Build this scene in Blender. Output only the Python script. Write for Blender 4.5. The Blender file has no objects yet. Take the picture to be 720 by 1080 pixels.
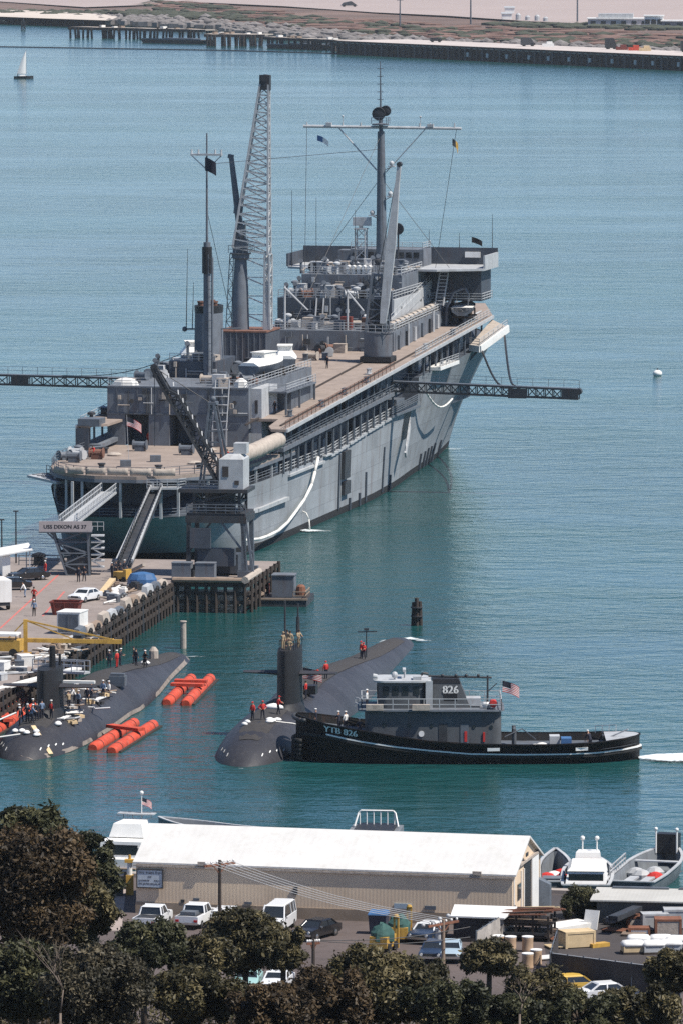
import bpy, math, random
import numpy as np
from mathutils import Vector, Matrix

scene = bpy.context.scene
COL = scene.collection
R = math.radians
random.seed(7)

# ------------------------------------------------------------------ camera
CAM_H, FPX, TAN = 85.0, 7020.0, 690.0 / 7020.0
PITCH = math.atan(TAN)
cam = bpy.data.objects.new('camera', bpy.data.cameras.new('camera'))
COL.objects.link(cam)
cam.location = (0, 0, CAM_H)
cam.rotation_euler = (math.pi / 2 - PITCH, 0, 0)
cam.data.sensor_fit = 'HORIZONTAL'
cam.data.sensor_width = 36.0
cam.data.lens = FPX / 720.0 * 36.0
cam.data.clip_start = 1.0
cam.data.clip_end = 60000.0
scene.camera = cam
HAZE = 0.00003

# ------------------------------------------------------------------ daylight
SUN_AZ, SUN_EL = 114.0, 57.0        # degrees: azimuth clockwise from +Y (the view direction)
world = bpy.data.worlds.new('World')
scene.world = world
world.use_nodes = True
wn = world.node_tree
wn.nodes.clear()
sky = wn.nodes.new('ShaderNodeTexSky')
sky.sky_type = 'NISHITA'
sky.sun_disc = False
sky.sun_elevation = R(SUN_EL)
sky.sun_rotation = R(SUN_AZ)
sky.air_density = 0.6
sky.dust_density = 0.05
sky.ozone_density = 2.5
bg = wn.nodes.new('ShaderNodeBackground')
bg.inputs['Strength'].default_value = 0.115
wo = wn.nodes.new('ShaderNodeOutputWorld')
wn.links.new(sky.outputs[0], bg.inputs[0])
wn.links.new(bg.outputs[0], wo.inputs[0])
sun = bpy.data.objects.new('sun', bpy.data.lights.new('sun', 'SUN'))
COL.objects.link(sun)
sun.data.energy = 5.0
sun.data.angle = R(0.5)
sun.data.color = (1.0, 0.945, 0.86)
sd = Vector((math.sin(R(SUN_AZ)) * math.cos(R(SUN_EL)), math.cos(R(SUN_AZ)) * math.cos(R(SUN_EL)), math.sin(R(SUN_EL))))
sun.rotation_euler = sd.to_track_quat('Z', 'Y').to_euler()
sun.location = (150, 500, 300)

vs = scene.view_settings
vs.view_transform = 'Standard'
vs.look = 'None'
vs.exposure = 0.35
vs.gamma = 1.0
vs.use_curve_mapping = False
cy = scene.cycles
cy.use_denoising = False
cy.max_bounces = 5
cy.diffuse_bounces = 2
cy.glossy_bounces = 2
cy.transmission_bounces = 2
cy.volume_bounces = 0
cy.transparent_max_bounces = 4
cy.caustics_reflective = False
cy.caustics_refractive = False

# ------------------------------------------------------------------ helpers
def G(px, py, z=0.0):
    """point of the place at height z seen at photo pixel (px, py) of the 720 x 1080 photograph"""
    x = (px - 360) / FPX
    y = -(py - 540) / FPX
    c, s = math.cos(PITCH), math.sin(PITCH)
    d = Vector((x, c + s * y, -s + c * y))
    k = (z - CAM_H) / d.z
    return Vector((d.x * k, d.y * k, z))

class Frame:
    """a flat local frame: local +Y runs along the heading, local +X to its right"""
    def __init__(s, o, heading):
        a = R(heading)
        s.o = Vector((o[0], o[1], 0)); s.h = heading; s.rz = -a
        s.u = Vector((math.sin(a), math.cos(a), 0)); s.n = Vector((math.cos(a), -math.sin(a), 0))
    def w(s, lat, t, z=0.0):
        return s.o + s.n * lat + s.u * t + Vector((0, 0, z))
    def loc(s, p):
        d = p - s.o
        return Vector((d.dot(s.n), d.dot(s.u), p.z))
    def g(s, px, py, z):
        return s.loc(G(px, py, z))

class MB:
    def __init__(s):
        s.v = []; s.f = []; s.m = []; s.mi = 0
    def mat(s, i):
        s.mi = i; return s
    def add(s, vs_, fs):
        o = len(s.v)
        s.v += [tuple(p) for p in vs_]
        s.f += [tuple(i + o for i in f) for f in fs]
        s.m += [s.mi] * len(fs)
        return s
    def hexa(s, p):
        return s.add(p, [(0, 3, 2, 1), (4, 5, 6, 7), (0, 1, 5, 4), (1, 2, 6, 5), (2, 3, 7, 6), (3, 0, 4, 7)])
    def box(s, x0, x1, y0, y1, z0, z1):
        return s.hexa([(x0, y0, z0), (x1, y0, z0), (x1, y1, z0), (x0, y1, z0), (x0, y0, z1), (x1, y0, z1), (x1, y1, z1), (x0, y1, z1)])
    def obox(s, c, sz, rz=0.0, tilt=0.0):
        M = Matrix.Translation(c) @ Matrix.Rotation(rz, 4, 'Z') @ Matrix.Rotation(tilt, 4, 'X')
        a, b, h = sz[0] / 2, sz[1] / 2, sz[2]
        return s.hexa([M @ Vector(q) for q in ((-a, -b, 0), (a, -b, 0), (a, b, 0), (-a, b, 0), (-a, -b, h), (a, -b, h), (a, b, h), (-a, b, h))])
    def beam(s, p0, p1, w, h=None, up=(0, 0, 1)):
        p0, p1 = Vector(p0), Vector(p1); h = h or w
        d = (p1 - p0)
        if d.length < 1e-6: return s
        d.normalize(); up = Vector(up)
        if abs(d.dot(up)) > .98: up = Vector((0, 1, 0))
        x = d.cross(up).normalized() * (w / 2); y = x.cross(d).normalized() * (h / 2)
        return s.hexa([p0 - x - y, p0 + x - y, p1 + x - y, p1 - x - y, p0 - x + y, p0 + x + y, p1 + x + y, p1 - x + y])
    def tube(s, p0, p1, r0, r1=None, n=8, cap=True):
        p0, p1 = Vector(p0), Vector(p1); r1 = r0 if r1 is None else r1
        d = (p1 - p0).normalized(); a = Vector((0, 0, 1)) if abs(d.z) < .9 else Vector((1, 0, 0))
        x = d.cross(a).normalized(); y = d.cross(x)
        vv = []
        for p, r in ((p0, r0), (p1, r1)):
            for i in range(n):
                t = 2 * math.pi * i / n
                vv.append(p + x * (r * math.cos(t)) + y * (r * math.sin(t)))
        ff = [(i, (i + 1) % n, n + (i + 1) % n, n + i) for i in range(n)]
        if cap: ff += [tuple(range(n - 1, -1, -1)), tuple(range(n, 2 * n))]
        return s.add(vv, ff)
    def path(s, pts, r, n=5):
        for a, b in zip(pts[:-1], pts[1:]): s.tube(a, b, r, r, n)
        return s
    def loft(s, rings, cap0=True, cap1=True, closed=True):
        n = len(rings[0]); vv = [p for r in rings for p in r]; ff = []
        for k in range(len(rings) - 1):
            for i in range(n if closed else n - 1):
                j = (i + 1) % n
                ff.append((k * n + i, k * n + j, (k + 1) * n + j, (k + 1) * n + i))
        if cap0: ff.append(tuple(range(n - 1, -1, -1)))
        if cap1: ff.append(tuple(range((len(rings) - 1) * n, len(rings) * n)))
        return s.add(vv, ff)
    def lathe(s, c, prof, n=16, sx=1.0, sy=1.0):
        c = Vector(c)
        rings = [[c + Vector((r * sx * math.cos(2 * math.pi * i / n), r * sy * math.sin(2 * math.pi * i / n), z)) for i in range(n)] for r, z in prof]
        return s.loft(rings)
    def prism(s, poly, z0, z1):
        f0 = z0 if callable(z0) else (lambda x, y: z0)
        f1 = z1 if callable(z1) else (lambda x, y: z1)
        return s.loft([[(x, y, f0(x, y)) for x, y in poly], [(x, y, f1(x, y)) for x, y in poly]])
    def ball(s, c, r, n=10, m=6, sx=1, sy=1, sz=1):
        c = Vector(c)
        prof = [(max(1e-3, math.sin(math.pi * k / m)) * r, -math.cos(math.pi * k / m) * r * sz) for k in range(m + 1)]
        return s.lathe(c, prof, n, sx, sy)
    def truss(s, rails, nb, r, rr=None, close=True):
        """lattice between 3-4 rails; each rail a function of 0..1 giving a point"""
        rr = rr or r * .6; k = len(rails)
        P = [[Vector(f(i / nb)) for i in range(nb + 1)] for f in rails]
        for q in P:
            for a, b in zip(q[:-1], q[1:]): s.beam(a, b, r * 2)
        for a in range(k if close else k - 1):
            b = (a + 1) % k
            for i in range(nb + 1): s.beam(P[a][i], P[b][i], rr * 2)
            for i in range(nb):
                if i % 2: s.beam(P[a][i], P[b][i + 1], rr * 2)
                else: s.beam(P[b][i], P[a][i + 1], rr * 2)
        return s
    def rail(s, pts, h=1.05, nw=3, gap=2.0, r=.03, post=.035):
        pts = [Vector(p) for p in pts]
        for a, b in zip(pts[:-1], pts[1:]):
            L = (b - a).length; k = max(1, int(L / gap))
            for i in range(k + 1):
                q = a.lerp(b, i / k); s.beam(q, q + Vector((0, 0, h)), post * 2)
            for j in range(nw):
                z = Vector((0, 0, h * (j + 1) / nw)); s.beam(a + z, b + z, r * 2)
        return s
    def mesh(s, name, mats, smooth=False, bevel=0.0):
        me = bpy.data.meshes.new(name)
        me.from_pydata(s.v, [], s.f)
        mats = mats if isinstance(mats, (list, tuple)) else [mats]
        for m in mats: me.materials.append(m)
        if len(mats) > 1: me.polygons.foreach_set('material_index', s.m)
        if smooth:
            me.polygons.foreach_set('use_smooth', [True] * len(me.polygons))
        me.validate(); me.update()
        if smooth and smooth is not True:
            me.set_sharp_from_angle(angle=R(smooth))
        return me
    def build(s, name, mats, parent=None, smooth=False, label=None):
        o = bpy.data.objects.new(name, s.mesh(name, mats, smooth))
        COL.objects.link(o)
        if parent is not None: o.parent = parent
        if label: o['label'] = label
        return o

def tag(o, label, cat, group=None):
    o['label'] = label; o['category'] = cat
    if group: o['group'] = group
    return o

def thing(name, label, cat, loc=(0, 0, 0), rz=0.0, group=None):
    o = bpy.data.objects.new(name, None)
    o.empty_display_size = .3
    COL.objects.link(o)
    o.location = loc; o.rotation_euler = (0, 0, rz)
    return tag(o, label, cat, group)

def kind(o, k):
    o['kind'] = k; return o

def copy_thing(o, loc, rz, label=None, group=None):
    c = o.copy(); COL.objects.link(c); c.location = loc; c.rotation_euler = (0, 0, rz)
    if label: c['label'] = label
    if group: c['group'] = group
    for ch in list(o.children):
        d = ch.copy(); COL.objects.link(d); d.parent = c
        for g in list(ch.children):
            e = g.copy(); COL.objects.link(e); e.parent = d
    return c

# ------------------------------------------------------------------ materials
def rgb(h):
    """sRGB 0..255 triple to linear"""
    return tuple(((c / 255) / 12.92 if c / 255 < .04045 else ((c / 255 + .055) / 1.055) ** 2.4) for c in h)

def pmat(name, col, rough=.6, var=.18, scale=.6, dirt=None, dirt_amt=.0, streak=0.0, metal=0.0, bump=0.0, bump_scale=3.0, spec=.4, low=None, low_z=.5, plates=None):
    """painted or weathered surface: mottled base colour, optional vertical streaks of dirt or rust, fine relief"""
    m = bpy.data.materials.new(name); m.use_nodes = True
    nt = m.node_tree; N = nt.nodes; L = nt.links
    b = N['Principled BSDF']
    b.inputs['Roughness'].default_value = rough
    b.inputs['Metallic'].default_value = metal
    b.inputs['Specular IOR Level'].default_value = spec
    tc = N.new('ShaderNodeTexCoord')
    nz = N.new('ShaderNodeTexNoise'); nz.inputs['Scale'].default_value = scale; nz.inputs['Detail'].default_value = 5
    nz.inputs['Roughness'].default_value = .62
    L.new(tc.outputs['Object'], nz.inputs['Vector'])
    cr = N.new('ShaderNodeValToRGB')
    cr.color_ramp.elements[0].position = .3; cr.color_ramp.elements[1].position = .7
    cr.color_ramp.elements[0].color = tuple(c * (1 - var) for c in col) + (1,)
    cr.color_ramp.elements[1].color = tuple(min(1, c * (1 + var)) for c in col) + (1,)
    L.new(nz.outputs['Fac'], cr.inputs['Fac'])
    out = cr.outputs['Color']
    if plates:               # patches of plating: panels that took paint at different times
        sw = N.new('ShaderNodeSeparateXYZ'); L.new(tc.outputs['Object'], sw.inputs[0])
        cb = N.new('ShaderNodeCombineXYZ'); L.new(sw.outputs['Y'], cb.inputs['X']); L.new(sw.outputs['Z'], cb.inputs['Y'])
        bk = N.new('ShaderNodeTexBrick'); bk.inputs['Scale'].default_value = 1.0; bk.inputs['Brick Width'].default_value = plates[0]; bk.inputs['Row Height'].default_value = plates[1]
        bk.inputs['Mortar Size'].default_value = plates[3] if len(plates) > 3 else .035; bk.inputs['Color1'].default_value = (1 - plates[2],) * 3 + (1,); bk.inputs['Color2'].default_value = (1 + plates[2],) * 3 + (1,); bk.inputs['Mortar'].default_value = (.72, .72, .74, 1)
        L.new(cb.outputs[0], bk.inputs['Vector'])
        mp_ = N.new('ShaderNodeMixRGB'); mp_.blend_type = 'MULTIPLY'; mp_.inputs['Fac'].default_value = 1; L.new(out, mp_.inputs['Color1']); L.new(bk.outputs['Color'], mp_.inputs['Color2']); out = mp_.outputs['Color']
    if dirt is not None:
        mp = N.new('ShaderNodeMapping'); mp.inputs['Scale'].default_value = (1, 1, .12 if streak else 1)
        L.new(tc.outputs['Object'], mp.inputs['Vector'])
        n2 = N.new('ShaderNodeTexNoise'); n2.inputs['Scale'].default_value = streak or 1.2; n2.inputs['Detail'].default_value = 6
        n2.inputs['Roughness'].default_value = .7
        L.new(mp.outputs['Vector'], n2.inputs['Vector'])
        r2 = N.new('ShaderNodeValToRGB'); r2.color_ramp.elements[0].position = .52; r2.color_ramp.elements[1].position = .74
        r2.color_ramp.elements[0].color = (0, 0, 0, 1); r2.color_ramp.elements[1].color = (dirt_amt,) * 3 + (1,)
        L.new(n2.outputs['Fac'], r2.inputs['Fac'])
        mx = N.new('ShaderNodeMixRGB'); mx.inputs['Color2'].default_value = tuple(dirt) + (1,)
        L.new(r2.outputs['Color'], mx.inputs['Fac']); L.new(out, mx.inputs['Color1'])
        out = mx.outputs['Color']
    if low is not None:      # a painted band along the waterline
        sp = N.new('ShaderNodeSeparateXYZ'); L.new(tc.outputs['Object'], sp.inputs[0])
        lt = N.new('ShaderNodeMath'); lt.operation = 'LESS_THAN'; lt.inputs[1].default_value = low_z
        L.new(sp.outputs['Z'], lt.inputs[0])
        mx = N.new('ShaderNodeMixRGB'); mx.inputs['Color2'].default_value = tuple(low) + (1,)
        L.new(lt.outputs[0], mx.inputs['Fac']); L.new(out, mx.inputs['Color1']); out = mx.outputs['Color']
    L.new(out, b.inputs['Base Color'])
    if bump:
        n3 = N.new('ShaderNodeTexNoise'); n3.inputs['Scale'].default_value = bump_scale; n3.inputs['Detail'].default_value = 4
        L.new(tc.outputs['Object'], n3.inputs['Vector'])
        bp = N.new('ShaderNodeBump'); bp.inputs['Strength'].default_value = bump; bp.inputs['Distance'].default_value = .1
        L.new(n3.outputs['Fac'], bp.inputs['Height']); L.new(bp.outputs['Normal'], b.inputs['Normal'])
    return m

RUST = (.10, .045, .025)
M = {}
M['hull'] = pmat('haze_gray_hull', (.265, .285, .305), .75, .15, .22, RUST, .42, .55, spec=.15, low=(.03, .03, .032), low_z=.9, plates=(7.0, 2.3, .10))
M['gray'] = pmat('haze_gray_shaded', (.138, .155, .18), .7, .22, .5, RUST, .45, .9, spec=.2)  # haze gray darkened: shade of the after-facing walls is in the colour
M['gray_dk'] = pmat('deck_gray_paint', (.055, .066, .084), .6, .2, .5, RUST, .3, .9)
M['gray_lt'] = pmat('light_gray_paint', (.42, .43, .44), .5, .15, .8, RUST, .35, 1.2)
M['gray_mid'] = pmat('machinery_gray', (.105, .122, .145), .55, .25, 1.2, RUST, .4, 1.5)
M['deck'] = pmat('weathered_deck', (.285, .23, .195), .85, .16, .35, (.12, .09, .075), .55, 0, bump=.15)
M['deck_red'] = pmat('rust_red_deck', (.17, .085, .06), .85, .3, .8)
M['white'] = pmat('white_paint', (.78, .77, .74), .45, .06, .8, (.35, .30, .25), .3, 1.2)
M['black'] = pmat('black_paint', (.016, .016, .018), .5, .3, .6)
M['dark'] = pmat('dark_steel', (.035, .038, .043), .55, .3, 1.0, RUST, .4, 1.5)
M['canvas'] = pmat('pale_canvas', (.40, .345, .295), .9, .16, 1.5, (.16, .12, .1), .5, 0, bump=.3)
M['canvas_wh'] = pmat('white_canvas', (.72, .70, .66), .85, .1, 1.5)
M['wood'] = pmat('weathered_timber', (.27, .20, .15), .85, .3, 1.2, (.08, .055, .04), .6, 0)
M['wood_dk'] = pmat('creosoted_timber', (.045, .034, .028), .8, .35, 1.2)
M['wood_red'] = pmat('red_brown_lumber', (.20, .085, .05), .8, .3, 1.6)
M['wood_lt'] = pmat('fresh_pine_lumber', (.58, .44, .26), .75, .14, 1.6)
M['orange'] = pmat('orange_float_paint', (.50, .062, .03), .8, .3, 1.6, (.36, .17, .12), .8, 2.2)
M['yellow'] = pmat('yellow_steel_paint', (.50, .30, .06), .55, .2, 1.2, RUST, .5, 1.6)
M['red'] = pmat('red_cloth', (.50, .03, .025), .8, .15, 3)
M['red_dk'] = pmat('oxide_red_paint', (.16, .035, .025), .7, .3, 1.2)
M['blue'] = pmat('blue_paint', (.05, .13, .28), .5, .2, 1.2)
M['navy'] = pmat('navy_cloth', (.016, .018, .032), .85, .2, 4)
M['blackcloth'] = pmat('black_cloth', (.012, .012, .014), .85, .2, 4)
M['khaki'] = pmat('khaki_cloth', (.36, .27, .17), .85, .15, 4)
M['bluecloth'] = pmat('chambray_cloth', (.16, .22, .32), .85, .15, 4)
M['whitecloth'] = pmat('white_cloth', (.75, .74, .72), .85, .06, 4)
M['skin'] = pmat('sunburnt_skin', (.42, .24, .16), .6, .08, 6)
M['hair'] = pmat('dark_hair', (.03, .02, .014), .7, .2, 8)
M['rubber'] = pmat('black_rubber', (.018, .018, .018), .8, .25, 3)
M['glass'] = pmat('dark_window_glass', (.02, .024, .028), .08, .1, 1, spec=.8)
M['chrome'] = pmat('bright_metal', (.6, .6, .6), .25, .1, 2, metal=.9)
M['lamp_w'] = pmat('headlamp_lens', (.75, .74, .7), .15, .05, 3)
M['lamp_r'] = pmat('tail_lamp_lens', (.45, .02, .02), .2, .1, 3)
M['concrete'] = pmat('worn_concrete', (.36, .31, .275), .9, .16, .35, (.14, .12, .105), .5, 0, bump=.1)
M['foam'] = None
# ------------------------------------------------------------------ water, land
def water_mat():
    m = bpy.data.materials.new('harbour_water'); m.use_nodes = True
    nt = m.node_tree; N = nt.nodes; L = nt.links; b = N['Principled BSDF']
    b.inputs['IOR'].default_value = 1.333
    b.inputs['Roughness'].default_value = .12
    tc = N.new('ShaderNodeTexCoord')
    # slow patches of silt and depth
    n0 = N.new('ShaderNodeTexNoise'); n0.inputs['Scale'].default_value = .006; n0.inputs['Detail'].default_value = 4
    L.new(tc.outputs['Object'], n0.inputs['Vector'])
    cr = N.new('ShaderNodeValToRGB')
    cr.color_ramp.elements[0].position = .3; cr.color_ramp.elements[1].position = .72
    cr.color_ramp.elements[0].color = WATER_A + (1,); cr.color_ramp.elements[1].color = WATER_B + (1,)
    L.new(n0.outputs['Fac'], cr.inputs['Fac']); L.new(cr.outputs['Color'], b.inputs['Base Color'])
    # chop on three scales; wind patches roughen or calm the surface
    wp = N.new('ShaderNodeMapping'); wp.inputs['Scale'].default_value = (.35, 1, 1); wp.inputs['Rotation'].default_value = (0, 0, .25); L.new(tc.outputs['Object'], wp.inputs['Vector'])
    wn_ = N.new('ShaderNodeTexNoise'); wn_.inputs['Scale'].default_value = .022; wn_.inputs['Detail'].default_value = 5; wn_.inputs['Distortion'].default_value = 1.2
    L.new(wp.outputs['Vector'], wn_.inputs['Vector'])
    prev = None
    for sc, st, dist, rot, sx in ((.13, .45, 1.0, .35, .55), (.45, .7, .44, -.3, .6), (1.5, .85, .16, .2, .7)):
        mp = N.new('ShaderNodeMapping'); mp.inputs['Rotation'].default_value = (0, 0, rot); mp.inputs['Scale'].default_value = (sx, 1, 1)
        L.new(tc.outputs['Object'], mp.inputs['Vector'])
        nz = N.new('ShaderNodeTexNoise'); nz.inputs['Scale'].default_value = sc; nz.inputs['Detail'].default_value = 3
        nz.inputs['Roughness'].default_value = .55; nz.inputs['Distortion'].default_value = .4
        L.new(mp.outputs['Vector'], nz.inputs['Vector'])
        bp = N.new('ShaderNodeBump'); bp.inputs['Distance'].default_value = dist
        mr = N.new('ShaderNodeMapRange'); mr.inputs['From Min'].default_value = .36; mr.inputs['From Max'].default_value = .64; mr.inputs['To Min'].default_value = st * .45; mr.inputs['To Max'].default_value = min(1, st * 1.25)
        L.new(wn_.outputs['Fac'], mr.inputs['Value']); L.new(mr.outputs[0], bp.inputs['Strength'])
        L.new(nz.outputs['Fac'], bp.inputs['Height'])
        if prev: L.new(prev.outputs['Normal'], bp.inputs['Normal'])
        prev = bp
    L.new(prev.outputs['Normal'], b.inputs['Normal'])
    return m
WATER_A = (.005, .046, .046); WATER_B = (.014, .082, .084)
M['water'] = water_mat()
w = MB()
w.add([(-3000, 505, 0), (3000, 505, 0), (5000, 6000, 0), (-5000, 6000, 0)], [(0, 1, 2, 3)])
kind(w.build('water', M['water']), 'structure')

def foam_mat():
    m = bpy.data.materials.new('white_water'); m.use_nodes = True
    nt = m.node_tree; N = nt.nodes; L = nt.links; b = N['Principled BSDF']
    b.inputs['Base Color'].default_value = (.8, .85, .86, 1); b.inputs['Roughness'].default_value = .9
    tc = N.new('ShaderNodeTexCoord')
    n = N.new('ShaderNodeTexNoise'); n.inputs['Scale'].default_value = 1.9; n.inputs['Detail'].default_value = 8; n.inputs['Roughness'].default_value = .75
    L.new(tc.outputs['Object'], n.inputs['Vector'])
    at = N.new('ShaderNodeVertexColor'); at.layer_name = 'cover'
    ad = N.new('ShaderNodeMath'); ad.operation = 'ADD'; L.new(n.outputs['Fac'], ad.inputs[0]); L.new(at.outputs['Color'], ad.inputs[1])
    mr = N.new('ShaderNodeMapRange'); mr.inputs['From Min'].default_value = 1.04; mr.inputs['From Max'].default_value = 1.36
    L.new(ad.outputs[0], mr.inputs['Value']); L.new(mr.outputs[0], b.inputs['Alpha'])
    return m
M['foam'] = foam_mat()

def foam(name, pts, widths, cover, label):
    """patch of white water along a path; cover thins the patch out along its length and to its sides"""
    pts = [Vector(p) for p in pts]; n = len(pts); rows = []; cov = []
    K = [-1, -.75, -.4, 0, .4, .75, 1]
    for i, p in enumerate(pts):
        d = (pts[min(i + 1, n - 1)] - pts[max(i - 1, 0)]).normalized(); s = Vector((d.y, -d.x, 0))
        rows.append([p + s * (widths[i] * k) + Vector((0, 0, .05 + .22 * (1 - k ** 4) * cover[i])) for k in K])
        cov += [cover[i] * (1 - k ** 4) for k in K]
    mb = MB(); mb.loft(rows, False, False, False)
    o = mb.build(name, M['foam'], None, True)
    ca = o.data.color_attributes.new('cover', 'FLOAT_COLOR', 'POINT')
    for i, c in enumerate(cov): ca.data[i].color = (c, c, c, 1)
    o['label'] = label
    return kind(o, 'stuff')

# quay ground in front, as one slab with its sea wall
QU = Vector((.968, -.25, 0)); Q0 = Vector((15, 525, 0))
def quay(k): return Q0 + QU * k
M['asphalt'] = pmat('old_asphalt', (.105, .082, .076), .92, .16, .12, (.045, .036, .034), .6, 0, bump=.12, bump_scale=6)
M['asphalt_dk'] = pmat('dark_yard_asphalt', (.058, .05, .05), .92, .18, .2, (.03, .027, .026), .5, 0, bump=.12, bump_scale=6)
a, b_ = quay(-260), quay(260)
g = MB(); g.prism([(-260, 400), (260, 400), (b_.x, b_.y), (a.x, a.y)], -3, 3)
kind(g.build('ground', [M['asphalt']]), 'structure')
g = MB()
p = [quay(0.5) - QU * 1 - Vector((0, 1, 0)), quay(40), Vector((60, 478, 0)), Vector((15.2, 479.6, 0))]
g.add([(15.2, 480, 3.006), (60, 466, 3.006), (quay(40).x, quay(40).y - 1.2, 3.006), (quay(.6).x, quay(.6).y - 1.2, 3.006)], [(0, 1, 2, 3)])
kind(g.build('storage_yard', M['asphalt_dk']), 'structure')
g = MB()
a, b_ = quay(-120), quay(120)
g.loft([[(a.x, a.y - 1, 3.0), (a.x, a.y + .15, 3.0), (a.x, a.y + .15, 3.32), (a.x, a.y - 1, 3.32)], [(b_.x, b_.y - 1, 3.0), (b_.x, b_.y + .15, 3.0), (b_.x, b_.y + .15, 3.32), (b_.x, b_.y - 1, 3.32)]])
kind(g.build('sea_wall_kerb', M['concrete']), 'structure')
# pale concrete path beside the left end of the warehouse
g = MB(); q = [G(104, 982, 3), G(128, 982, 3), G(133, 938, 3), G(112, 938, 3)]
g.add([(v.x, v.y, 3.006) for v in q], [(0, 1, 2, 3)])
kind(g.build('path', pmat('pale_path_concrete', (.34, .28, .25), .9, .2, .5)), 'structure')

# wooded slope that climbs from the lot to the viewpoint
M['soil'] = pmat('dry_slope_soil', (.06, .05, .034), .95, .4, .25, (.03, .035, .016), .8, 0, bump=.4)
def slope_z(x, y):
    k = max(0.0, (452 - y) / 452)
    return 2.95 + 77 * k ** 1.3 + .5 * math.sin(x * .17 + y * .11) * min(1, k * 8)
rows = []
for j in range(48):
    y = 452 - j * 10
    rows.append([(x, y, slope_z(x, y)) for x in range(-160, 161, 10)])
mb = MB(); mb.loft(rows, False, False, False)
kind(mb.build('hillside', M['soil'], None, True), 'structure')

# far shore
M['scrub'] = pmat('dry_scrub_land', (.16, .105, .085), .95, .35, .012, (.07, .075, .055), .85, 0)
M['sand'] = pmat('beach_sand', (.55, .48, .42), .95, .08, .02)
M['tarmac'] = pmat('pale_airfield_tarmac', (.36, .295, .275), .9, .07, .008)
sx = [-900, -400, 0, 60, 130, 180, 225, 290, 350, 460, 720, 1200, 1800]
sy = [8, 14, 19.5, 21.5, 24, 26.5, 30.5, 37.5, 44, 53, 63, 84, 110]
shore = [G(x, y, 0) for x, y in zip(sx, sy)]
prof = [(-10, -1.5), (14, 1.6), (60, 2.6), (170, 3.0), (500, 3.0), (1600, 3.0), (38000, 3.0)]
mb = MB(); mb.loft([[(p.x * (1 + d / 6000), p.y + d, z + .25 * math.sin(i * 2.1 + d * .02)) for i, p in enumerate(shore)] for d, z in prof], False, False, False)
kind(mb.build('far_shore_land', M['scrub']), 'structure')
def strip(name, pix, z, m):
    mb = MB(); mb.add([G(x, y, z) for x, y in pix], [tuple(range(len(pix)))])
    return kind(mb.build(name, m), 'structure')
strip('beach', [(-300, 9), (0, 17), (60, 19.3), (112, 21), (135, 19), (110, 14.5), (40, 10.5), (-300, 3)], 3.9, M['sand'])
strip('airfield', [(150, -1), (300, 6), (395, 12.5), (470, 16), (560, 22), (640, 25), (720, 29), (1400, 45), (1400, -60), (150, -60)], 3.8, M['tarmac'])
strip('sand_flat', [(-300, -9), (0, 1), (90, 7), (170, 4), (150, -3), (-300, -40)], 3.7, M['tarmac'])
# dark belt of far brush
def scatter(name, fn, n, m, kindname='stuff', label=None):
    mb = MB()
    for _ in range(n): fn(mb)
    o = mb.build(name, m); o['label'] = label or name
    return kind(o, kindname)
M['rock'] = pmat('shore_rock', (.17, .155, .15), .9, .4, .15)
rs = random.Random(3)
def rock(mb):
    u = rs.random(); x = 120 + u * 620 if rs.random() < .93 else rs.uniform(100, 200)
    y0 = np.interp(x, sx, sy)
    p = G(x, y0 - rs.uniform(0, 11) * (1 if x > 200 else .7), rs.uniform(.6, 3.0)); r = rs.uniform(1.0, 3.4)
    mb.ball(p, r, 5, 3, rs.uniform(.7, 1.8), 1, rs.uniform(.5, .9))
scatter('riprap', rock, 1500, M['rock'], label='grey riprap boulders along the far shore')
M['brush'] = pmat('far_brush', (.055, .06, .042), .95, .4, .05)
def brush(mb):
    if rs.random() < .35:
        x = rs.uniform(-20, 250); y = 13 + rs.gauss(0, 1.2) + max(0, (x - 120)) * .04
    elif rs.random() < .4:
        x = rs.uniform(520, 740); y = 26 + (x - 520) * .02 + rs.gauss(0, 1)
    else:
        x = rs.uniform(150, 740); y = np.interp(x, sx, sy) - rs.uniform(12, 24)
    p = G(x, y, 3.2); r = rs.uniform(1.2, 3.2)
    mb.ball(p, r, 6, 3, rs.uniform(1, 2.6), 1, .6)
scatter('far_scrub_bushes', brush, 520, M['brush'], label='low dark bushes dotted over the far shore')
M['brush2'] = pmat('far_dry_grass', (.17, .105, .085), .95, .3, .05)
def brush2(mb):
    x = rs.uniform(150, 740); y = np.interp(x, sx, sy) - rs.uniform(13, 27)
    mb.ball(G(x, y, 3.1), rs.uniform(1.5, 3.2), 6, 3, rs.uniform(2, 5), 1, .35)
scatter('far_dry_scrub', brush2, 260, M['brush2'], label='reddish dry scrub patches on the far shore')
# ------------------------------------------------------------------ submarine tender
S = Frame((-27.2, 796.6), 12.5)
ship = thing('submarine_tender', 'huge haze gray submarine tender moored at the end of the pier', 'ship', S.o, S.rz)
def deck(t): return 12.8 + .041 * t
def ip(x, tab):
    return float(np.interp(x, [a for a, b in tab], [b for a, b in tab]))
HT = [(0, 6.0), (6, 6.0), (9, 8.5), (62, 8.5), (82, 9.6), (112, 10.9), (117, 11.1), (117.5, 14.3), (148, 15.2), (190, 17.0)]
def w_top(t):
    if t < 26: return 12.6 * max(0, 1 - ((26 - t) / 26) ** 2.3) ** (1 / 2.3)
    if t < 120: return 12.6
    if t < 162: return 12.6 + .9 * (t - 120) / 42
    return 13.5 * max(0, 1 - ((t - 162) / 29) ** 2.0)
WL = [(1, 0), (3, 5.2), (8, 9), (14, 11.2), (24, 12.3), (88, 12.35), (108, 11.4), (128, 9.7), (150, 8.2), (172, 5.6), (184, 0.2), (192, .05)]
def w_at(t, f): # f 0 at waterline .. 1 at the top
    return ip(t, WL) * (1 - f ** 1.25) + w_top(t) * f ** 1.25
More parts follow.
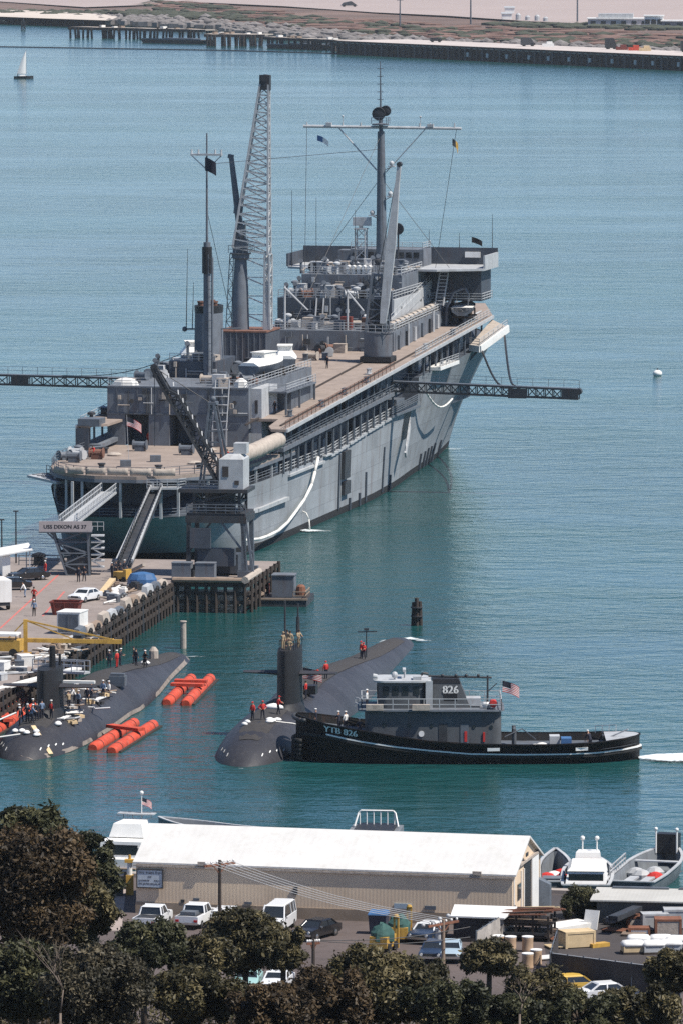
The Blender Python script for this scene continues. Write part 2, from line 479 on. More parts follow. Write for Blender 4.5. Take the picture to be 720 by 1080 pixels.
def ring(t, h):
    pts = []; cs = 9 * max(0, 1 - t / 26)            # counter stern: lower plating runs in under the fantail
    for f in (1, .75, .5, .25, .08, 0): pts.append((-w_at(t, f), t + cs * (1 - f), h * f))
    pts += [(-ip(t, WL) * .96, t + cs * 1.1, -2.5), (ip(t, WL) * .96, t + cs * 1.1, -2.5)]
    for f in (0, .08, .25, .5, .75, 1): pts.append((w_at(t, f), t + cs * (1 - f), h * f))
    return pts
ts = [.6, 1.2, 2, 3.5, 5.5, 8, 11, 14, 18, 24, 34, 48, 62, 74, 82, 90, 98, 106, 112, 117, 117.5, 124, 132, 140, 148, 154, 160, 166, 172, 178, 183, 187, 190]
mb = MB(); mb.loft([ring(t, ip(t, HT)) for t in ts], True, True, False)
hull = mb.build('hull', M['hull'], ship, 35)
# weather strake: open deck just inside the plating
mb = MB(); tt = [t for t in ts if t >= 2]
mb.loft([[(-w_top(t) + .12, t, ip(t, HT) - .12), (w_top(t) - .12, t, ip(t, HT) - .12)] for t in tt], False, False, False)
mb.build('weather_deck', M['gray_dk'], ship)
# hull fittings on the lit side
def hullx(t, z, off=.05): return w_at(t, min(1, max(0, z / ip(t, HT)))) + off
def hpatch(mb, t0, t1, z0, z1, d=.12):
    mb.hexa([(hullx(t0, z0, -.2), t0, z0), (hullx(t0, z0, d), t0, z0), (hullx(t1, z0, d), t1, z0), (hullx(t1, z0, -.2), t1, z0),
             (hullx(t0, z1, -.2), t0, z1), (hullx(t0, z1, d), t0, z1), (hullx(t1, z1, d), t1, z1), (hullx(t1, z1, -.2), t1, z1)])
for t0, t1, z0, z1 in ((69, 72.5, 4.6, 8.2), (69.5, 73, 2.5, 4.2)):
    mb = MB(); hpatch(mb, t0, t1, z0, z1, .5); mb.build('hull_scupper', M['dark'], ship)
for t, z0, z1 in ((67.5, .8, 8.0), (96, .4, 6.5), (84, .3, 4.2)):
    mb = MB(); hpatch(mb, t, t + .5, z0, z1, .18); mb.build('overboard_pipe', M['gray_dk'], ship)
for t, z1 in ((74, 1.7), (80, 1.8), (102, 2.2), (132, 2.4), (136, 2.4), (139, 2.6), (142, 2.6), (145, 2.8), (152, 2.6)):
    mb = MB(); hpatch(mb, t, t + .55, .1, z1, .25); mb.build('overboard_pipe', M['gray_dk'], ship)
mb = MB(); hpatch(mb, 108.5, 113.5, 6.2, 10.4, .02); mb.build('side_port', M['black'], ship)
mb = MB()
for t0, t1 in ((9, 21), (21.3, 37)): hpatch(mb, t0, t1, 4.9, 5.35, .55)
mb.build('rubbing_strake', M['gray_lt'], ship)
mb = MB(); hpatch(mb, 38, 58, 7.75, 8.05, .35); hpatch(mb, 58, 62, 8.5, 8.7, .4); mb.build('rubbing_strake', M['gray_lt'], ship)
mb = MB()
for t0 in (62, 73, 84, 95):
    for k in range(5):
        a, b = t0 + k * 2.05, t0 + k * 2.05 + 2.05
        hpatch(mb, a, b, ip(a, HT) - .32, ip(a, HT) - .02, .28)
mb.build('plating_edge', M['gray_lt'], ship)
mb = MB(); mb.box(11.9, 13.9, 126, 139, 14.55, 15.0); mb.build('side_ledge', M['white'], ship)
mb = MB(); mb.rail([(13.8, 126, 15), (13.8, 139, 15)], 1.0); mb.build('railing', M['gray_lt'], ship)

# inner house between the hull top and the boat deck (the galleries are open in front of it)
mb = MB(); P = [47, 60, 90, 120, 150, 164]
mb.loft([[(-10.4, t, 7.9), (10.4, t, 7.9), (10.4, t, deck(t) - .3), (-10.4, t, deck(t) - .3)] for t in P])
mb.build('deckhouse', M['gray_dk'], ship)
mb = MB()
def plate(mb, x0, x1, t0, t1, zf, th, n=6):
    tt = [t0 + (t1 - t0) * i / n for i in range(n + 1)]
    mb.loft([[(x0, t, zf(t) - th), (x1, t, zf(t) - th), (x1, t, zf(t)), (x0, t, zf(t))] for t in tt])
gal = lambda t: 11.75 + .0285 * (t - 33)
plate(mb, 10.42, 13.1, 33.5, 104, gal, .5); plate(mb, -13.1, -10.42, 33.5, 104, gal, .5)
mb.build('gallery_deck', M['gray'], ship)
mb = MB(); plate(mb, -13.4, 13.5, 78, 165, deck, .32, 12); plate(mb, -13.4, -11.82, 33, 78, deck, .32, 5); plate(mb, 6.62, 13.5, 43, 78, deck, .32, 4)
mb.prism([(10.2, 43), (10.6, 36), (11.6, 33), (13.5, 33), (13.5, 43)], lambda x, y: deck(y) - .32, lambda x, y: deck(y))
mb.prism([(-11.82, 43), (-11.82, 42), (-9.8, 42), (-9.8, 34.5), (-11.82, 33)], 14.0, 14.3)
mb.add([(-13.4, 165, deck(165)), (13.5, 165, deck(165)), (9, 182, deck(180)), (-9, 182, deck(180))], [(0, 1, 2, 3)])
mb.build('boat_deck', M['deck'], ship)
mb = MB(); plate(mb, 13.5, 13.72, 33, 165, lambda t: deck(t) + .04, .42, 12); plate(mb, -13.62, -13.4, 33, 165, lambda t: deck(t) + .04, .42, 12)
mb.build('deck_edge', M['gray_lt'], ship)
for k in range(32):
    t = 35 + k * 4.05
    if 101 < t < 117: continue
    mb = MB(); mb.beam((12.75, t, ip(t, HT) - .1), (12.75, t, deck(t) - .3), .22, .3); mb.build('gallery_post', M['gray_mid'], ship)
for k in range(4):
    t = 35 + k * 4.05
    mb = MB(); mb.beam((-12.75, t, ip(t, HT) - .1), (-12.75, t, deck(t) - .3), .22, .3); mb.build('gallery_post', M['gray_mid'], ship)
# dark gear standing in the galleries: lockers, doors, pipes
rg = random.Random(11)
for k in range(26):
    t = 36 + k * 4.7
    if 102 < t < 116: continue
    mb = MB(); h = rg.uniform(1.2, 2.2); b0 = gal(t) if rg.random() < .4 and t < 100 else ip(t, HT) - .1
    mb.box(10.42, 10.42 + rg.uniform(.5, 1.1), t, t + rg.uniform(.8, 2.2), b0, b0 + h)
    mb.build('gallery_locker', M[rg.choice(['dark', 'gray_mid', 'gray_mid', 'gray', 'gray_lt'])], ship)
mb = MB()
mb.rail([(12.5, 34, 8.5), (12.5, 62, 8.5), (12.5, 82, 9.6), (12.5, 104, 10.5)], 1.1, 3, 2.0, .035, .04); mb.build('railing', M['gray_lt'], ship)
mb = MB(); mb.rail([(13.0, 34, gal(34)), (13.0, 103, gal(103))], 1.0, 3, 2.2); mb.build('railing', M['gray_mid'], ship)
mb = MB(); mb.rail([(13.3, 33.5, deck(33.5)), (13.3, 98, deck(98))], 1.0, 2, 2.4, .03); mb.build('railing', M['deck_red'], ship)
mb = MB(); mb.rail([(13.3, 112, deck(112)), (13.3, 164, deck(164))], 1.05, 3, 2.2); mb.build('railing', M['gray_lt'], ship)
mb = MB(); mb.rail([(-13.2, 34, deck(34)), (-13.2, 75, deck(75))], 1.05, 3, 2.2); mb.build('railing', M['gray_lt'], ship)
for x in (12.1, 7.6):
    mb = MB(); plate(mb, x - .13, x + .13, 36, 150, lambda t: deck(t) + .16, .16, 8); mb.build('crane_rail', M['wood_dk'], ship)
for t, x in ((46, 11), (57, 12.6), (70, 12.7), (83, 12.8), (92, 11.2), (122, 12.6), (140, 12.7)):
    mb = MB(); z = deck(t)
    for d in (-.5, .5): mb.tube((x, t + d, z), (x, t + d, z + .7), .2, .2, 8); mb.tube((x, t + d, z + .7), (x, t + d, z + .8), .3, .3, 8)
    mb.box(x - .35, x + .35, t - .9, t + .9, z, z + .12); mb.build('mooring_bitt', M[rg.choice(['gray_mid', 'gray_lt'])], ship)

# stern gallery and fantail
mb = MB(); out = [(w_top(t) if t < 20 else 12.6, t) for t in (.3, 1, 2, 3.5, 5.5, 8, 11, 14, 18, 24, 42)]
poly = out + [(-x, t) for x, t in reversed(out)]
mb.prism(poly, 10.6, 11.0); mb.build('fantail_deck', M['deck'], ship)
mb = MB(); mb.loft([[(x * 1.006, t - .05, z) for x, t in poly] for z in (10.2, 10.595)]); mb.build('fantail_edge', M['gray'], ship)
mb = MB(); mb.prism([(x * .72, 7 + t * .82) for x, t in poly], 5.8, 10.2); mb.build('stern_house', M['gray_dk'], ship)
sp = [(w_top(t) - .3, t) for t in (1.2, 3.5, 8, 14, 22, 30)]
for x, t in sp + [(-x, t) for x, t in sp] + [(5.5, .75), (-5.5, .75), (.5, .7)]:
    mb = MB(); mb.beam((x, t, ip(t, HT) - .1), (x, t, 10.2), .3); mb.build('stern_post', M['gray_lt'], ship)
mb = MB(); st = [(-w_top(t) + .2, t, ip(t, HT) - .08) for t in (30, 18, 9, 6, 3.5, 1.2)] + [(w_top(t) - .2, t, ip(t, HT) - .08) for t in (1.2, 3.5, 6, 9, 18, 33)]
mb.rail(st, 1.05, 3, 1.8, .035); mb.build('railing', M['gray'], ship)
mb = MB(); st = [(-w_top(t) + .15, t, 11) for t in (34, 24, 18, 11, 5.5, 2, .8)] + [(w_top(t) - .15, t, 11) for t in (.8, 2, 5.5, 11, 18, 33)]
mb.rail(st, 1.05, 3, 1.8, .03); mb.build('railing', M['gray_mid'], ship)
# canvas dodgers lashed to the after rail
cs = [(-8.4, 2.55), (-6.4, 1.35), (-4.0, .85), (-1.2, .55), (1.6, .5), (4.4, .8), (7.2, 1.6)]
for (x0, t0), (x1, t1) in zip(cs[:-1], cs[1:]):
    mb = MB(); k = 6
    rows = []
    for i in range(k + 1):
        f = i / k; x = x0 + .12 + (x1 - x0 - .24) * f; t = t0 + (t1 - t0) * f
        rows.append([(x, t + .02 * math.sin(9 * f) - .03, 11.08), (x, t - .05 + .03 * math.sin(7 * f), 11.5), (x, t - .03, 12.0 - .1 * math.sin(math.pi * f)), (x, t + .03, 12.0 - .1 * math.sin(math.pi * f)), (x, t + .03, 11.08)])
    mb.loft(rows); mb.build('canvas_screen', M['canvas'], ship, True)
# quarter platforms
mb = MB(); mb.prism([(-14.2, 12), (-8.4, 4.2), (-7.4, 6.2), (-11.4, 14), (-13.2, 15.5)], 9.5, 9.8)
mb.build('quarter_platform', M['gray_lt'], ship)
mb = MB()
for f in (0, .2, .4, .6, .8, 1):
    x, t = -13.6 + 4.9 * f, 12.5 - 7.3 * f; mb.beam((x, t, 9.82), (x + 1.4, t + 2.2, 9.82), .3, .12)
mb.rail([(-12.6, 15.2, 9.8), (-7.6, 6.4, 9.8)], 1.0, 2, 1.5); mb.build('platform_frame', M['gray_dk'], ship)
mb = MB(); mb.prism([(4.0, -.2), (7.6, .6), (8.2, 2.5), (4.4, 1.2)], 9.5, 9.75); mb.build('quarter_platform', M['gray_lt'], ship)
mb = MB(); mb.rail([(4.0, -.15, 9.75), (7.6, .65, 9.75), (8.2, 2.4, 9.75)], 1.0, 3, 1.0); mb.build('platform_frame', M['gray_lt'], ship)
# winches and bitts on the fantail
for x, t, z in ((-8, 22, 11), (-5.5, 34, 11), (-9.6, 17, 11), (1.5, 30, 11)):
    mb = MB(); mb.box(x - .6, x + .6, t - .5, t + .5, z, z + .5); mb.tube((x - .8, t, z + .8), (x + .8, t, z + .8), .45, .45, 10); mb.tube((x - .9, t, z + .8), (x - .8, t, z + .8), .65, .65, 10); mb.tube((x + .8, t, z + .8), (x + .9, t, z + .8), .65, .65, 10)
    mb.build('winch', M[rg.choice(['gray_mid', 'deck_red', 'dark'])], ship)
for x, t in ((-4, 9), (3.4, 8), (7.5, 12), (-9, 30)):
    mb = MB(); mb.lathe((x, t, 11), [(.35, 0), (.35, .5), (.5, .6), (.5, .75)], 10); mb.build('mooring_bitt', M['dark'], ship)
mb = MB(); mb.tube((7.0, 26, 11), (7.0, 26, 13.4), .3, .3, 8); mb.build('fuel_hose_post', M['deck_red'], ship)
# rolled canvas along the side
mb = MB(); rr = []
for i in range(22):
    f = i / 21; t = 11.5 + 21 * f; r = .95 + .1 * abs(math.sin(f * 22)); 
    rr.append([(12.7 + r * math.cos(a), t, 12.75 + r * math.sin(a) - .1 * math.sin(f * 5)) for a in [2 * math.pi * j / 12 for j in range(12)]])
mb.loft(rr); mb.build('canvas_roll', M['canvas'], ship, True)

# after deckhouse: two storeys, with deep open doorways below
mb = MB(); mb.box(-11.8, 6.6, 42, 78, 14.9, 18.5); mb.box(-11.8, 6.6, 46.5, 78, 11.0, 14.9)
for x0, x1 in ((-11.8, -9.5), (-6.4, -3.7), (-.3, 6.6)): mb.box(x0, x1, 42.02, 46.5, 11.0, 14.9)
mb.build('after_deckhouse', M['gray'], ship)
mb = MB()
for z in (14.95, 18.3): mb.box(-11.85, 6.65, 41.9, 41.98, z, z + .16)
for x in (-10.6, -7.9, -5.1, -1.5, 1.2, 3.9): mb.box(x, x + .12, 41.92, 42, 15.2, 18.3)
mb.build('wall_stiffener', M['gray_mid'], ship)
for x, z in ((-8.6, 16.6), (-3.2, 16.6), (2.0, 16.9), (4.8, 16.6), (3.0, 12.4)):
    mb = MB(); mb.tube((x, 41.95, z), (x, 42.05, z), .28, .28, 10); mb.build('porthole', M['glass'], ship)
mb = MB(); mb.box(.7, 1.7, 41.9, 42.01, 11.05, 13.1); mb.build('steel_door', M['gray_mid'], ship)
mb = MB(); mb.box(6.62, 8.0, 43.2, 52, 11.0, 18.35); mb.build('locker_house', M['gray_lt'], ship)
mb = MB(); mb.box(7.15, 7.5, 43.12, 43.2, 15.2, 16.9); mb.build('steel_door', M['dark'], ship)
mb = MB(); mb.box(8.0, 10.4, 47, 64, 17.5, 17.7); mb.build('shelter_roof', M['gray'], ship)
for t in (47.3, 55, 63.6):
    mb = MB(); mb.beam((10.2, t, deck(t)), (10.2, t, 17.5), .25); mb.build('shelter_post', M['gray_mid'], ship)
mb = MB(); mb.box(7.0, 9.6, 53, 66, 14.6, 17.4); mb.build('shelter_house', M['gray_mid'], ship)
mb = MB(); mb.box(-13.6, -11.9, 33, 34, 11, 14.0); mb.build('ventilator_trunk', M['gray_dk'], ship)
mb = MB(); mb.box(-13.3, -10.5, 33, 36, 14.05, 15.0); mb.build('gun_tub', M['gray_mid'], ship)
mb = MB(); mb.rail([(-11.7, 42.1, 18.5), (6.5, 42.1, 18.5)], 1.05, 3, 1.8); mb.build('railing', M['gray_lt'], ship)
mb = MB(); mb.rail([(6.5, 42.1, 18.5), (6.5, 78, 18.5)], 1.05, 3, 1.8); mb.build('railing', M['gray_lt'], ship)
mb = MB(); mb.rail([(8.1, 47, 17.7), (10.3, 47, 17.7), (10.3, 64, 17.7)], 1.0, 3, 1.6); mb.build('railing', M['gray_lt'], ship)
# funnel house and funnel
mb = MB(); mb.box(-7.5, -1.3, 57, 68, 18.5, 20.6); mb.build('funnel_house', M['gray_dk'], ship)
mb = MB(); mb.rail([(-7.4, 57.1, 20.6), (-1.4, 57.1, 20.6)], 1.0, 3, 1.4); mb.build('railing', M['gray_lt'], ship)
mb = MB(); mb.lathe((-3.5, 62.5, 20.6), [(1.85, 0), (1.75, 5.9), (1.75, 6.0)], 20, 1, 1.5); fun = mb.build('funnel', M['gray'], ship, 40)
mb = MB(); mb.lathe((-3.5, 62.5, 26.6), [(1.78, 0), (1.82, .9), (1.5, .95), (1.45, .5)], 20, 1, 1.5); mb.build('funnel_cap', M['black'], fun, 40)
for x, t in ((-4.3, 61.5), (-2.6, 61.8), (-3.5, 64)):
    mb = MB(); mb.tube((x, t, 26.8), (x, t, 27.9), .42, .42, 10); mb.tube((x, t, 27.9), (x, t, 28.1), .5, .5, 10); mb.build('exhaust_pipe', M['deck_red'], fun)
mb = MB(); mb.tube((-6.6, 62, 24.4), (.9, 62, 24.6), .12, .12, 6); mb.ball((-6.6, 62, 24.4), .35); mb.build('antenna_arm', M['gray_mid'], fun)
for x, z1 in ((-6.4, 34.8), (-5.6, 30.5)):
    mb = MB(); mb.tube((x, 62.0, 24.4), (x + .2, 62.0, z1), .07, .03, 5); mb.build('whip_antenna', M['dark'], fun)
# after mast
mb = MB(); mb.tube((-2.3, 56.6, 18.5), (-2.3, 56.6, 36.0), .52, .46, 12); mb.tube((-2.3, 56.6, 36.0), (-2.3, 56.6, 50.0), .17, .1, 8)
mb.tube((-1.75, 57.2, 18.5), (-1.75, 57.2, 34.0), .16, .16, 6)
am = mb.build('after_mast', M['gray'], ship, 40)
mb = MB(); mb.box(-4.4, -.3, 56.3, 56.9, 47.1, 47.35)
for x in (-4.3, -3.4, -1.2, -.4): mb.tube((x, 56.6, 47.3), (x, 56.6, 47.9), .14, .1, 6)
mb.beam((-4.3, 56.6, 47.1), (-2.4, 56.6, 45.4), .12); mb.beam((-.4, 56.6, 47.1), (-2.2, 56.6, 45.4), .12); mb.build('yardarm', M['gray_lt'], am)
mb = MB(); mb.tube((-2.3, 56.6, 32.0), (-2.3, 56.6, 35.4), .66, .66, 12); mb.build('mast_band', M['black'], am)
mb = MB()
for z in range(20, 35): mb.beam((-2.0, 56.0, z), (-1.5, 56.0, z), .07)
mb.beam((-2.0, 56.0, 19), (-2.0, 56.0, 34.5), .08); mb.beam((-1.5, 56.0, 19), (-1.5, 56.0, 34.5), .08); mb.build('ladder', M['gray_mid'], am)

# midships house: terraces that rise towards the bridge
mb = MB()
mb.hexa([(-9.6, 118, 16.5), (9.0, 118, 16.5), (9.0, 163, 18), (-9.6, 163, 18), (-9.6, 118, 20.4), (9.0, 118, 20.4), (9.0, 163, 21.6), (-9.6, 163, 21.6)])
mh = mb.build('midships_house', M['gray'], ship)
for t in np.arange(119, 162, 3.1): MB().box(9.0, 9.06, t, t + .14, deck(t), 20.2).build('wall_stiffener', M['gray_mid'], mh)
for k, t in enumerate(np.arange(120.5, 160, 5.2)):
    MB().box(9.02, 9.3, t, t + .9, deck(t) + .1, deck(t) + 2.0).build('steel_door', M[('gray_mid', 'dark', 'gray_lt')[k % 3]], mh)
for t, z in ((133, 22.6), (139, 22.8), (146, 23.0), (151, 23.1)):
    MB().tube((6.88, t, z), (6.95, t, z), .3, .3, 10).build('porthole', M['glass'], ship)
for t, x, z0, z1 in ((126, 9.35, 17.0, 21), (143, 9.35, 18, 21.6), (157, 9.35, 18.6, 22)):
    MB().tube((x, t, z0), (x, t, z1), .16, .16, 8).build('vent_pipe', M['gray_lt'], ship)
mb = MB(); mb.box(-9.6, 6.6, 128, 164, 20.9, 24.2); mb.build('upper_house', M['gray_dk'], ship)
mb = MB(); mb.box(-8.0, 6.3, 136, 166, 24.2, 27.0); mb.build('bridge_house', M['gray'], ship)
mb = MB(); mb.box(6.6, 6.9, 128, 164, 20.95, 24.1); mb.build('side_casing', M['gray_lt'], ship)
# canvas covered rafts in a row along the starboard side
for k in range(12):
    t = 119.6 + k * 2.9
    mb = MB(); z = 20.45 + (t - 118) * .0265
    rr = [[(8.1 + .55 * math.cos(a), t + dt, z + .62 + .5 * math.sin(a)) for a in [2 * math.pi * j / 10 for j in range(10)]] for dt in (0, .15, 2.1, 2.25)]
    mb.loft(rr); mb.box(7.6, 8.6, t + .3, t + .5, z, z + .3); mb.box(7.6, 8.6, t + 1.7, t + 1.9, z, z + .3)
    mb.build('life_raft_canister', M['canvas'], ship, 40)
for z0, z1, x, t0, t1 in ((20.4, 21.4, 8.9, 118, 162), (24.2, 24.2, 6.7, 128, 158), (27.0, 27.0, 6.2, 136, 150)):
    mb = MB(); mb.rail([(x, t0, z0), (x, t1, z1)], 1.1, 3, 2.0, .045, .045); mb.build('railing', M['gray_lt'], ship)
for z, t, x0, x1 in ((20.42, 118.1, -9.5, 8.9), (24.2, 128.1, -9.5, 6.6), (27.0, 136.1, -7.9, 6.2), (20.42, 121, -6, 2), (24.2, 131, -8, 4), (27.0, 139, -6, 4)):
    mb = MB(); mb.rail([(x0, t, z), (x1, t, z)], 1.1, 3, 1.7, .045, .045); mb.build('railing', M['gray_lt'], ship)
mb = MB(); mb.beam((6.9, 126, 20.9), (6.9, 156, 25.2), .18, 1.3); mb.rail([(6.9, 126, 21.2), (6.9, 156, 25.6)], 1.0, 2, 2.0); mb.build('side_walkway', M['gray_lt'], ship)
# navigating bridge
mb = MB(); mb.prism([(-13.2, 150), (-9, 147), (9, 147), (15.2, 150), (15.2, 160), (-13.2, 160)], 26.9, 27.2); mb.build('bridge_deck', M['gray_lt'], ship)
mb = MB(); mb.box(-13.2, 15.2, 159.9, 160.2, 27.2, 29.6); mb.box(-13.4, -13.2, 150, 160, 27.2, 29.0); mb.build('bridge_bulwark', M['gray_dk'], ship)
mb = MB(); mb.box(15.0, 15.25, 150.5, 160.2, 26.9, 29.0); mb.build('bridge_wing_screen', M['gray_lt'], ship)  # wing-end bulwark in lighter gray: its sunlit look is in the colour
mb = MB(); mb.box(10.5, 12.7, 159.6, 159.85, 28.2, 29.0); mb.build('chart_box', M['white'], ship)
mb = MB(); mb.box(6.4, 14.2, 153, 160, 22.4, 26.9); mb.build('wing_void_shade', M['gray_dk'], ship)  # dark block filling the void under the wing, in place of its shade
mb = MB(); mb.rail([(7, 152.6, 22.4), (14.4, 152.6, 22.4), (14.4, 160, 22.4)], 1.1, 3, 1.5, .045); mb.build('railing', M['gray_lt'], ship)
mb = MB()
for x in (8.4, 9.6): mb.beam((x, 148.6, 22.0), (x + .4, 150.5, 26.9), .14, .2)
for k in range(10): mb.beam((8.4 + .04 * k, 148.6 + .19 * k, 22.2 + .49 * k), (9.6 + .04 * k, 148.6 + .19 * k, 22.2 + .49 * k), .1)
mb.build('bridge_ladder', M['gray_lt'], ship)
# main mast
mz = 27.0
mb = MB(); mb.tube((.4, 150, mz), (.3, 150, 46.5), .82, .5, 14); mb.tube((.3, 150, 46.5), (.25, 150, 50), .3, .22, 8); mb.tube((.25, 150, 50), (.2, 150, 56.4), .14, .07, 6)
mm = mb.build('main_mast', M['gray_mid'], ship, 40)
mb = MB(); mb.tube((-10.9, 150, 47.15), (11.9, 150, 47.0), .22, .2, 8)
for x in (-10.4, -7.3, -5.2, -2.6, 5.9, 7.4, 10.9): mb.tube((x, 150, 47.2), (x, 150, 47.75), .13, .1, 6)
for x in (-5.2, 6.0): mb.tube((x, 150, 47.2), (x, 150, 48.6), .05, .05, 5); mb.ball((x, 150, 48.6), .16)
mb.box(-7.6, -6.8, 149.7, 150.3, 47.2, 47.7); mb.box(7.0, 7.9, 149.7, 150.3, 47.2, 47.6)
mb.build('yardarm', M['gray_lt'], mm)
mb = MB(); mb.tube((-5.8, 150, 47), (-.3, 150, 41.0), .11, .11, 6); mb.tube((6.8, 150, 47), (1.0, 150, 40.7), .08, .08, 6); mb.build('yard_brace', M['gray_lt'], mm)
mb = MB(); mb.lathe((.3, 149.6, 47.4), [(1.2, 0), (1.25, .2), (.4, .3)], 14); mb.rail([(-.8, 148.6, 47.6), (1.4, 148.6, 47.6), (1.4, 150.8, 47.6)], .9, 2, .8)
mb.build('mast_platform', M['gray'], mm)
mb = MB()
for c, s_ in (((0.1, 149.2, 49.0), 1), ((1.0, 149.8, 49.4), .8)):
    c = Vector(c); mb.tube(c, c + Vector((0, .35, .05)), .95 * s_, .95 * s_, 14); mb.tube(c + Vector((0, -.1, 0)), c, .35 * s_, .9 * s_, 14)
mb.build('radar_dish', M['dark'], mm, 40)
for x, z in ((1.9, 41.5), (1.7, 37.2), (-.9, 34.5)):
    mb = MB(); mb.box(x - .5, x + .5, 149.4, 150.5, z, z + .14); mb.beam((.4, 150, z - .6), (x, 150, z), .12); mb.ball((x, 149.8, z + .5), .36); mb.build('mast_light_bracket', M['gray_lt'], mm)
mb = MB()
for z in np.arange(51, 56, 1.1): mb.beam((-.25, 150, z), (.65, 150, z), .09)
mb.build('topmast_fitting', M['gray_mid'], mm)
# signal tower and dish on the bridge roof
mb = MB(); q = [(-3.3, 149.4), (-1.9, 149.4), (-1.9, 150.8), (-3.3, 150.8)]
mb.truss([(lambda f, a=a: (a[0], a[1], 27 + 5.6 * f)) for a in q], 4, .07, .045); mb.box(-3.5, -1.7, 149.2, 151, 32.6, 32.75); mb.box(-3.7, -1.2, 149.6, 150.6, 33.1, 34.3); mb.tube((-2.6, 150, 32.7), (-2.6, 150, 33.1), .3, .3, 8)
mb.build('signal_tower', M['gray_lt'], ship)
mb = MB(); mb.tube((2.8, 150, 27), (2.8, 150, 32.0), .13, .13, 8); mb.tube((2.8, 149.7, 32.7), (2.8, 149.95, 32.75), .85, .85, 14); mb.ball((2.8, 150.1, 32.7), .4); mb.build('director_dish', M['dark'], ship, 40)
mb = MB(); mb.box(-7, -4.8, 155, 158, 27.2, 29.3); mb.box(-4.8, 5.8, 153, 158.6, 27.2, 29.6); mb.build('pilothouse', M['gray'], ship)
mb = MB()
for k in range(9): mb.box(-4.4 + k * 1.1, -3.6 + k * 1.1, 152.94, 153.0, 28.4, 29.2)
mb.build('pilothouse_windows', M['glass'], ship)
mb = MB(); mb.rail([(-4.7, 153.1, 29.6), (5.7, 153.1, 29.6), (5.7, 158.5, 29.6)], 1.0, 3, 1.3); mb.build('railing', M['gray_lt'], ship)
# whips and staffs
for x, t, z0, z1 in ((-12.6, 150, 27.2, 38.0), (-6.8, 140, 27.0, 37.5), (5.6, 158, 29.6, 32.2), (-1, 139, 27, 36), (14.8, 158, 29.5, 34.5), (9.6, 160, 29.5, 31.6)):
    mb = MB(); mb.tube((x, t, z0), (x, t, z1), .06, .03, 5); mb.build('whip_antenna', M['dark'], ship)

# cargo kingposts with slewing booms on the terraces
for x, t, z0, z1, dx, dz in ((-6.6, 119.5, 20.4, 26.4, 3.6, -3.2), (2.2, 119.5, 20.4, 26.0, 2.6, -2.8)):
    mb = MB(); mb.tube((x, t, z0 - 4), (x, t, z1), .17, .14, 8); mb.tube((x, t - .2, z1 - .2), (x + dx, t - 1.5, z1 + dz), .14, .1, 6)
    mb.tube((x, t, z0 - .2), (x + 1.7, t - .6, z0 - 3), .1, .1, 6); mb.build('boat_davit', M['gray_lt'], ship)
mb = MB()
for x in (-4.0, -3.0): mb.beam((x, 126.8, 20.5), (x, 128, 24.2), .16, .2)
mb.build('inclined_ladder', M['gray_lt'], ship)
mb = MB(); mb.tube((-1.6, 122, 21), (3.4, 124, 21.2), .35, .3, 8); mb.build('spare_boom', M['canvas'], ship)
# scattered deck machinery, vents and lockers on every roof
def clutter(x0, x1, t0, t1, z, n, hmax=1.5, gap=()):
    for _ in range(n):
        x, t = rg.uniform(x0, x1), rg.uniform(t0, t1); zz = z(t) if callable(z) else z
        k = rg.random(); mb = MB(); mat = rg.choice(['gray', 'gray_lt', 'gray_mid', 'gray_mid', 'dark', 'canvas', 'gray_lt', 'deck_red'])
        if k < .32:
            a, b, h = rg.uniform(.6, 1.8), rg.uniform(.6, 1.8), rg.uniform(.5, hmax); mb.obox((x, t, zz), (a, b, h), rg.uniform(-.3, .3)); mb.obox((x, t, zz + h), (a + .1, b + .1, .08), 0); nm = 'deck_locker'
        elif k < .58:
            h = rg.uniform(.7, hmax); mb.lathe((x, t, zz), [(.25, 0), (.25, h), (.55, h + .02), (.55, h + .25), (.2, h + .42)], 10); nm = 'mushroom_vent'; mat = rg.choice(['gray', 'gray_lt', 'gray_mid', 'dark'])
        elif k < .75:
            a = rg.uniform(0, 3.1); d = Vector((math.cos(a), math.sin(a), 0)) * .8; c = Vector((x, t, zz + .62)); mb.tube(c - d, c + d, .42, .42, 10); mb.tube(c - d * 1.12, c - d, .62, .62, 10); mb.tube(c + d, c + d * 1.12, .62, .62, 10); mb.obox((x, t, zz), (1.3, 1.0, .3), a); nm = 'hose_reel'
        elif k < .88:
            L = rg.uniform(1.5, 4.0); a = rg.uniform(-.5, .5); d = Vector((math.sin(a), math.cos(a), rg.uniform(0, .25))) * L / 2 if rg.random() < .5 else Vector((L / 2, .3, rg.uniform(0, .3))); c = Vector((x, t, zz + .55)); mb.tube(c - d, c + d, .16, .14, 6); mb.box(x - .15, x + .15, t - .15, t + .15, zz, zz + .5); nm = 'pipe_run'
        else:
            h = rg.uniform(1.4, 2.3); mat = rg.choice(['gray', 'gray_mid', 'dark']); mb.tube((x, t, zz), (x, t, zz + h), .2, .2, 8); mb.tube((x, t + .2, zz + h), (x, t - .4, zz + h + .15), .26, .32, 10); nm = 'cowl_vent'
        mb.build(nm, M[mat], ship, 40)
clutter(-11, -8, 44, 76, 18.5, 16); clutter(-1, 6, 44, 52, 18.5, 12); clutter(-1, 5.5, 62, 77, 18.5, 14)
clutter(-7, -1.8, 58, 60, 20.6, 6, 1.0); clutter(-8.8, 7, 119.5, 127, 20.5, 34, 1.8); clutter(-8.8, 6, 129, 135, 24.2, 36, 1.9); clutter(-9, 8, 128.5, 129.5, 24.2, 8, 1.2)
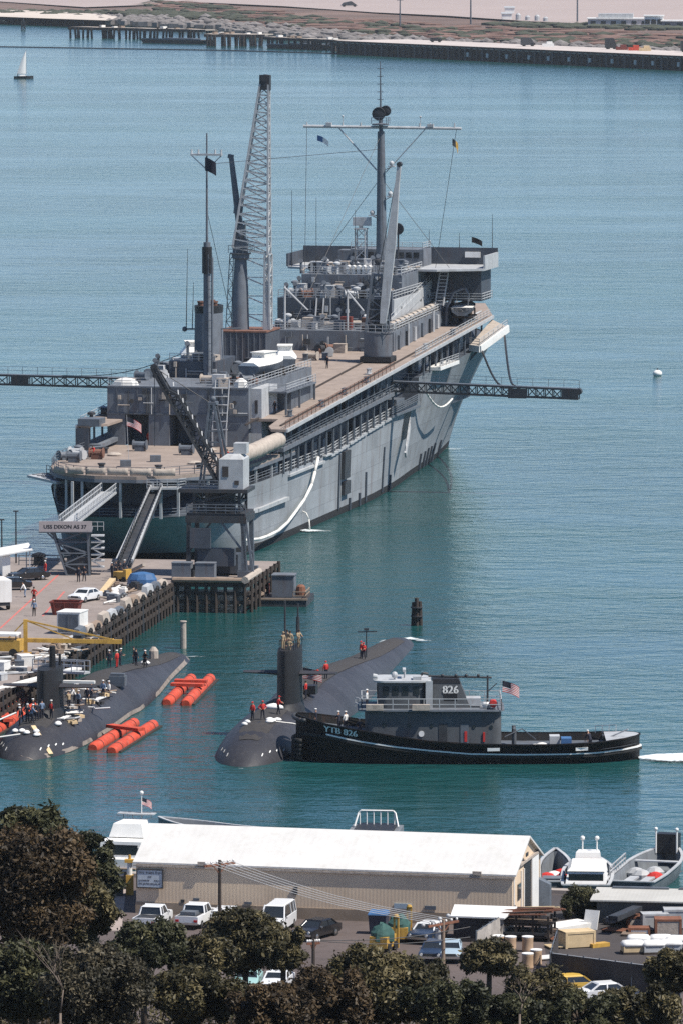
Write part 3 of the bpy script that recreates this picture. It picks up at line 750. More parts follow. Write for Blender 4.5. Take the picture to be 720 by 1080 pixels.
clutter(-9, 5, 137, 149, 27.0, 46, 1.8); clutter(-2, 3.5, 106, 117, deck, 8, 1.3); clutter(2.5, 5.5, 74, 80, deck, 9, 1.6); clutter(-12.8, -11.9, 36, 60, deck, 5, 1.0)
clutter(7.5, 12, 152, 164, deck, 9, 1.5); clutter(-12, -10, 20, 40, 11, 6, 1.0)
for k in range(5):
    mb = MB(); x = -1.9 + k * .75; rr = [[(x + .3 * math.cos(a), 138 + dt, 27.9 + .3 * math.sin(a)) for a in [2 * math.pi * j / 8 for j in range(8)]] for dt in (0, .1, 1.3, 1.4)]
    mb.loft(rr); mb.box(x - .25, x + .25, 138.3, 138.5, 27, 27.6); mb.build('life_raft_canister', M['white'], ship, 40)
mb = MB(); mb.box(-4.6, -2.9, 121.5, 123, 20.4, 21.9); mb.build('deck_locker', M['canvas'], ship)
mb = MB(); mb.box(1.1, 2.6, 120, 121.2, 20.4, 22.2); mb.build('deck_locker', M['red_dk'], ship)
mb = MB(); mb.obox((2.2, 44.5, 18.5), (1.6, 1.2, 1.5)); mb.build('deck_locker', M['gray_lt'], ship)
mb = MB(); mb.lathe((5.3, 43.4, 18.5), [(.9, 0), (.8, .4), (.75, .7), (.45, 1.0), (.15, 1.15)], 7, 1.1, .8); mb.build('canvas_cover', M['canvas_wh'], ship)
mb = MB(); mb.lathe((-9.8, 43.6, 18.5), [(1.1, 0), (1.0, .4), (.8, .7), (.3, .95), (.1, 1.0)], 7, 1.6, .8); mb.build('canvas_cover', M['canvas_wh'], ship)
# stair up the after deckhouse
mb = MB()
for x in (2.1, 3.9): mb.tube((x, 41.2, 13.5), (x + .3, 41.7, 19.5), .09, .09, 6); mb.beam((x, 41.2, 11.2), (x, 41.2, 13.6), .16)
for k in range(6): mb.box(2.1, 4.0, 41.1, 41.6, 13.2 + k * 1.05, 13.3 + k * 1.05)
mb.build('inclined_ladder', M['gray_lt'], ship)

# doors, lamps, boxes and pipes on the after-facing walls
for x0, x1, y, z0, z1, n in ((-11.5, 6.3, 41.9, 15.2, 18.2, 26), (-9.4, 8.8, 117.9, 17.2, 20.2, 24), (-9.4, 6.4, 127.9, 21.2, 24, 20), (-7.8, 6.1, 135.9, 24.5, 26.8, 14), (-7.3, -1.5, 56.9, 18.7, 20.4, 8)):
    for k in range(n):
        x = rg.uniform(x0, x1); z = rg.uniform(z0, z1 - .5); mm_ = M[rg.choice(['gray_lt', 'gray_mid', 'dark', 'dark', 'canvas', 'gray'])]
        if k % 3 == 0: MB().box(x, x + rg.uniform(.3, .9), y - .3, y - .02, z, z + rg.uniform(.3, .9)).build('wall_fitting', mm_, ship)
        elif k % 3 == 1: MB().tube((x, y - .1, z0 - .2), (x, y - .1, z1 + rg.uniform(-.8, .3)), .07, .07, 6).build('wall_pipe', mm_, ship)
        else: L_ = min(rg.uniform(1.0, 3.0), x1 - x + .2); MB().tube((x, y - .12, z), (x + L_, y - .12, z), .06, .06, 6).build('wall_pipe', mm_, ship)
for x, t in ((-2, 13), (5.5, 18), (8.5, 24), (0, 20), (-7, 27), (3, 36), (9.6, 33), (-10, 24)):
    if x % 2 < 1: MB().obox((x, t, 11), (1.3, 1.0, .8), .3).build('deck_locker', M['gray_mid'], ship)
    else: MB().lathe((x, t, 11), [(.9, 0), (.95, .2), (.5, .4), (.2, .42)], 12).build('rope_coil', M['canvas'], ship)
for a, b_ in (((.3, 150, 46), (-6, 122, 20.6)), ((.3, 150, 46), (6, 126, 21)), ((.3, 150, 40), (-9, 149, 27.2)), ((.3, 150, 40), (10, 151, 27.2)), ((-2.3, 56.6, 40), (-2.3, 76, 18.6)), ((-10.4, 150, 47), (-8, 138, 27)), ((11.2, 150, 47), (8, 151, 27.2)), ((-2.3, 56.6, 46), (.3, 149.8, 44))):
    MB().tube(a, b_, .035, .035, 4).build('rigging_stay', M['dark'], ship)
# forward anchor platform on the starboard bow
mb = MB(); mb.prism([(12.9, 151), (14.6, 150), (16.5, 161), (13.4, 165)], lambda x, y: 15.6 + (y - 150) * .2, lambda x, y: 16.0 + (y - 150) * .2)
ap = mb.build('bow_platform', M['canvas'], ship)
mb = MB(); mb.beam((14.7, 150, 15.8), (16.6, 161, 18.0), .25, 1.0); mb.beam((12.9, 150.9, 15.9), (14.6, 149.9, 15.8), .2, .9); mb.build('platform_edge', M['white'], ap)
mb = MB(); mb.rail([(12.9, 151.1, 16.2), (14.5, 150.2, 16.1), (16.4, 161, 18.2)], 1.1, 3, 1.6, .04); mb.build('platform_rail', M['gray_lt'], ap)
for a, b_ in (((14.4, 152, 15.9), (12.6, 152, 14.0)), ((15.8, 160, 17.4), (12.9, 160, 14.8))): MB().beam(a, b_, .3).build('platform_bracket', M['gray'], ap)

# side booms for mooring boats, one swung out on each side, with walkways on top
def side_boom(x0, x1, t, z0, z1, nm):
    b = MB(); rails = []
    for dy, top in ((-.55, 0), (.55, 0), (.55, 1), (-.55, 1)):
        rails.append(lambda f, dy=dy, top=top: (x0 + (x1 - x0) * f, t + dy, z0 + (z1 - z0) * f + (1.25 if top else 0)))
    b.truss(rails, 22, .1, .06)
    o = b.build(nm, M['dark'], ship)
    b = MB(); b.hexa([(x0, t - .65, z0 + 1.3), (x0, t + .65, z0 + 1.3), (x1, t + .65, z1 + 1.3), (x1, t - .65, z1 + 1.3), (x0, t - .65, z0 + 1.42), (x0, t + .65, z0 + 1.42), (x1, t + .65, z1 + 1.42), (x1, t - .65, z1 + 1.42)])
    b.build('walkway', M['gray_mid'], o)
    b = MB(); b.rail([(x0, t + .6, z0 + 1.42), (x1, t + .6, z1 + 1.42)], 1.0, 2, 2.0, .02, .025); b.build('handrail', M['gray_mid'], o)
    b = MB(); sgn = 1 if x1 > x0 else -1
    b.box(min(x1, x1 - sgn * 2.2), max(x1, x1 - sgn * 2.2), t - .68, t - .6, z1 - .05, z1 + 1.3); b.build('boom_plate', M['dark'], o); b = MB(); b.box(min(x1 - sgn * 7, x1 - sgn * 9.5), max(x1 - sgn * 7, x1 - sgn * 9.5), t - .68, t - .6, z1 - .02, z1 + 1.3); b.build('boom_plate', M['dark'], o)
    MB().tube((x1, t - .5, z1 + 1.0), (x1, t + .5, z1 + 1.0), .45, .45, 10).build('boom_sheave', M['dark'], o)
    return o
bo = side_boom(12.6, 38.1, 100, 13.7, 13.1, 'mooring_boom')
for a, b_ in (((14.6, 151.5, 15.6), (29.4, 100, 14.7)), ((16.2, 160, 17.2), (29.4, 100, 14.7))):
    mb = MB(); a, b_ = Vector(a), Vector(b_); pts = [a.lerp(b_, i / 10) - Vector((0, 0, 2.2 * math.sin(math.pi * i / 10))) for i in range(11)]; mb.path(pts, .16, 6); mb.build('topping_chain', M['black'], bo)
bo = side_boom(-12.6, -48, 103, 13.2, 13.5, 'mooring_boom')
mb = MB(); mb.path([Vector((-8, 70, 21)).lerp(Vector((-34, 103, 14.8)), i / 8) - Vector((0, 0, 1.2 * math.sin(math.pi * i / 8))) for i in range(9)], .06, 5); mb.build('topping_wire', M['dark'], bo)
# gear at the root of the starboard boom
mb = MB(); mb.box(10.4, 13.0, 98.5, 117, 10.2, 10.5); mb.rail([(12.9, 98.5, 10.5), (12.9, 117, 11.0)], 1.1, 4, 1.6, .05); mb.box(11, 12.6, 103, 108, 10.5, 12.2)
mb.build('boom_platform', M['gray_mid'], ship)
mb = MB(); mb.beam((12.95, 110, 8.2), (13.3, 105.5, 4.6), .25, .9); mb.rail([(13.0, 110, 8.5), (13.35, 105.5, 5.0)], .9, 2, 1.2); mb.build('accommodation_ladder', M['gray_lt'], ship)
# ------------------------------------------------------------------ people
def body_mesh(pose):
    """one continuous skinned figure, 1.78 m tall, facing +Y; poses give arm and leg joints"""
    A = dict(
        stand=dict(le=(-.30, .02, 1.12), lh=(-.29, .10, .86), re=(.30, .02, 1.12), rh=(.29, .10, .86), lk=(-.11, .02, .50), lf=(-.12, 0, .07), rk=(.11, .02, .50), rf=(.13, .03, .07), lean=0),
        hips=dict(le=(-.42, -.06, 1.16), lh=(-.20, .06, 1.00), re=(.42, -.06, 1.16), rh=(.20, .06, 1.00), lk=(-.13, .02, .50), lf=(-.17, 0, .07), rk=(.13, .02, .50), rf=(.17, .02, .07), lean=0),
        reach=dict(le=(-.27, .20, 1.18), lh=(-.17, .46, 1.14), re=(.27, .20, 1.16), rh=(.15, .46, 1.08), lk=(-.11, .06, .50), lf=(-.12, -.08, .07), rk=(.11, .08, .50), rf=(.13, .12, .07), lean=.10),
        walk=dict(le=(-.28, .12, 1.14), lh=(-.25, .30, .95), re=(.28, -.12, 1.14), rh=(.27, -.12, .88), lk=(-.10, .02, .50), lf=(-.10, -.28, .10), rk=(.10, .16, .52), rf=(.11, .26, .07), lean=.04),
        bend=dict(le=(-.28, .48, .98), lh=(-.18, .55, .70), re=(.28, .48, .98), rh=(.18, .55, .68), lk=(-.14, .10, .48), lf=(-.16, -.04, .07), rk=(.14, .10, .48), rf=(.17, .06, .07), lean=.38),
        point=dict(le=(-.30, .02, 1.12), lh=(-.26, .12, .88), re=(.42, .20, 1.40), rh=(.55, .42, 1.48), lk=(-.12, .02, .50), lf=(-.14, 0, .07), rk=(.12, .02, .50), rf=(.15, .03, .07), lean=.02))[pose]
    ln = A['lean']; dz = -.25 * ln
    def T(x, y, z): return (x, y + ln * max(0, (z - .9)) * 1.2, z + dz * max(0, z - .9))
    vs_ = [(0, 0, .96), T(0, .0, 1.14), T(0, .01, 1.36), T(0, 0, 1.49), T(0, .02, 1.60), T(0, .03, 1.72),
           T(-.19, 0, 1.42), A['le'], A['lh'], T(.19, 0, 1.42), A['re'], A['rh'],
           (-.10, 0, .90), A['lk'], A['lf'], (A['lf'][0] - .01, A['lf'][1] + .16, .045), (.10, 0, .90), A['rk'], A['rf'], (A['rf'][0] + .01, A['rf'][1] + .16, .045)]
    vs_ += [tuple(Vector(A['lh']) + (Vector(A['lh']) - Vector(A['le'])).normalized() * .12), tuple(Vector(A['rh']) + (Vector(A['rh']) - Vector(A['re'])).normalized() * .12)]
    ed = [(0, 1), (1, 2), (2, 3), (3, 4), (4, 5), (2, 6), (6, 7), (7, 8), (2, 9), (9, 10), (10, 11), (0, 12), (12, 13), (13, 14), (14, 15), (0, 16), (16, 17), (17, 18), (18, 19), (8, 20), (11, 21)]
    rad = [.15, .14, .17, .065, .095, .085, .085, .055, .042, .085, .055, .042, .11, .075, .055, .045, .11, .075, .055, .045, .03, .03]
    me = bpy.data.meshes.new('person_' + pose); me.from_pydata(vs_, ed, [])
    o = bpy.data.objects.new('tmp', me); COL.objects.link(o)
    o.modifiers.new('skin', 'SKIN'); sv = me.skin_vertices[0].data
    for i, r in enumerate(rad): sv[i].radius = (r, r * (.72 if i < 3 else 1)); sv[i].use_root = (i == 0)
    sb = o.modifiers.new('sub', 'SUBSURF'); sb.levels = 1; sb.render_levels = 1
    dg = bpy.context.evaluated_depsgraph_get(); dg.update()
    res = bpy.data.meshes.new_from_object(o.evaluated_get(dg)); res.name = 'person_' + pose
    bpy.data.objects.remove(o); bpy.data.meshes.remove(me)
    for nm in ('skin', 'khaki', 'navy', 'black'): res.materials.append(M[nm])
    hz = T(0, 0, 1.49)[2]; lh, rh = Vector(A['lh']), Vector(A['rh'])
    for p in res.polygons:
        c = p.center; p.use_smooth = True
        hand = min((c - lh).length, (c - rh).length) < .13
        p.material_index = 3 if c.z < .12 else (0 if (c.z > hz or hand) else (1 if c.z > .93 else 2))
    head = T(0, .03, 1.70)
    return res, head, T
BODY = {p: body_mesh(p) for p in ('stand', 'hips', 'reach', 'walk', 'bend', 'point')}
def hat_mesh(pose, m, style):
    h = Vector(BODY[pose][1]); mb = MB()
    if style == 'cap': mb.lathe(h, [(.105, .0), (.115, .05), (.09, .10), (.02, .125)], 10); mb.box(h.x - .07, h.x + .07, h.y + .08, h.y + .19, h.z + .01, h.z + .03)
    elif style == 'sailor': mb.lathe(h, [(.10, .02), (.13, .05), (.13, .10), (.10, .13), (.02, .135)], 10)
    elif style == 'hard': mb.lathe(h, [(.15, .0), (.13, .03), (.125, .09), (.08, .14), (.02, .155)], 10)
    else: mb.lathe(h, [(.10, -.06), (.108, .02), (.09, .08), (.02, .11)], 10)
    return mb.mesh(style + '_' + pose, m, True)
def vest_mesh(pose, m):
    T = BODY[pose][2]; mb = MB(); rr = []
    for z, a, b in ((.98, .20, .16), (1.15, .21, .17), (1.34, .23, .18), (1.46, .17, .13)):
        rr.append([T(a * math.cos(t), b * math.sin(t), z) for t in [2 * math.pi * k / 12 for k in range(12)]])
    mb.loft(rr, False, False); return mb.mesh('life_vest_' + pose, m, True)
CACHE = {}
def cached(key, fn):
    if key not in CACHE: CACHE[key] = fn()
    return CACHE[key]
def person(loc, yaw, label, pose='stand', shirt='khaki', pants='khaki', hat=None, vest=None, group=None, shoes='black'):
    me = BODY[pose][0]
    o = bpy.data.objects.new('person', me); COL.objects.link(o)
    for i, nm in ((1, shirt), (2, pants), (3, shoes)):
        o.material_slots[i].link = 'OBJECT'; o.material_slots[i].material = M[nm]
    o.location = loc; o.rotation_euler = (0, 0, yaw)
    tag(o, label, 'person', group)
    st, hm = hat if hat else ('hair', 'hair')
    h = bpy.data.objects.new({'cap': 'cap', 'sailor': 'sailor_hat', 'hard': 'hard_hat', 'hair': 'hair'}[st], cached((st, pose, hm), lambda: hat_mesh(pose, M[hm], st))); COL.objects.link(h); h.parent = o
    if vest:
        v = bpy.data.objects.new('life_vest', cached(('v', pose, vest), lambda: vest_mesh(pose, M[vest]))); COL.objects.link(v); v.parent = o
    return o
WH, NV, KC = ('sailor', 'whitecloth'), ('cap', 'navy'), ('cap', 'khaki')
# ------------------------------------------------------------------ cranes, boats, flags and lines carried on the tender
def on_ship(name, label, cat, lat, t, z, rz=0, group=None):
    return thing(name, label, cat, S.w(lat, t, z), S.rz + rz, group)

# tall lattice boom crane amidships (local origin on the house foot)
dc = on_ship('deck_crane', 'tall gray lattice boom crane standing on a round column on the tender', 'crane', -7.0, 95, 16.6)
mb = MB(); mb.box(-2.5, 4.2, -3, 5, .3, 5.3)
mb.build('crane_house', M['gray_dk'], dc)
mb = MB(); mb.box(-2.6, 4.3, -3.1, 5.1, 5.3, 5.5); mb.build('house_roof', M['deck_red'], dc)
for x in np.arange(-2.3, 4.2, .8): MB().box(x, x + .1, -3.08, -3.0, .4, 5.3).build('wall_stiffener', M['gray'], dc)
mb = MB(); mb.lathe((0, 0, 5.5), [(1.15, 0), (1.05, 5), (.82, 9.4), (1.2, 9.6), (1.2, 10.2)], 18); mb.build('column', M['gray'], dc, 40)
mb = MB(); mb.lathe((0, 0, 15.6), [(1.4, 0), (1.5, .15)], 16); mb.rail([(-1.4, -1.2, 15.8), (1.6, -1.2, 15.8), (1.6, 1.2, 15.8)], 1.0, 2, .9); mb.box(-.9, .9, -.8, .8, 15.8, 17.6); mb.ball((.2, -.5, 18.2), .5); mb.box(-.6, .6, -.6, .6, 17.6, 19.5); mb.build('slewing_head', M['gray_mid'], dc, 40)
mb = MB(); br = []
def lerp3(a, b): return lambda f: tuple(a[i] + (b[i] - a[i]) * f for i in range(3))
rails = [lerp3((-.9, -.9, 16.5), (2.9, -.35, 39.2)), lerp3((-.9, .9, 16.5), (2.9, .35, 39.2)), lerp3((3.9, .9, 15.6), (3.9, .35, 39.2)), lerp3((3.9, -.9, 15.6), (3.9, -.35, 39.2))]
mb.truss(rails, 20, .13, .07); mb.build('lattice_boom', M['gray_lt'], dc)
mb = MB(); mb.box(2.7, 4.1, -.5, .5, 37.6, 39.6); mb.tube((3.4, -.6, 39.2), (3.4, .6, 39.2), .5, .5, 10); mb.build('boom_head', M['dark'], dc)
mb = MB(); rails = [lerp3((3.3, -.7, 5.6), (3.5, -.9, 15.6)), lerp3((4.1, -.7, 5.6), (4.1, -.9, 15.6)), lerp3((4.1, .7, 5.6), (4.1, .9, 15.6)), lerp3((3.3, .7, 5.6), (3.5, .9, 15.6))]
mb.truss(rails, 7, .11, .06)
for z in (7.5, 10, 12.5, 15): mb.beam((.6, 0, z), (3.6, 0, z - 1.2), .16); mb.beam((.6, 0, z), (3.6, 0, z), .12)
mb.build('support_frame', M['gray_lt'], dc)
mb = MB(); mb.hexa([(3.3, -.8, 5.5), (4.3, -.8, 5.5), (4.3, -.5, 5.5), (3.3, -.5, 5.5), (3.5, -.8, 12), (4.1, -.8, 12), (4.1, -.5, 12), (3.5, -.5, 12)]); mb.build('boom_foot_plate', M['gray_lt'], dc)
mb = MB(); mb.tube((-1.4, .5, 28.6), (-.15, .3, 19.0), .34, .5, 10); mb.tube((-1.5, .5, 28.4), (-1.4, .5, 28.9), .42, .42, 10); mb.tube((-.45, .3, 21.0), (-.3, .3, 22.2), .62, .62, 10); mb.build('topping_boom', M['gray_mid'], dc, 40)
mb = MB(); mb.truss([lerp3((-2.0, -.3, 5.5), (-1.4, -.3, 15.6)), lerp3((-1.2, -.3, 5.5), (-.9, -.3, 15.6))], 10, .05, .04, False); mb.build('ladder', M['gray_mid'], dc)

# starboard rail crane with a pale slender jib
rc = on_ship('rail_crane', 'gray drum based deck crane with a pale slender raised jib on the rails', 'crane', 9.4, 106, deck(106) + .1)
mb = MB(); mb.box(-2.1, 2.1, -1.9, 1.9, 0, .7)
for x in (-2, 2):
    for y in (-1.4, 1.4): mb.tube((x - .15, y, .3), (x + .15, y, .3), .4, .4, 10)
mb.build('bogie', M['black'], rc)
mb = MB(); mb.lathe((0, 0, .7), [(1.9, 0), (1.95, .15), (1.95, 3.1), (2.05, 3.15), (2.05, 3.35)], 20); mb.build('drum', M['gray'], rc, 40)
mb = MB(); rails = [lerp3((-1.5, -1.1, 4.05), (-.7, -.6, 11.6)), lerp3((1.3, -1.1, 4.05), (.6, -.6, 11.6)), lerp3((1.3, 1.1, 4.05), (.6, .6, 11.6)), lerp3((-1.5, 1.1, 4.05), (-.7, .6, 11.6))]
mb.truss(rails, 5, .16, .09); mb.box(-.8, .7, -.7, .7, 11.6, 11.85); mb.build('tower', M['gray_mid'], rc)
mb = MB(); mb.box(-.9, .6, -.5, 1, 4.05, 6.2); mb.box(-.5, .4, -.7, .3, 6.2, 8.4); mb.build('machinery_cab', M['dark'], rc)
mb = MB(); rr = []
for f in (0, .12, .5, .88, 1):
    c = Vector((.9, -1.0, 5.2)).lerp(Vector((3.0, -.3, 26.8)), f); w_ = .38 + .34 * math.sin(math.pi * min(1, f * 1.15)) ** .7 - .12 * f
    rr.append([c + Vector(q) for q in ((-w_, -.3, 0), (w_, -.3, 0), (w_, .3, 0), (-w_, .3, 0))])
mb.loft(rr); mb.build('jib', M['gray_lt'], rc)
mb = MB(); mb.tube((3.0, -.7, 26.7), (3.0, .2, 26.7), .35, .35, 8); mb.path([(0, 0, 11.8), (2.9, -.3, 26.6)], .05); mb.path([(3.1, -.3, 26.6), (2.2, -.6, 16)], .05); mb.box(1.95, 2.4, -.8, -.4, 15.4, 16); mb.build('hoist_tackle', M['dark'], rc)
mb = MB(); mb.rail([(-2, -1.9, 4.05), (2, -1.9, 4.05), (2, 1.9, 4.05)], 1.0, 2, 1.0); mb.build('railing', M['gray_lt'], rc)

def launch(name, label, lat, t, z, L, rz, white=True, group='boats stowed on the tender'):
    o = on_ship(name, label, 'boat', lat, t, z, rz, group)
    mb = MB(); rr = []
    for k in range(9):
        f = k / 8; y = (f - .5) * L; wd = 1.55 * (1 - max(0, (f - .45) / .55) ** 2.4); wd = max(wd, .06); sh = 1.5 + .5 * f * f
        rr.append([(-wd, y, sh), (-wd * .85, y, .8), (-wd * .35, y, .3), (wd * .35, y, .3), (wd * .85, y, .8), (wd, y, sh)])
    mb.loft(rr, True, True, False); mb.build('hull', M['gray_mid'], o, 40)
    mb = MB(); mb.loft([[(r[0][0], r[0][1], r[0][2] - .05), (r[0][0] * .5, r[0][1], r[0][2] + ((.85 if 1 < i < 6 else .4) if white else -.7)), (r[5][0] * .5, r[5][1], r[5][2] + ((.85 if 1 < i < 6 else .4) if white else -.7)), (r[5][0], r[5][1], r[5][2] - .05)] for i, r in enumerate(rr)])
    mb.build('boat_cover' if white else 'inner_deck', M['white' if white else 'canvas_wh'], o, 25)
    if white: mb = MB(); mb.box(-.9, .9, -L * .22, L * .12, 2.2, 3.0); mb.box(-1, 1, -L * .25, L * .15, 3.0, 3.12); mb.build('cabin', M['canvas_wh'], o)
    for y in (-L * .3, L * .28):
        mb = MB(); mb.beam((-1.5, y, 0), (1.5, y, 0), .25, .25); mb.beam((-1.2, y, 0), (-1.2, y, 1), .2); mb.beam((1.2, y, 0), (1.2, y, 1), .2); mb.build('cradle', M['wood_dk'], o)
    return o
launch('motor_launch', 'white topped gray launch in a cradle on the tender beside the shelter', 4.6, 60, 18.75, 9.5, -.25)
launch('motor_launch', 'smaller white covered launch stowed just forward of the cradled one on the tender', 4.4, 72, 18.75, 7.5, .2)
launch('motor_launch', 'white covered boat on the port side of the tender beside the funnel', -7.6, 70, 19.2, 7.5, .3)
wb = launch('whaleboat', 'open gray whaleboat hung outboard below the bridge wing of the tender', 11.6, 154, 20.2, 9, .1, False)
for y in (-3.2, 3.2):
    mb = MB(); mb.path([(-2.4, y, -2.4), (-2.2, y, 1.5), (-1.2, y, 3.6), (.4, y, 4.2), (.8, y, 3.4)], .2, 6); mb.path([(.8, y, 3.4), (.8, y, 1.6)], .06, 4); mb.build('davit', M['gray'], wb)

def wavy_flag(name, label, cat, loc, rz, w_, h, cols, tilt=.3, kindf='plain'):
    """flag with its hoist at the origin, flying along +X and sagging"""
    o = thing(name, label, cat, loc, rz, None)
    nx, nz = 12, 13
    mb = MB()
    def P(i, j, d):
        f, g = i / nx, j / nz
        return (w_ * f, .12 * w_ * math.sin(f * 7 + g) * f + d, -h * g - tilt * w_ * f * f - .05 * math.sin(5 * f))
    for d in (0, .012):
        base = len(mb.v)
        for i in range(nx + 1):
            for j in range(nz + 1): mb.v.append(P(i, j, d))
        for i in range(nx):
            for j in range(nz):
                q = base + i * (nz + 1) + j
                mb.f.append((q, q + nz + 1, q + nz + 2, q + 1))
                if kindf == 'us': mi = 2 if (i < nx * .42 and j < 7) else (0 if j % 2 == 0 else 1)
                elif kindf == 'half': mi = 0 if i < nx / 2 else 1
                else: mi = 0
                mb.m.append(mi)
    mb.build('cloth', [M[c] for c in cols], o, True)
    return o
def us_flag(label, loc, rz, w_, h, tilt, staff=0, lean=(0, 0)):
    o = wavy_flag('flag', label, 'flag', loc, rz, w_, h, ['red', 'whitecloth', 'navy'], tilt, 'us')
    if staff:
        mb = MB(); mb.tube((-lean[0], -lean[1], -staff), (0, 0, .25), .035, .025, 6); mb.build('staff', M['gray_lt'], o)
    return o
us_flag('red and white striped ensign flying above the tender fantail', S.w(-3.9, 21, 16.4), S.rz + .1, 1.8, 1.1, .55, 5.4, (-.3, .3))
wavy_flag('flag', 'dark blue flag hanging under the crosstree of the thin after mast', 'flag', S.w(-2.5, 56.4, 46.9), S.rz - .2, 1.5, 1.7, ['navy'], .5)
wavy_flag('flag', 'blue and white signal pennant hanging from the left arm of the big yard', 'flag', S.w(-8.9, 150, 45.9), S.rz + .2, 1.6, .8, ['blue', 'whitecloth'], .6, 'half')
wavy_flag('flag', 'dark signal flag hanging from the right arm of the big yard', 'flag', S.w(10.6, 150, 45.6), S.rz + 1.0, 1.3, 1.0, ['dark', 'yellow'], 1.0, 'half')
wavy_flag('flag', 'small black flag flying above the white bridge wing of the tender', 'flag', S.w(11.6, 159, 31.2), S.rz, 1.5, .8, ['blackcloth'], .45)

for px, py, z, ps, sh, pn, ht_, lb in ((345, 385, None, 'stand', 'navy', 'navy', ('cap', 'navy'), 'dark clad man standing alone in the middle of the tan boat deck'), (325, 411, None, 'hips', 'navy', 'navy', ('cap', 'navy'), 'dark clad man near the heaped gear on the tan boat deck'), (290, 437, None, 'stand', 'navy', 'navy', ('sailor', 'whitecloth'), 'sailor at the after end of the tan boat deck by the shelter'), (157, 469, 11, 'stand', 'orange', 'orange', None, 'man in orange overalls in the open doorway of the tender'), (415, 362, None, 'walk', 'khaki', 'khaki', None, 'man in khaki on the boat deck just forward of the drum crane'), (164, 469, 11, 'hips', 'bluecloth', 'navy', None, 'man in pale blue beside the one in orange overalls'), (240, 489, 11, 'stand', 'red', 'navy', None, 'man in a red shirt at the starboard rail below the canvas roll'), (100, 484, 11, 'bend', 'red', 'navy', None, 'man in red bending at the port side winch on the fantail')):
    zz = z or 15
    for _ in range(4): lc = S.loc(G(px, py, zz)); zz = z or deck(lc.y)
    person(S.w(lc.x, lc.y, zz), 2.4, lb, ps, sh, pn, ht_)
# pale hawser hanging down the lit side
pts = [(430, 370), (415, 440), (400, 500), (365, 570), (330, 620), (285, 680), (240, 720), (190, 745), (150, 758), (80, 765)]
P_ = []
for cx, cyy in pts:
    px, py = 240 + cx / 4.5, 400 + cyy / 4.5
    t = 12 + (px - 258) * .55; z = None
    # on the side of the hull
    ry = G(px, py, 0); d = (ry - Vector((0, 0, CAM_H))).normalized(); c = Vector((0, 0, CAM_H)) - S.o
    k = (13.1 - c.dot(S.n)) / d.dot(S.n); q = Vector((0, 0, CAM_H)) + d * k
    P_.append(S.loc(q))
mb = MB(); mb.path(P_, .2, 7)
ho = on_ship('mooring_hawser', 'thick white hawser hanging in a curve down the gray hull side', 'rope', 0, 0, 0)
mb.build('rope', M['canvas_wh'], ho, True)
mb = MB(); a, b_ = Vector((13.2, 118, 12.2)), Vector((12.4, 140, 9.5))
mb.path([a.lerp(b_, i / 10) - Vector((-.3, 0, 1.6 * math.sin(math.pi * i / 10))) for i in range(11)], .14, 6)
ho = on_ship('mooring_hawser', 'pale rope drooping across the bow plating under the starboard truss boom', 'rope', 0, 0, 0)
mb.build('rope', M['canvas_wh'], ho, True)
# cooling water gushing from the side
foam('white_water_outfall', [S.w(12.4, 47, 0), S.w(13.6, 46.5, 0), S.w(16, 46.5, 0), S.w(18.5, 47, 0)], [1.5, 1.8, 1.4, .6], [.8, .8, .55, .2], 'splash of white water falling from the tender side')
foam('bow_outfall_foam', [S.w(6.8, 166, 0), S.w(8.5, 165, 0), S.w(10, 165, 0)], [1.5, 1.5, .6], [.6, .6, .2], 'small splash of white water near the tender bow')
mb = MB(); mb.path([(12.5, 46.5, 2.6), (13.0, 46.5, 2.4), (13.35, 46.5, 1.6), (13.5, 46.5, .1)], .1, 5)
st = mb.build('outfall_stream', M['canvas_wh'], None, True, 'white stream of water pouring from the hull'); st.location = S.o; st.rotation_euler = (0, 0, S.rz); kind(st, 'stuff')
# ------------------------------------------------------------------ submarines
M['subhull'] = pmat('submarine_black_hull', (.038, .038, .045), .5, .2, .35, (.085, .08, .08), .45, 0, bump=.06, spec=.28, plates=(4.0, 40, .16, .02))
M['subdeck'] = pmat('submarine_walkway', (.042, .039, .039), .95, .2, 2)
M['subsail'] = pmat('submarine_sail_paint', (.012, .012, .014), .6, .25, .5)
M['weed'] = pmat('waterline_weed', (.20, .17, .15), .9, .35, .8)
RAD = [(0, .25), (.5, 1.0), (1.5, 1.85), (3, 2.65), (5, 3.3), (8, 3.9), (12, 4.3), (17, 4.55), (24, 4.65), (34, 4.5), (36, 4.5), (38.5, 4.6), (41, 4.75), (50, 4.6), (60, 4.15), (70, 3.55), (78, 3.1), (88, 2.75), (95, 2.5), (99, 2.3), (102, 1.95), (104, 1.5), (105, .9)]
SC = 1.0; SX = 1.0
def sub_r(t): return ip(t if t < 36 else 36 + (t - 36) / SC, RAD)
def sub_z(t): return -1.35 - (0 if t > 12 else .55 * (1 - t / 12) ** 2)
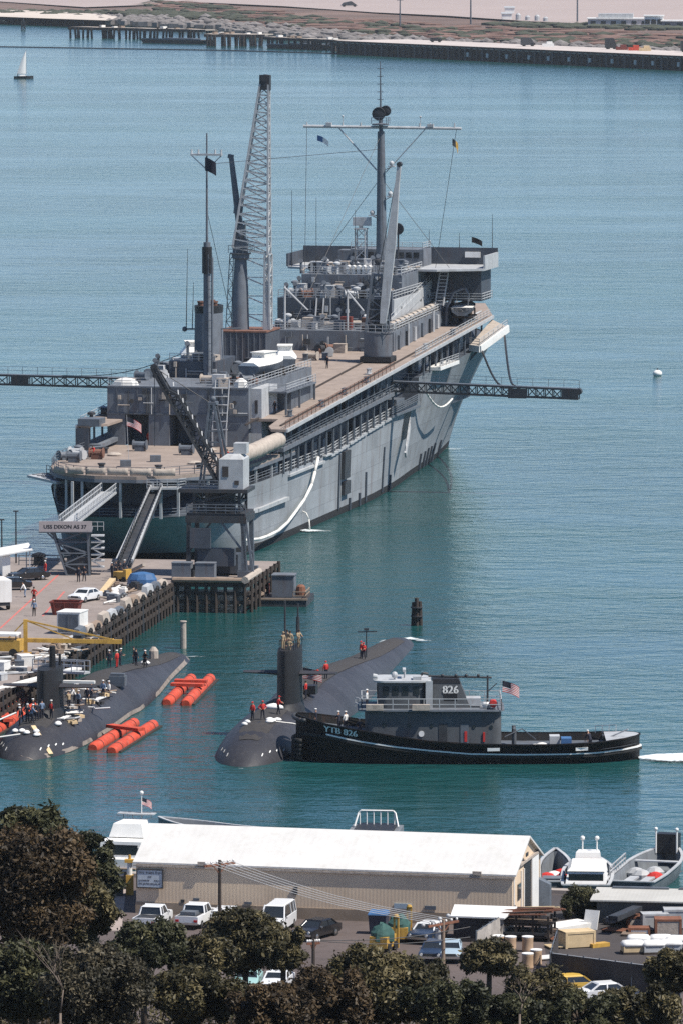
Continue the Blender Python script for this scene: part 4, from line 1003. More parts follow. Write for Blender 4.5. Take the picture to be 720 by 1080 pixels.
def submarine(label, F, sail_t, sail_h, weed=False):
    o = thing('submarine', label, 'submarine', F.o, F.rz)
    ax = lambda t: t if t < 36 else 36 + (t - 36) * SC
    tt = [ax(t) for t in sorted(set([a for a, _ in RAD] + list(np.arange(14, 104, 6.0))))]
    mb = MB(); n = 28
    def rg_(t, dr=0):
        r = sub_r(t) + dr
        return [(r * math.sin(2 * math.pi * k / n), t, sub_z(t) + r * math.cos(2 * math.pi * k / n) * (1.0 if math.cos(2 * math.pi * k / n) > -.2 else .9)) for k in range(n)]
    mb.loft([rg_(t) for t in tt]); mb.build('hull', M['subhull'], o, 50)
    # non-skid walkway on the crown and the raised casing behind the sail
    mb = MB(); rows = []
    for t in [ax(q) for q in (6, 9, 13, 18, 24, 30, 36, 38.5, 41, 50, 60, 70, 78, 86, 93, 97)]:
        r = sub_r(t); half = min(1.45, r * .5) if t > 6 else .9
        rows.append([(x, t, sub_z(t) + math.sqrt(r * r - x * x) + .035) for x in np.linspace(-half, half, 7)])
    mb.loft(rows, False, False, False); mb.build('walkway', M['subdeck'], o, True)
    if weed:
        mb = MB(); rows = []
        for t in [ax(q) for q in (2, 4, 8, 14, 24, 36, 41, 60, 76, 86, 94, 100)]:
            r = sub_r(t) + .03; zs = [.05, .22, .42]
            rows.append([(math.sqrt(max(.01, r * r - (z - sub_z(t)) ** 2)), t, z) for z in zs])
        mb.loft(rows, False, False, False); mb.build('waterline_band', M['weed'], o, True)
    # pale limber hole marks near the bow and deck fittings
    for sg in (-1, 1):
        for k in range(4 if sg > 0 else 3):
            t = 3.6 + k * 1.25 if sg > 0 else 3.5 + k * 1.3; ang = sg * (.62 + .11 * k); r = sub_r(t) + .03
            mb = MB(); q = [(r * math.sin(ang + a), t + d, sub_z(t + d) + sub_r(t + d) * math.cos(ang + a) + .03) for a, d in ((-.014, 0), (.014, .04), (.02, .6), (-.01, .56))]
            mb.add(q + [(x, y, z + .05) for x, y, z in q], [(0, 1, 2, 3), (4, 5, 6, 7), (0, 1, 5, 4), (1, 2, 6, 5), (2, 3, 7, 6), (3, 0, 4, 7)]); mb.build('draft_mark', M['whitecloth'], o)
    zt = sub_z(20) + 4.6
    mb = MB(); L = 7.4; rr = []
    prof = [(0, 0.05), (.04, .42), (.12, .8), (.28, 1.1), (.5, 1.15), (.75, .85), (.92, .4), (1, .05)]
    for z, k in ((zt - .8, 1.06), (zt + .4, 1.0), (sail_h - .35, .97), (sail_h, .9)):
        pts = [(w_ * k, sail_t + L * f) for f, w_ in prof] + [(-w_ * k, sail_t + L * f) for f, w_ in reversed(prof)]
        rr.append([(x, t, z) for x, t in pts])
    mb.loft(rr); sail = mb.build('sail', M['subsail'], o, 40)
    mb = MB(); mb.loft([[(x, t, z) for x, t in [(w_ * q, sail_t - .9 * (q - 1) * 3 + L * f * (1 + .12 * (q - 1))) for f, w_ in prof] + [(-w_ * q, sail_t - .9 * (q - 1) * 3 + L * f * (1 + .12 * (q - 1))) for f, w_ in reversed(prof)]] for z, q in ((zt - 1.3, 1.5), (zt - .2, 1.25), (zt + .25, 1.02))]); mb.build('sail_fillet', M['subsail'], sail, 40)
    pz = zt + (sail_h - zt) * .56
    for sg in (-1, 1):
        mb = MB(); rr = []
        for x, c0, c1, th in ((1.0, sail_t + 2.0, sail_t + 4.5, .26), (4.55, sail_t + 2.6, sail_t + 4.1, .12)):
            rr.append([(sg * x, c0, pz), (sg * x, c0 + .3 * (c1 - c0), pz + th), (sg * x, c1, pz), (sg * x, c0 + .3 * (c1 - c0), pz - th)])
        mb.loft(rr); mb.build('fairwater_plane', M['subhull'], sail, 60)  # lighter than the sail, so the sunlit plane tops are in the colour
    sail.location.x = SX
    return o, sail, zt, pz
# the boat coming in
F1 = Frame((-9.7, 618.4), 9.1)
s1, sail1, zt1, pz1 = submarine('black submarine under way with the tug pressing against its side', F1, 20.5, 8.7)
mb = MB()
MB().tube((-.35, 22.8, 8.6), (-.35, 22.8, 13.4), .11, .09, 8).build('periscope_mast', M['dark'], sail1); mb.tube((.55, 25, 8.6), (.55, 25, 12.9), .1, .08, 8)
mb.tube((.55, 25, 9.8), (.55, 25, 11.6), .2, .17, 8); mb.build('periscope_mast', M['dark'], sail1)
mb = MB(); mb.rail([(-.7, 21.6, 8.7), (.7, 21.6, 8.7), (.8, 26, 8.7), (-.8, 26, 8.7), (-.7, 21.6, 8.7)], .9, 1, 1.0, .025, .03); mb.build('bridge_rail', M['dark'], sail1)
def top1(t, x=0): return sub_z(t) + math.sqrt(max(0, sub_r(t) ** 2 - x * x)) + .05
mb = MB(); mb.box(.6, 2.2, 31.6, 33.0, top1(32) - .1, top1(32) + .75); mb.build('hatch_screen', M['black'], s1)
us_flag('striped ensign on a short staff just behind the sail of the moving submarine', F1.w(1.4, 28.6, top1(29) + 2.9), -.25, 1.9, 1.05, .25, 2.9)
mb = MB(); mb.lathe((.1, 19.6, top1(19.6) - .03), [(.9, 0), (.8, .25), (.4, .42), (.05, .5)], 10, 1.1, .6); mb.build('canvas_bundle', M['whitecloth'], s1, True)
def on1(x, t): return F1.w(x, t, top1(t, x))
RV = dict(vest='red', shirt='red', pants='navy')
people1 = [((-.75, 12.6), 'left one of two red vested line handlers standing close together on the bow', 'stand', 2.4), ((.15, 12.9), 'red vested line handler beside the white sacks, right one of the close pair', 'hips', -2.8),
           ((1.05, 16.4), 'red vested line handler alone between the bow pair and the sail', 'reach', -1.2), ((1.2, 37.5), 'stooping red vested sailor behind the sail beside the striped ensign', 'bend', -.6),
           ((1.3, 43.5), 'upright red vested sailor midway along the after deck of the moving submarine', 'stand', .5), ((1.1, 69), 'red vested sailor furthest aft near the tail of the moving submarine', 'reach', 2.8), ((.75, 69.6), 'second figure close behind the furthest aft red vested sailor', 'stand', 2.0)]
for (x, t), lb, ps, yw in people1: person(on1(x, t), yw, lb, ps, hat=('cap', 'red'), group='line handlers on the moving submarine', **RV)
for x, t, ps, lb, hh in ((-.45, 22.2, 'point', 'khaki lookout at the left front of the sail top', .0), (.1, 23.2, 'stand', 'khaki officer in the middle of the sail top', .25), (.7, 24.4, 'reach', 'khaki sailor at the right rear of the sail top', .1), (.2, 21.8, 'hips', 'khaki sailor lowest at the front edge of the sail top', -.55), (-.3, 23.9, 'stand', 'khaki sailor standing by the taller periscope mast', .2)):
    person(F1.w(x + 1.0, t, 8.62 + min(0, hh)), rg.uniform(2.2, 4), lb, ps, 'khaki', 'khaki', KC if rg.random() < .6 else None, group='watch standers on top of the sail')
person(on1(1.6, 29.5), 1.2, 'sailor in pink shirt close behind the sail foot', 'stand', 'red', 'navy', group=None)
def sack(F, x, t, z, r, label, m='whitecloth', group='white line bags on deck'):
    mb = MB(); mb.lathe((0, 0, 0), [(r, 0), (r * 1.1, r * .35), (r * .7, r * .75), (r * .15, r * .95)], 9, 1.25, .85)
    o = mb.build('line_bag', M[m], None, True); o.location = F.w(x, t, z); o.rotation_euler = (0, 0, rg.uniform(0, 3)); return tag(o, label, 'bag', group)
for x, t in ((-1.35, 11.4), (-1.2, 12.2)): sack(F1, x, t, top1(t, x) - .05, .3, 'white line bag left of the red vested pair on the submarine bow')
for x, t in ((.95, 12.2), (1.15, 13), (1.4, 13.9), (.8, 13.1)): sack(F1, x, t, top1(t, x) - .05, .32, 'white line bag right of the red vested pair on the submarine bow')
mb = MB()
for (a, b_) in (((1.2, 12.8), (2.6, 15.5)), ((2.6, 15.5), (3.3, 17.5))): mb.tube((a[0], a[1], top1(a[1], a[0]) + .02), (b_[0], b_[1], top1(b_[1], b_[0]) + .02), .06, .06, 5)
ro = thing('towing_line', 'pale line running from the bow pair down to the tug', 'rope', F1.o, F1.rz); mb.build('rope', M['canvas_wh'], ro)
foam('tail_foam', [F1.w(-2.6, 98, 0), F1.w(-1.6, 102.5, 0), F1.w(.6, 105, 0), F1.w(2.6, 103, 0), F1.w(5, 102, 0)], [.5, 1.2, 1.6, 1.2, .5], [.35, .7, .8, .6, .2], 'white water washing over the submarine tail')
foam('bow_ripple', [F1.w(-1.6, -.3, 0), F1.w(-.6, -.6, 0), F1.w(.6, -.6, 0), F1.w(1.6, -.2, 0)], [.3, .45, .45, .3], [.35, .5, .5, .3], 'thin line of foam at the submarine bow')

# the boat alongside the pier
F2 = Frame((-30.8, 622.6), 9.1)
SC = .72; SX = .3
s2, sail2, zt2, pz2 = submarine('black submarine moored beside the pier with a crowd on deck', F2, 12.0, 7.3, True)
mb = MB(); mb.tube((.2, 15.4, 7.2), (.2, 15.4, 9.3), .33, .3, 8); mb.build('periscope_mast', M['subsail'], sail2); mb = MB(); mb.tube((.6, 17, 7.2), (.6, 17, 8.4), .15, .12, 8); mb.build('periscope_mast', M['subsail'], sail2)
mb = MB(); mb.box(1.3, 4.4, 15.0, 15.5, pz2 + .25, pz2 + .5); mb.build('plane_cover', M['canvas_wh'], sail2)
def top2(t, x=0): return sub_z(t) + math.sqrt(max(0, sub_r(t) ** 2 - x * x)) + .05
def on2(x, t): return F2.w(x, t, top2(t, x))
foam('tail_foam', [F2.w(-1, 83, 0), F2.w(1.2, 84, 0), F2.w(3, 84.5, 0), F2.w(5, 84.5, 0)], [.5, .9, .8, .4], [.3, .6, .55, .2], 'streak of white water at the tail of the moored submarine')
lbl_f = 'sailor in the dark uniformed cluster on the bow of the moored submarine'
for x, t, ps, sh, hat in ((-1.3, 8.6, 'stand', 'navy', WH), (-.7, 9.2, 'hips', 'navy', WH), (-.9, 10.1, 'stand', 'navy', NV), (-.2, 8.9, 'reach', 'bluecloth', WH), (.1, 9.9, 'stand', 'navy', NV), (-1.5, 10.4, 'bend', 'navy', WH), (.4, 10.8, 'stand', 'bluecloth', NV), (-.5, 11.2, 'walk', 'navy', WH)):
    person(on2(x, t), rg.uniform(0, 6), lbl_f, ps, sh, 'navy', hat, group='sailors on the bow of the moored submarine')
person(on2(1.2, 11.4), 2.5, 'man with a red vest just ahead of the moored submarine sail', 'stand', 'navy', 'navy', WH, 'red')
lbl_m = 'crewman in the working party around the sail of the moored submarine'
for x, t, ps, sh, pn, hat in ((1.7, 17.5, 'reach', 'khaki', 'navy', None), (2.2, 19.5, 'stand', 'bluecloth', 'navy', WH), (1.6, 21, 'bend', 'whitecloth', 'navy', WH), (2.4, 23, 'walk', 'navy', 'navy', NV), (1.0, 24.5, 'stand', 'whitecloth', 'khaki', None), (2.2, 26, 'hips', 'bluecloth', 'navy', WH), (-1.8, 20, 'stand', 'khaki', 'khaki', KC), (-2.0, 24, 'reach', 'navy', 'navy', WH)):
    person(on2(x, t), rg.uniform(0, 6), lbl_m, ps, sh, pn, hat, group='working party by the moored submarine sail')
person(on2(2.6, 30), 2.6, 'sailor in pale blue shirt standing in front of the walkway brow', 'stand', 'bluecloth', 'navy', WH)
person(on2(2.9, 31.5), 2.0, 'sailor in white shirt beside the pale blue shirted one', 'stand', 'whitecloth', 'navy', WH)
lbl_a = 'man in the dark group on the after deck of the moored submarine'
for x, t, ps, sh, hat in ((-.9, 51, 'stand', 'navy', WH), (.9, 56, 'stand', 'navy', NV), (1.6, 57.5, 'hips', 'blackcloth', WH), (1.2, 59.5, 'walk', 'navy', NV), (-.2, 53, 'reach', 'navy', WH), (.2, 58.5, 'stand', 'blackcloth', NV)):
    person(on2(x, t), rg.uniform(0, 6), lbl_a, ps, sh, 'navy', hat, group='men on the after deck of the moored submarine')
person(on2(.2, 49.5), 1.0, 'man draped in a red coat among the dark after group', 'stand', 'red', 'red', WH, 'red')
for x, t in ((-.7, 6.6), (-.1, 6.0), (.7, 6.6), (.9, 5.8), (-1.5, 7.2)): sack(F2, x, t, top2(t, x) - .05, .34, 'white line bag at the feet of the moored submarine bow cluster')
sack(F2, 2.0, 10.6, top2(10.6, 2.0) - .05, .4, 'lone white line bag beside the moored submarine sail'); sack(F2, .9, 61, top2(61) - .1, .4, 'white line bag beside the dark after group')
def plank(F, a, b_, w_, m, label, name='plank', cat='plank', h=.1):
    pa, pb = F.w(*a), F.w(*b_); mb = MB(); d = pb - pa; mb.beam((0, 0, 0), d, w_, h); o = mb.build(name, M[m]); o.location = pa; return tag(o, label, cat)
plank(F2, (.2, 7.4, top2(7.4) + .1), (2.6, 4.2, top2(5, 2.6) - .3), .45, 'wood_lt', 'tan plank lying across the bow of the moored submarine', h=.3)
plank(F2, (1.9, 12.6, top2(13, 2) + .06), (2.1, 15, top2(15, 2.2) + .06), .6, 'whitecloth', 'first white deck plank beside the moored submarine sail')
plank(F2, (2.0, 16, top2(16, 2.1) + .06), (2.2, 18.4, top2(18, 2.3) + .06), .6, 'whitecloth', 'second white deck plank beside the moored submarine sail')
plank(F2, (2.3, 25, top2(25, 2.4) + .08), (2.5, 31, top2(31, 2.6) + .08), .6, 'whitecloth', 'long white deck plank behind the moored submarine sail')
mb = MB(); mb.box(-.8, .8, 0, 1.2, 0, 1.0); mb.box(-.7, .7, .2, 1.0, 1.0, 1.25); o = mb.build('deck_box', M['gray_mid']); o.location = on2(2.4, 38); o.rotation_euler = (0, 0, F2.rz); tag(o, 'gray box on the after deck of the moored submarine', 'box')
mb = MB(); mb.lathe((0, 0, 0), [(.5, 0), (.5, .8), (.2, 1.2)], 9); o = mb.build('capstan_cover', M['canvas']); o.location = on2(.1, 70); tag(o, 'small covered capstan near the tail of the moored submarine', 'capstan')
for k in range(22):                              # working gear strewn around the sail and along the after deck
    t = rg.uniform(13, 36); x = rg.uniform(1.2, 2.9) if t < 20 or rg.random() < .7 else rg.uniform(-2.2, .4)
    m = ('canvas_wh', 'wood_lt', 'gray_lt', 'dark', 'wood', 'canvas')[k % 6]; z = top2(t, x)
    if k % 2: o = MB().obox((0, 0, 0), (rg.uniform(.5, 1.2), rg.uniform(.4, .8), rg.uniform(.25, .7))).obox((.1, 0, 0), (.4, 1.0, .3)).build('gear_box', M[m])
    else: o = MB().path([Vector((rg.uniform(-1, 1), q * .8 - 1.6, .1 + .06 * (q % 2))) for q in range(5)], .09, 6).build('air_hose', M[m])
    o.location = F2.w(x, t, z); o.rotation_euler = (0, 0, rg.uniform(0, 3)); c_ = {'canvas_wh': 'off white', 'wood_lt': 'pale tan', 'gray_lt': 'light gray', 'dark': 'dark', 'wood': 'brown', 'canvas': 'beige'}[m]
    tag(o, c_ + (' gear box' if k % 2 else ' hose') + ' strewn about the sail of the moored submarine', 'box' if k % 2 else 'hose', c_ + (' gear boxes' if k % 2 else ' hoses') + ' on the moored submarine')
# long pale brow lying beside the crowd, from the pier to the boat
def brow(label, a, b_, w_, m='gray_lt', rails=True, name='gangway'):
    a, b_ = Vector(a), Vector(b_); d = b_ - a; L = d.length
    o = thing(name, label, 'gangway', a)
    mb = MB(); mb.beam((0, 0, 0), d, w_, .22); mb.build('deck_plank', M[m], o)
    if rails:
        s_ = Vector((d.y, -d.x, 0)).normalized() * (w_ / 2 - .05)
        for q in (s_, -s_):
            mb = MB(); mb.rail([q + Vector((0, 0, .1)), q + d + Vector((0, 0, .1))], 1.05, 2, 1.4, .045, .045); mb.build('handrail', M[m], o)
    return o
brow('pale gangway laid from the pier across to the moored submarine', F2.w(-6.3, 40, 3.9), F2.w(-.6, 38, 3.95), 1.2, 'gray_lt')
brow('long pale brow lying along the pier edge by the crowd', F2.w(-8.6, 24, 3.4), F2.w(-3.2, 46, 3.4), 1.0, 'canvas_wh', False)
# ------------------------------------------------------------------ harbour tug
FT = Frame((-4.3, 625.6), 90.0)       # local +Y runs aft (to the right), local +X towards the viewer
tug = thing('harbor_tug', 'black hulled gray harbor tug nosing into the side of the moving submarine', 'tug', FT.o, FT.rz)
tug.scale = (1, .968, 1)
M['tughull'] = pmat('tug_black_hull', (.009, .009, .010), .6, .3, .6, RUST, .3, 1.2, spec=.2)
M['tughouse'] = pmat('tug_gray_house', (.085, .092, .10), .65, .2, .7, RUST, .35, 1.2, spec=.25)
M['bottom_red'] = pmat('boot_top_red', (.08, .02, .018), .7, .3, 1)
TW = [(0, .3), (.5, 1.25), (1.5, 2.4), (3, 3.3), (5, 3.95), (8, 4.35), (13, 4.5), (22, 4.45), (27, 4.2), (30, 3.6), (32, 2.6), (33.2, 1.2), (33.6, .2)]
TS = [(0, 4.35), (3, 3.75), (7, 3.15), (12, 2.35), (18, 1.95), (24, 1.9), (29, 2.05), (33.6, 2.4)]
TSt = [(0, 2.9), (3, 2.75), (6, 2.2), (11, 1.5), (17, 1.0), (23, .92), (29, 1.0), (33.6, 1.3)]
def tw(t, z):
    top = ip(t, TS); f = min(1, max(0, z / top)); k = (.80 + .2 * f) if t > 6 else ((.55 + .075 * (t) / 1.8) + (.45 - .075 * t / 1.8) * f ** .8)
    if t > 28: k = (.8 - .06 * (t - 28)) + (.2 + .06 * (t - 28)) * f
    return ip(t, TW) * k
tt = [0, .25, .5, 1, 1.5, 2.2, 3, 4, 5, 6.5, 8, 10, 13, 17, 22, 25, 27, 29, 30, 31, 32, 32.7, 33.2, 33.6]
mb = MB(); rr = []
for t in tt:
    h = ip(t, TS); zs = [h, h * .8, h * .6, h * .35, .12, -1]
    rr.append([(-tw(t, z), t, z) for z in zs] + [(tw(t, z), t, z) for z in reversed(zs)])
mb.loft(rr, True, True, False); mb.build('hull', M['tughull'], tug, 45)
mb = MB(); mb.loft([[(-tw(t, 9) * .96, t, ip(t, TS) - .75), (tw(t, 9) * .96, t, ip(t, TS) - .75)] for t in tt[2:-1]], False, False, False); mb.build('main_deck', M['gray_mid'], tug)
mb = MB(); mb.loft([[(sg * (tw(t, 9) * .94), t, ip(t, TS) + dz) for sg, dz in ((-1, .02), (1, .02))] for t in (30.2, 31, 32, 32.7, 33.2, 33.5)], False, False, False); mb.build('fantail_grating', M['gray_lt'], tug)
def strake(zf, w_, h, t0, m, name):
    tq = [t for t in tt if t >= t0]; mb = MB(); 
    path = [(tw(t, zf(t)), t, zf(t)) for t in tq] + [(-tw(t, zf(t)), t, zf(t)) for t in reversed(tq)]
    rr = []
    for i, p in enumerate(path):
        a, b_ = Vector(path[max(0, i - 1)]), Vector(path[min(len(path) - 1, i + 1)]); d = (b_ - a).normalized(); s_ = Vector((d.y, -d.x, 0)).normalized() * w_
        p = Vector(p); z = Vector((0, 0, h / 2)); rr.append([p - s_ * .3 - z, p + s_ - z, p + s_ + z, p - s_ * .3 + z])
    mb.loft(rr); return mb.build(name, M[m], tug)
strake(lambda t: ip(t, TSt), .2, .13, 2.5, 'whitecloth', 'guard_stripe')
strake(lambda t: ip(t, TSt) - .22, .24, .26, .4, 'rubber', 'rubbing_strake')
strake(lambda t: ip(t, TS) - .02, .1, .12, .25, 'tughull', 'bulwark_cap')
mb = MB()
for t in (18.6, 27.2, 33.0): mb.hexa([(tw(t, 2) - .1, t, 1.3), (tw(t, 2) + .03, t, 1.3), (tw(t + 1.5, 2) + .03, t + 1.2, 1.33), (tw(t, 2) - .1, t + 1.2, 1.33), (tw(t, 2) - .1, t, 1.6), (tw(t, 2) + .03, t, 1.6), (tw(t + 1.5, 2) + .03, t + 1.2, 1.62), (tw(t, 2) - .1, t + 1.2, 1.62)]) if t < 30 else None
mb.build('freeing_port', M['whitecloth'], tug)
# stacked bow fender
for k in range(5):
    z = .3 + k * .42; mb = MB(); q = []
    for i in range(9):
        a = -1.25 + 2.5 * i / 8; q.append((2.15 * math.sin(a) * (1 + .03 * k), .75 - 1.15 * math.cos(a) + .15, z))
    mb.path(q, .23, 8); mb.build('bow_fender', M['rubber'], tug, True)
mb = MB(); q = [(2.6 * math.sin(a), 1.2 - 1.45 * math.cos(a), 4.1 - .1 * abs(a)) for a in np.linspace(-1.4, 1.4, 11)]; mb.path(q, .2, 8); mb.build('bow_fender', M['dark'], tug, True)
# deckhouse
def rounded(x, t0, t1, r, n=4):
    p = []
    for cx, cy_, a0 in ((x - r, t1 - r, 0), (-x + r, t1 - r, 90), (-x + r, t0 + r, 180), (x - r, t0 + r, 270)):
        for i in range(n + 1):
            a = R(a0 + 90 * i / n); p.append((cx + r * math.cos(a), cy_ + r * math.sin(a)))
    return p
mb = MB(); mb.prism(rounded(2.9, 6.7, 20.0, .9), 1.0, 4.9); house = mb.build('deckhouse', M['tughouse'], tug, 40)
mb = MB(); mb.prism(rounded(3.3, 6.0, 20.3, 1.0), 4.9, 5.05); mb.build('upper_deck', M['gray'], tug, 40)
for t, z, r in ((8.6, 3.6, .2), (11.0, 3.5, .2), (13.2, 3.5, .2), (17.3, 3.4, .18), (19.0, 3.4, .18)):
    mb = MB(); mb.tube((2.86, t, z), (2.94, t, z), r, r, 12); mb.build('porthole', M['glass'], house)
mb = MB(); mb.tube((2.88, 12.2, 2.75), (2.97, 12.2, 2.75), .28, .28, 14); mb.build('life_ring', M['whitecloth'], house)
for t, m in ((13.9, 'dark'), (16.0, 'gray_mid')):
    mb = MB(); mb.box(2.88, 2.95, t, t + .8, 1.75, 3.7); mb.build('door', M[m], house)
mb = MB(); mb.box(2.9, 3.0, 16.4, 16.65, 2.0, 3.0); mb.box(2.9, 3.0, 18.2, 18.4, 2.0, 2.9); mb.build('fire_hose', M['red'], house)
mb = MB(); mb.prism(rounded(2.3, 7.9, 12.6, 1.0), 5.05, 7.55); ph = mb.build('pilothouse', M['tughouse'], tug, 40)
mb = MB(); mb.prism(rounded(2.55, 7.5, 12.9, 1.1), 7.55, 7.72); mb.build('roof', M['gray_lt'], ph, 40)
for t in (8.7, 9.65, 10.6, 12.0 - .3):
    mb = MB(); mb.box(2.28, 2.33, t - .3, t + .32, 6.35, 7.2); mb.build('window', M['glass'], ph)
for x in (-1.4, -.5, .4, 1.3):
    mb = MB(); mb.box(x - .3, x + .35, 7.87, 7.92, 6.35, 7.2); mb.build('window', M['glass'], ph)
mb = MB(); mb.box(2.32, 2.42, 12.62, 13.3, 4.95, 7.7); mb.box(-2.2, 2.4, 12.65, 13.2, 5.05, 7.6); mb.build('after_screen', M['gray_lt'], ph)
# funnel
mb = MB(); n0 = [(1.5, 13.35), (1.5, 17.0), (-1.5, 17.0), (-1.5, 13.35)]
mb.loft([[(x, y, 5.05) for x, y in n0], [(x * .85, 13.35 if y < 14 else 16.0, 7.35) for x, y in n0]]); fn = mb.build('funnel', M['tughouse'], tug)
mb = MB(); mb.loft([[(x * .87, 13.3 if y < 14 else 16.05, 7.35) for x, y in n0], [(x * .83, 13.25 if y < 14 else 15.85, 7.75) for x, y in n0]]); mb.build('funnel_cap', M['black'], fn)
mb = MB(); mb.box(1.38, 1.44, 14.4, 15.7, 5.1, 6.4); mb.build('funnel_louver', M['black'], fn)
def text_verts(s_, size):
    cu = bpy.data.curves.new('lettering', 'FONT'); cu.body = s_; cu.size = size; cu.align_x = 'LEFT'; cu.resolution_u = 2
    o = bpy.data.objects.new('tmp', cu); COL.objects.link(o)
    dg = bpy.context.evaluated_depsgraph_get(); dg.update(); me = bpy.data.meshes.new_from_object(o.evaluated_get(dg))
    v = [tuple(q.co) for q in me.vertices]; f = [tuple(p.vertices) for p in me.polygons]
    bpy.data.objects.remove(o); bpy.data.curves.remove(cu); bpy.data.meshes.remove(me)
    return v, f
def lettering(s_, size, fn_, mat, parent, name='lettering', wide=1.0, bold=.0):
    v, f = text_verts(s_, size); mb = MB(); mb.add([fn_(x * wide, y) for x, y, z in v], f)
    if bold: mb.add([fn_((x + bold) * wide, y) for x, y, z in v], f)
    return mb.build(name, mat, parent)
M['letter_w'] = pmat('white_lettering', (.8, .8, .78), .6, .05, 2)
lettering('826', 1.05, lambda x, y: (1.5 - .098 * (5.9 + y - 5.05) + .035, 14.25 + x, 6.42 + y), M['letter_w'], fn, bold=.05)
lettering('YTB 826', .82, lambda x, y: (tw(2.7 + x, 3.02 - .13 * x + y) + .06, 2.7 + x, 3.02 - .13 * x + y), M['letter_w'], tug, bold=.05, wide=1.12)
# upper rails, mast, lights, boxes
mb = MB(); mb.rail([(3.15, 6.4, 5.05), (3.2, 20.0, 5.05), (-3.2, 20.0, 5.05), (-3.15, 6.4, 5.05), (3.15, 6.4, 5.05)], 1.05, 2, 1.5, .035, .035); mb.build('railing', M['gray_lt'], tug)
mb = MB(); mb.rail([(2.0, 5.8, 5.05), (2.9, 6.2, 5.05)], 1.05, 2, .8, .04); mb.build('railing', M['gray_lt'], tug)
for t, x in ((7.6, 3.25), (12.1, 3.25)):
    mb = MB(); mb.box(x - .2, x + .35, t - .8, t + .9, 5.05, 5.6); mb.build('life_raft_box', M['canvas'], tug)
mb = MB(); mb.tube((1.6, 19.2, 5.6), (3.0, 19.2, 5.6), .35, .35, 12); mb.build('life_ring', M['red'], tug)
mb = MB(); mb.tube((1.8, 18.2, 5.35), (1.8, 19.0, 5.35), .3, .3, 10); mb.build('life_raft_canister', M['whitecloth'], tug, True)
mb = MB(); mb.tube((0, 10.6, 7.72), (0, 10.6, 8.5), .1, .1, 8); mb.box(-.9, .9, 10.4, 10.7, 8.4, 8.6); mb.ball((1.2, 9.6, 8.15), .33); mb.tube((1.2, 9.6, 7.7), (1.2, 9.6, 8), .08, .08, 6); mb.box(.4, 1.8, 11.4, 12.2, 7.72, 8.05); mb.tube((1.3, 7.9, 8.0), (1.3, 7.5, 8.05), .22, .25, 10); mb.tube((1.3, 7.9, 7.72), (1.3, 7.9, 8), .06, .06, 6); mb.build('roof_fittings', M['gray_lt'], ph)
mb = MB(); mb.tube((0, 18.7, 5.05), (0, 18.7, 7.95), .11, .09, 8); mb.tube((0, 12.9, 7.9), (0, 19.1, 7.75), .1, .09, 8)
for t in (14.3, 15.6, 16.6, 17.8): mb.ball((0, t, 7.95), .16)
mb.path([(0, 12.0, 7.75), (0, 12.4, 8.2), (0, 12.9, 8.1)], .12); mb.tube((0, 18.7, 6.4), (.0, 19.6, 7.2), .05, .05, 6); mb.build('after_mast', M['dark'], tug)
mb = MB(); mb.box(-1.0, 1.0, 16.8, 18.1, 5.05, 5.2); mb.obox((.6, 17.3, 5.2), (1.6, 1.4, .75)); mb.build('deck_locker', M['gray_lt'], tug)
us_flag('striped ensign on the stern staff of the harbor tug', FT.w(.4, 19.5, 7.5), .0, 1.6, 1.05, .45, 1.2, (.35, 0))
mb = MB()
for t, x in ((21.3, 1.2), (21.3, -1.2)): mb.tube((x, t, 1.1), (x, t, 3.0), .2, .2, 8)
mb.tube((-1.6, 21.3, 2.8), (1.6, 21.3, 2.8), .16, .16, 8); mb.build('towing_bitt', M['tughouse'], tug)
for t, x, m in ((24, 1.5, 'canvas_wh'), (25.3, -1.0, 'gray_lt'), (26.4, .6, 'blue'), (30.5, -1.3, 'dark'), (23.3, 2.6, 'canvas_wh')):
    mb = MB(); mb.lathe((x, t, 1.15), [(.7, 0), (.75, .3), (.35, .55), (.1, .6)], 10) if m == 'canvas_wh' else mb.box(x - .8, x + .8, t - .5, t + .5, 1.15, 2.1); mb.build('rope_coil' if m == 'canvas_wh' else 'deck_locker', M[m], tug)
MB().rail([(-3.4, 29.4, 2.0), (-2.5, 31.4, 2.2)], .7, 1, .6).build('railing', M['gray_lt'], tug); mb = MB(); mb.tube((.4, 30.4, 2.0), (1.4, 32.4, 3.0), .07, .07); mb.build('stern_chock', M['gray_lt'], tug)
mb = MB(); mb.path([(2.2, 4.5, 3.4), (3.6, 8.5, 2.4), (3.3, 10.4, 2.2)], .05); mb.build('mooring_line', M['gray_dk'], tug); mb = MB(); mb.path([(3.2, 20.3, 2.5), (2.6, 22, 3.2), (1.2, 23.4, 2)], .05); mb.build('mooring_line', M['gray_dk'], tug)
for (x, t, z), ps, sh, lb in (((.6, 1.9, 3.05), 'stand', 'navy', 'white hatted sailor standing in the very bow of the tug'), ((1.6, 4.1, 2.95), 'reach', 'navy', 'white hatted sailor leaning over the tug rail at the lettering'), ((1.0, 4.7, 2.85), 'stand', 'whitecloth', 'white shirted sailor behind the leaning one on the tug foredeck'), ((2.6, 6.0, 2.4), 'hips', 'navy', 'white hatted sailor in front of the tug deckhouse'), ((1.9, 6.7, 5.05), 'stand', 'whitecloth', 'white shirted man on the tug upper deck before the pilothouse'), ((2.2, 27.8, 1.25), 'bend', 'navy', 'deckhand bending by the tug stern rail')):
    person(FT.w(x, t, z), rg.uniform(.3, 2.2), lb, ps, sh, 'navy', WH)
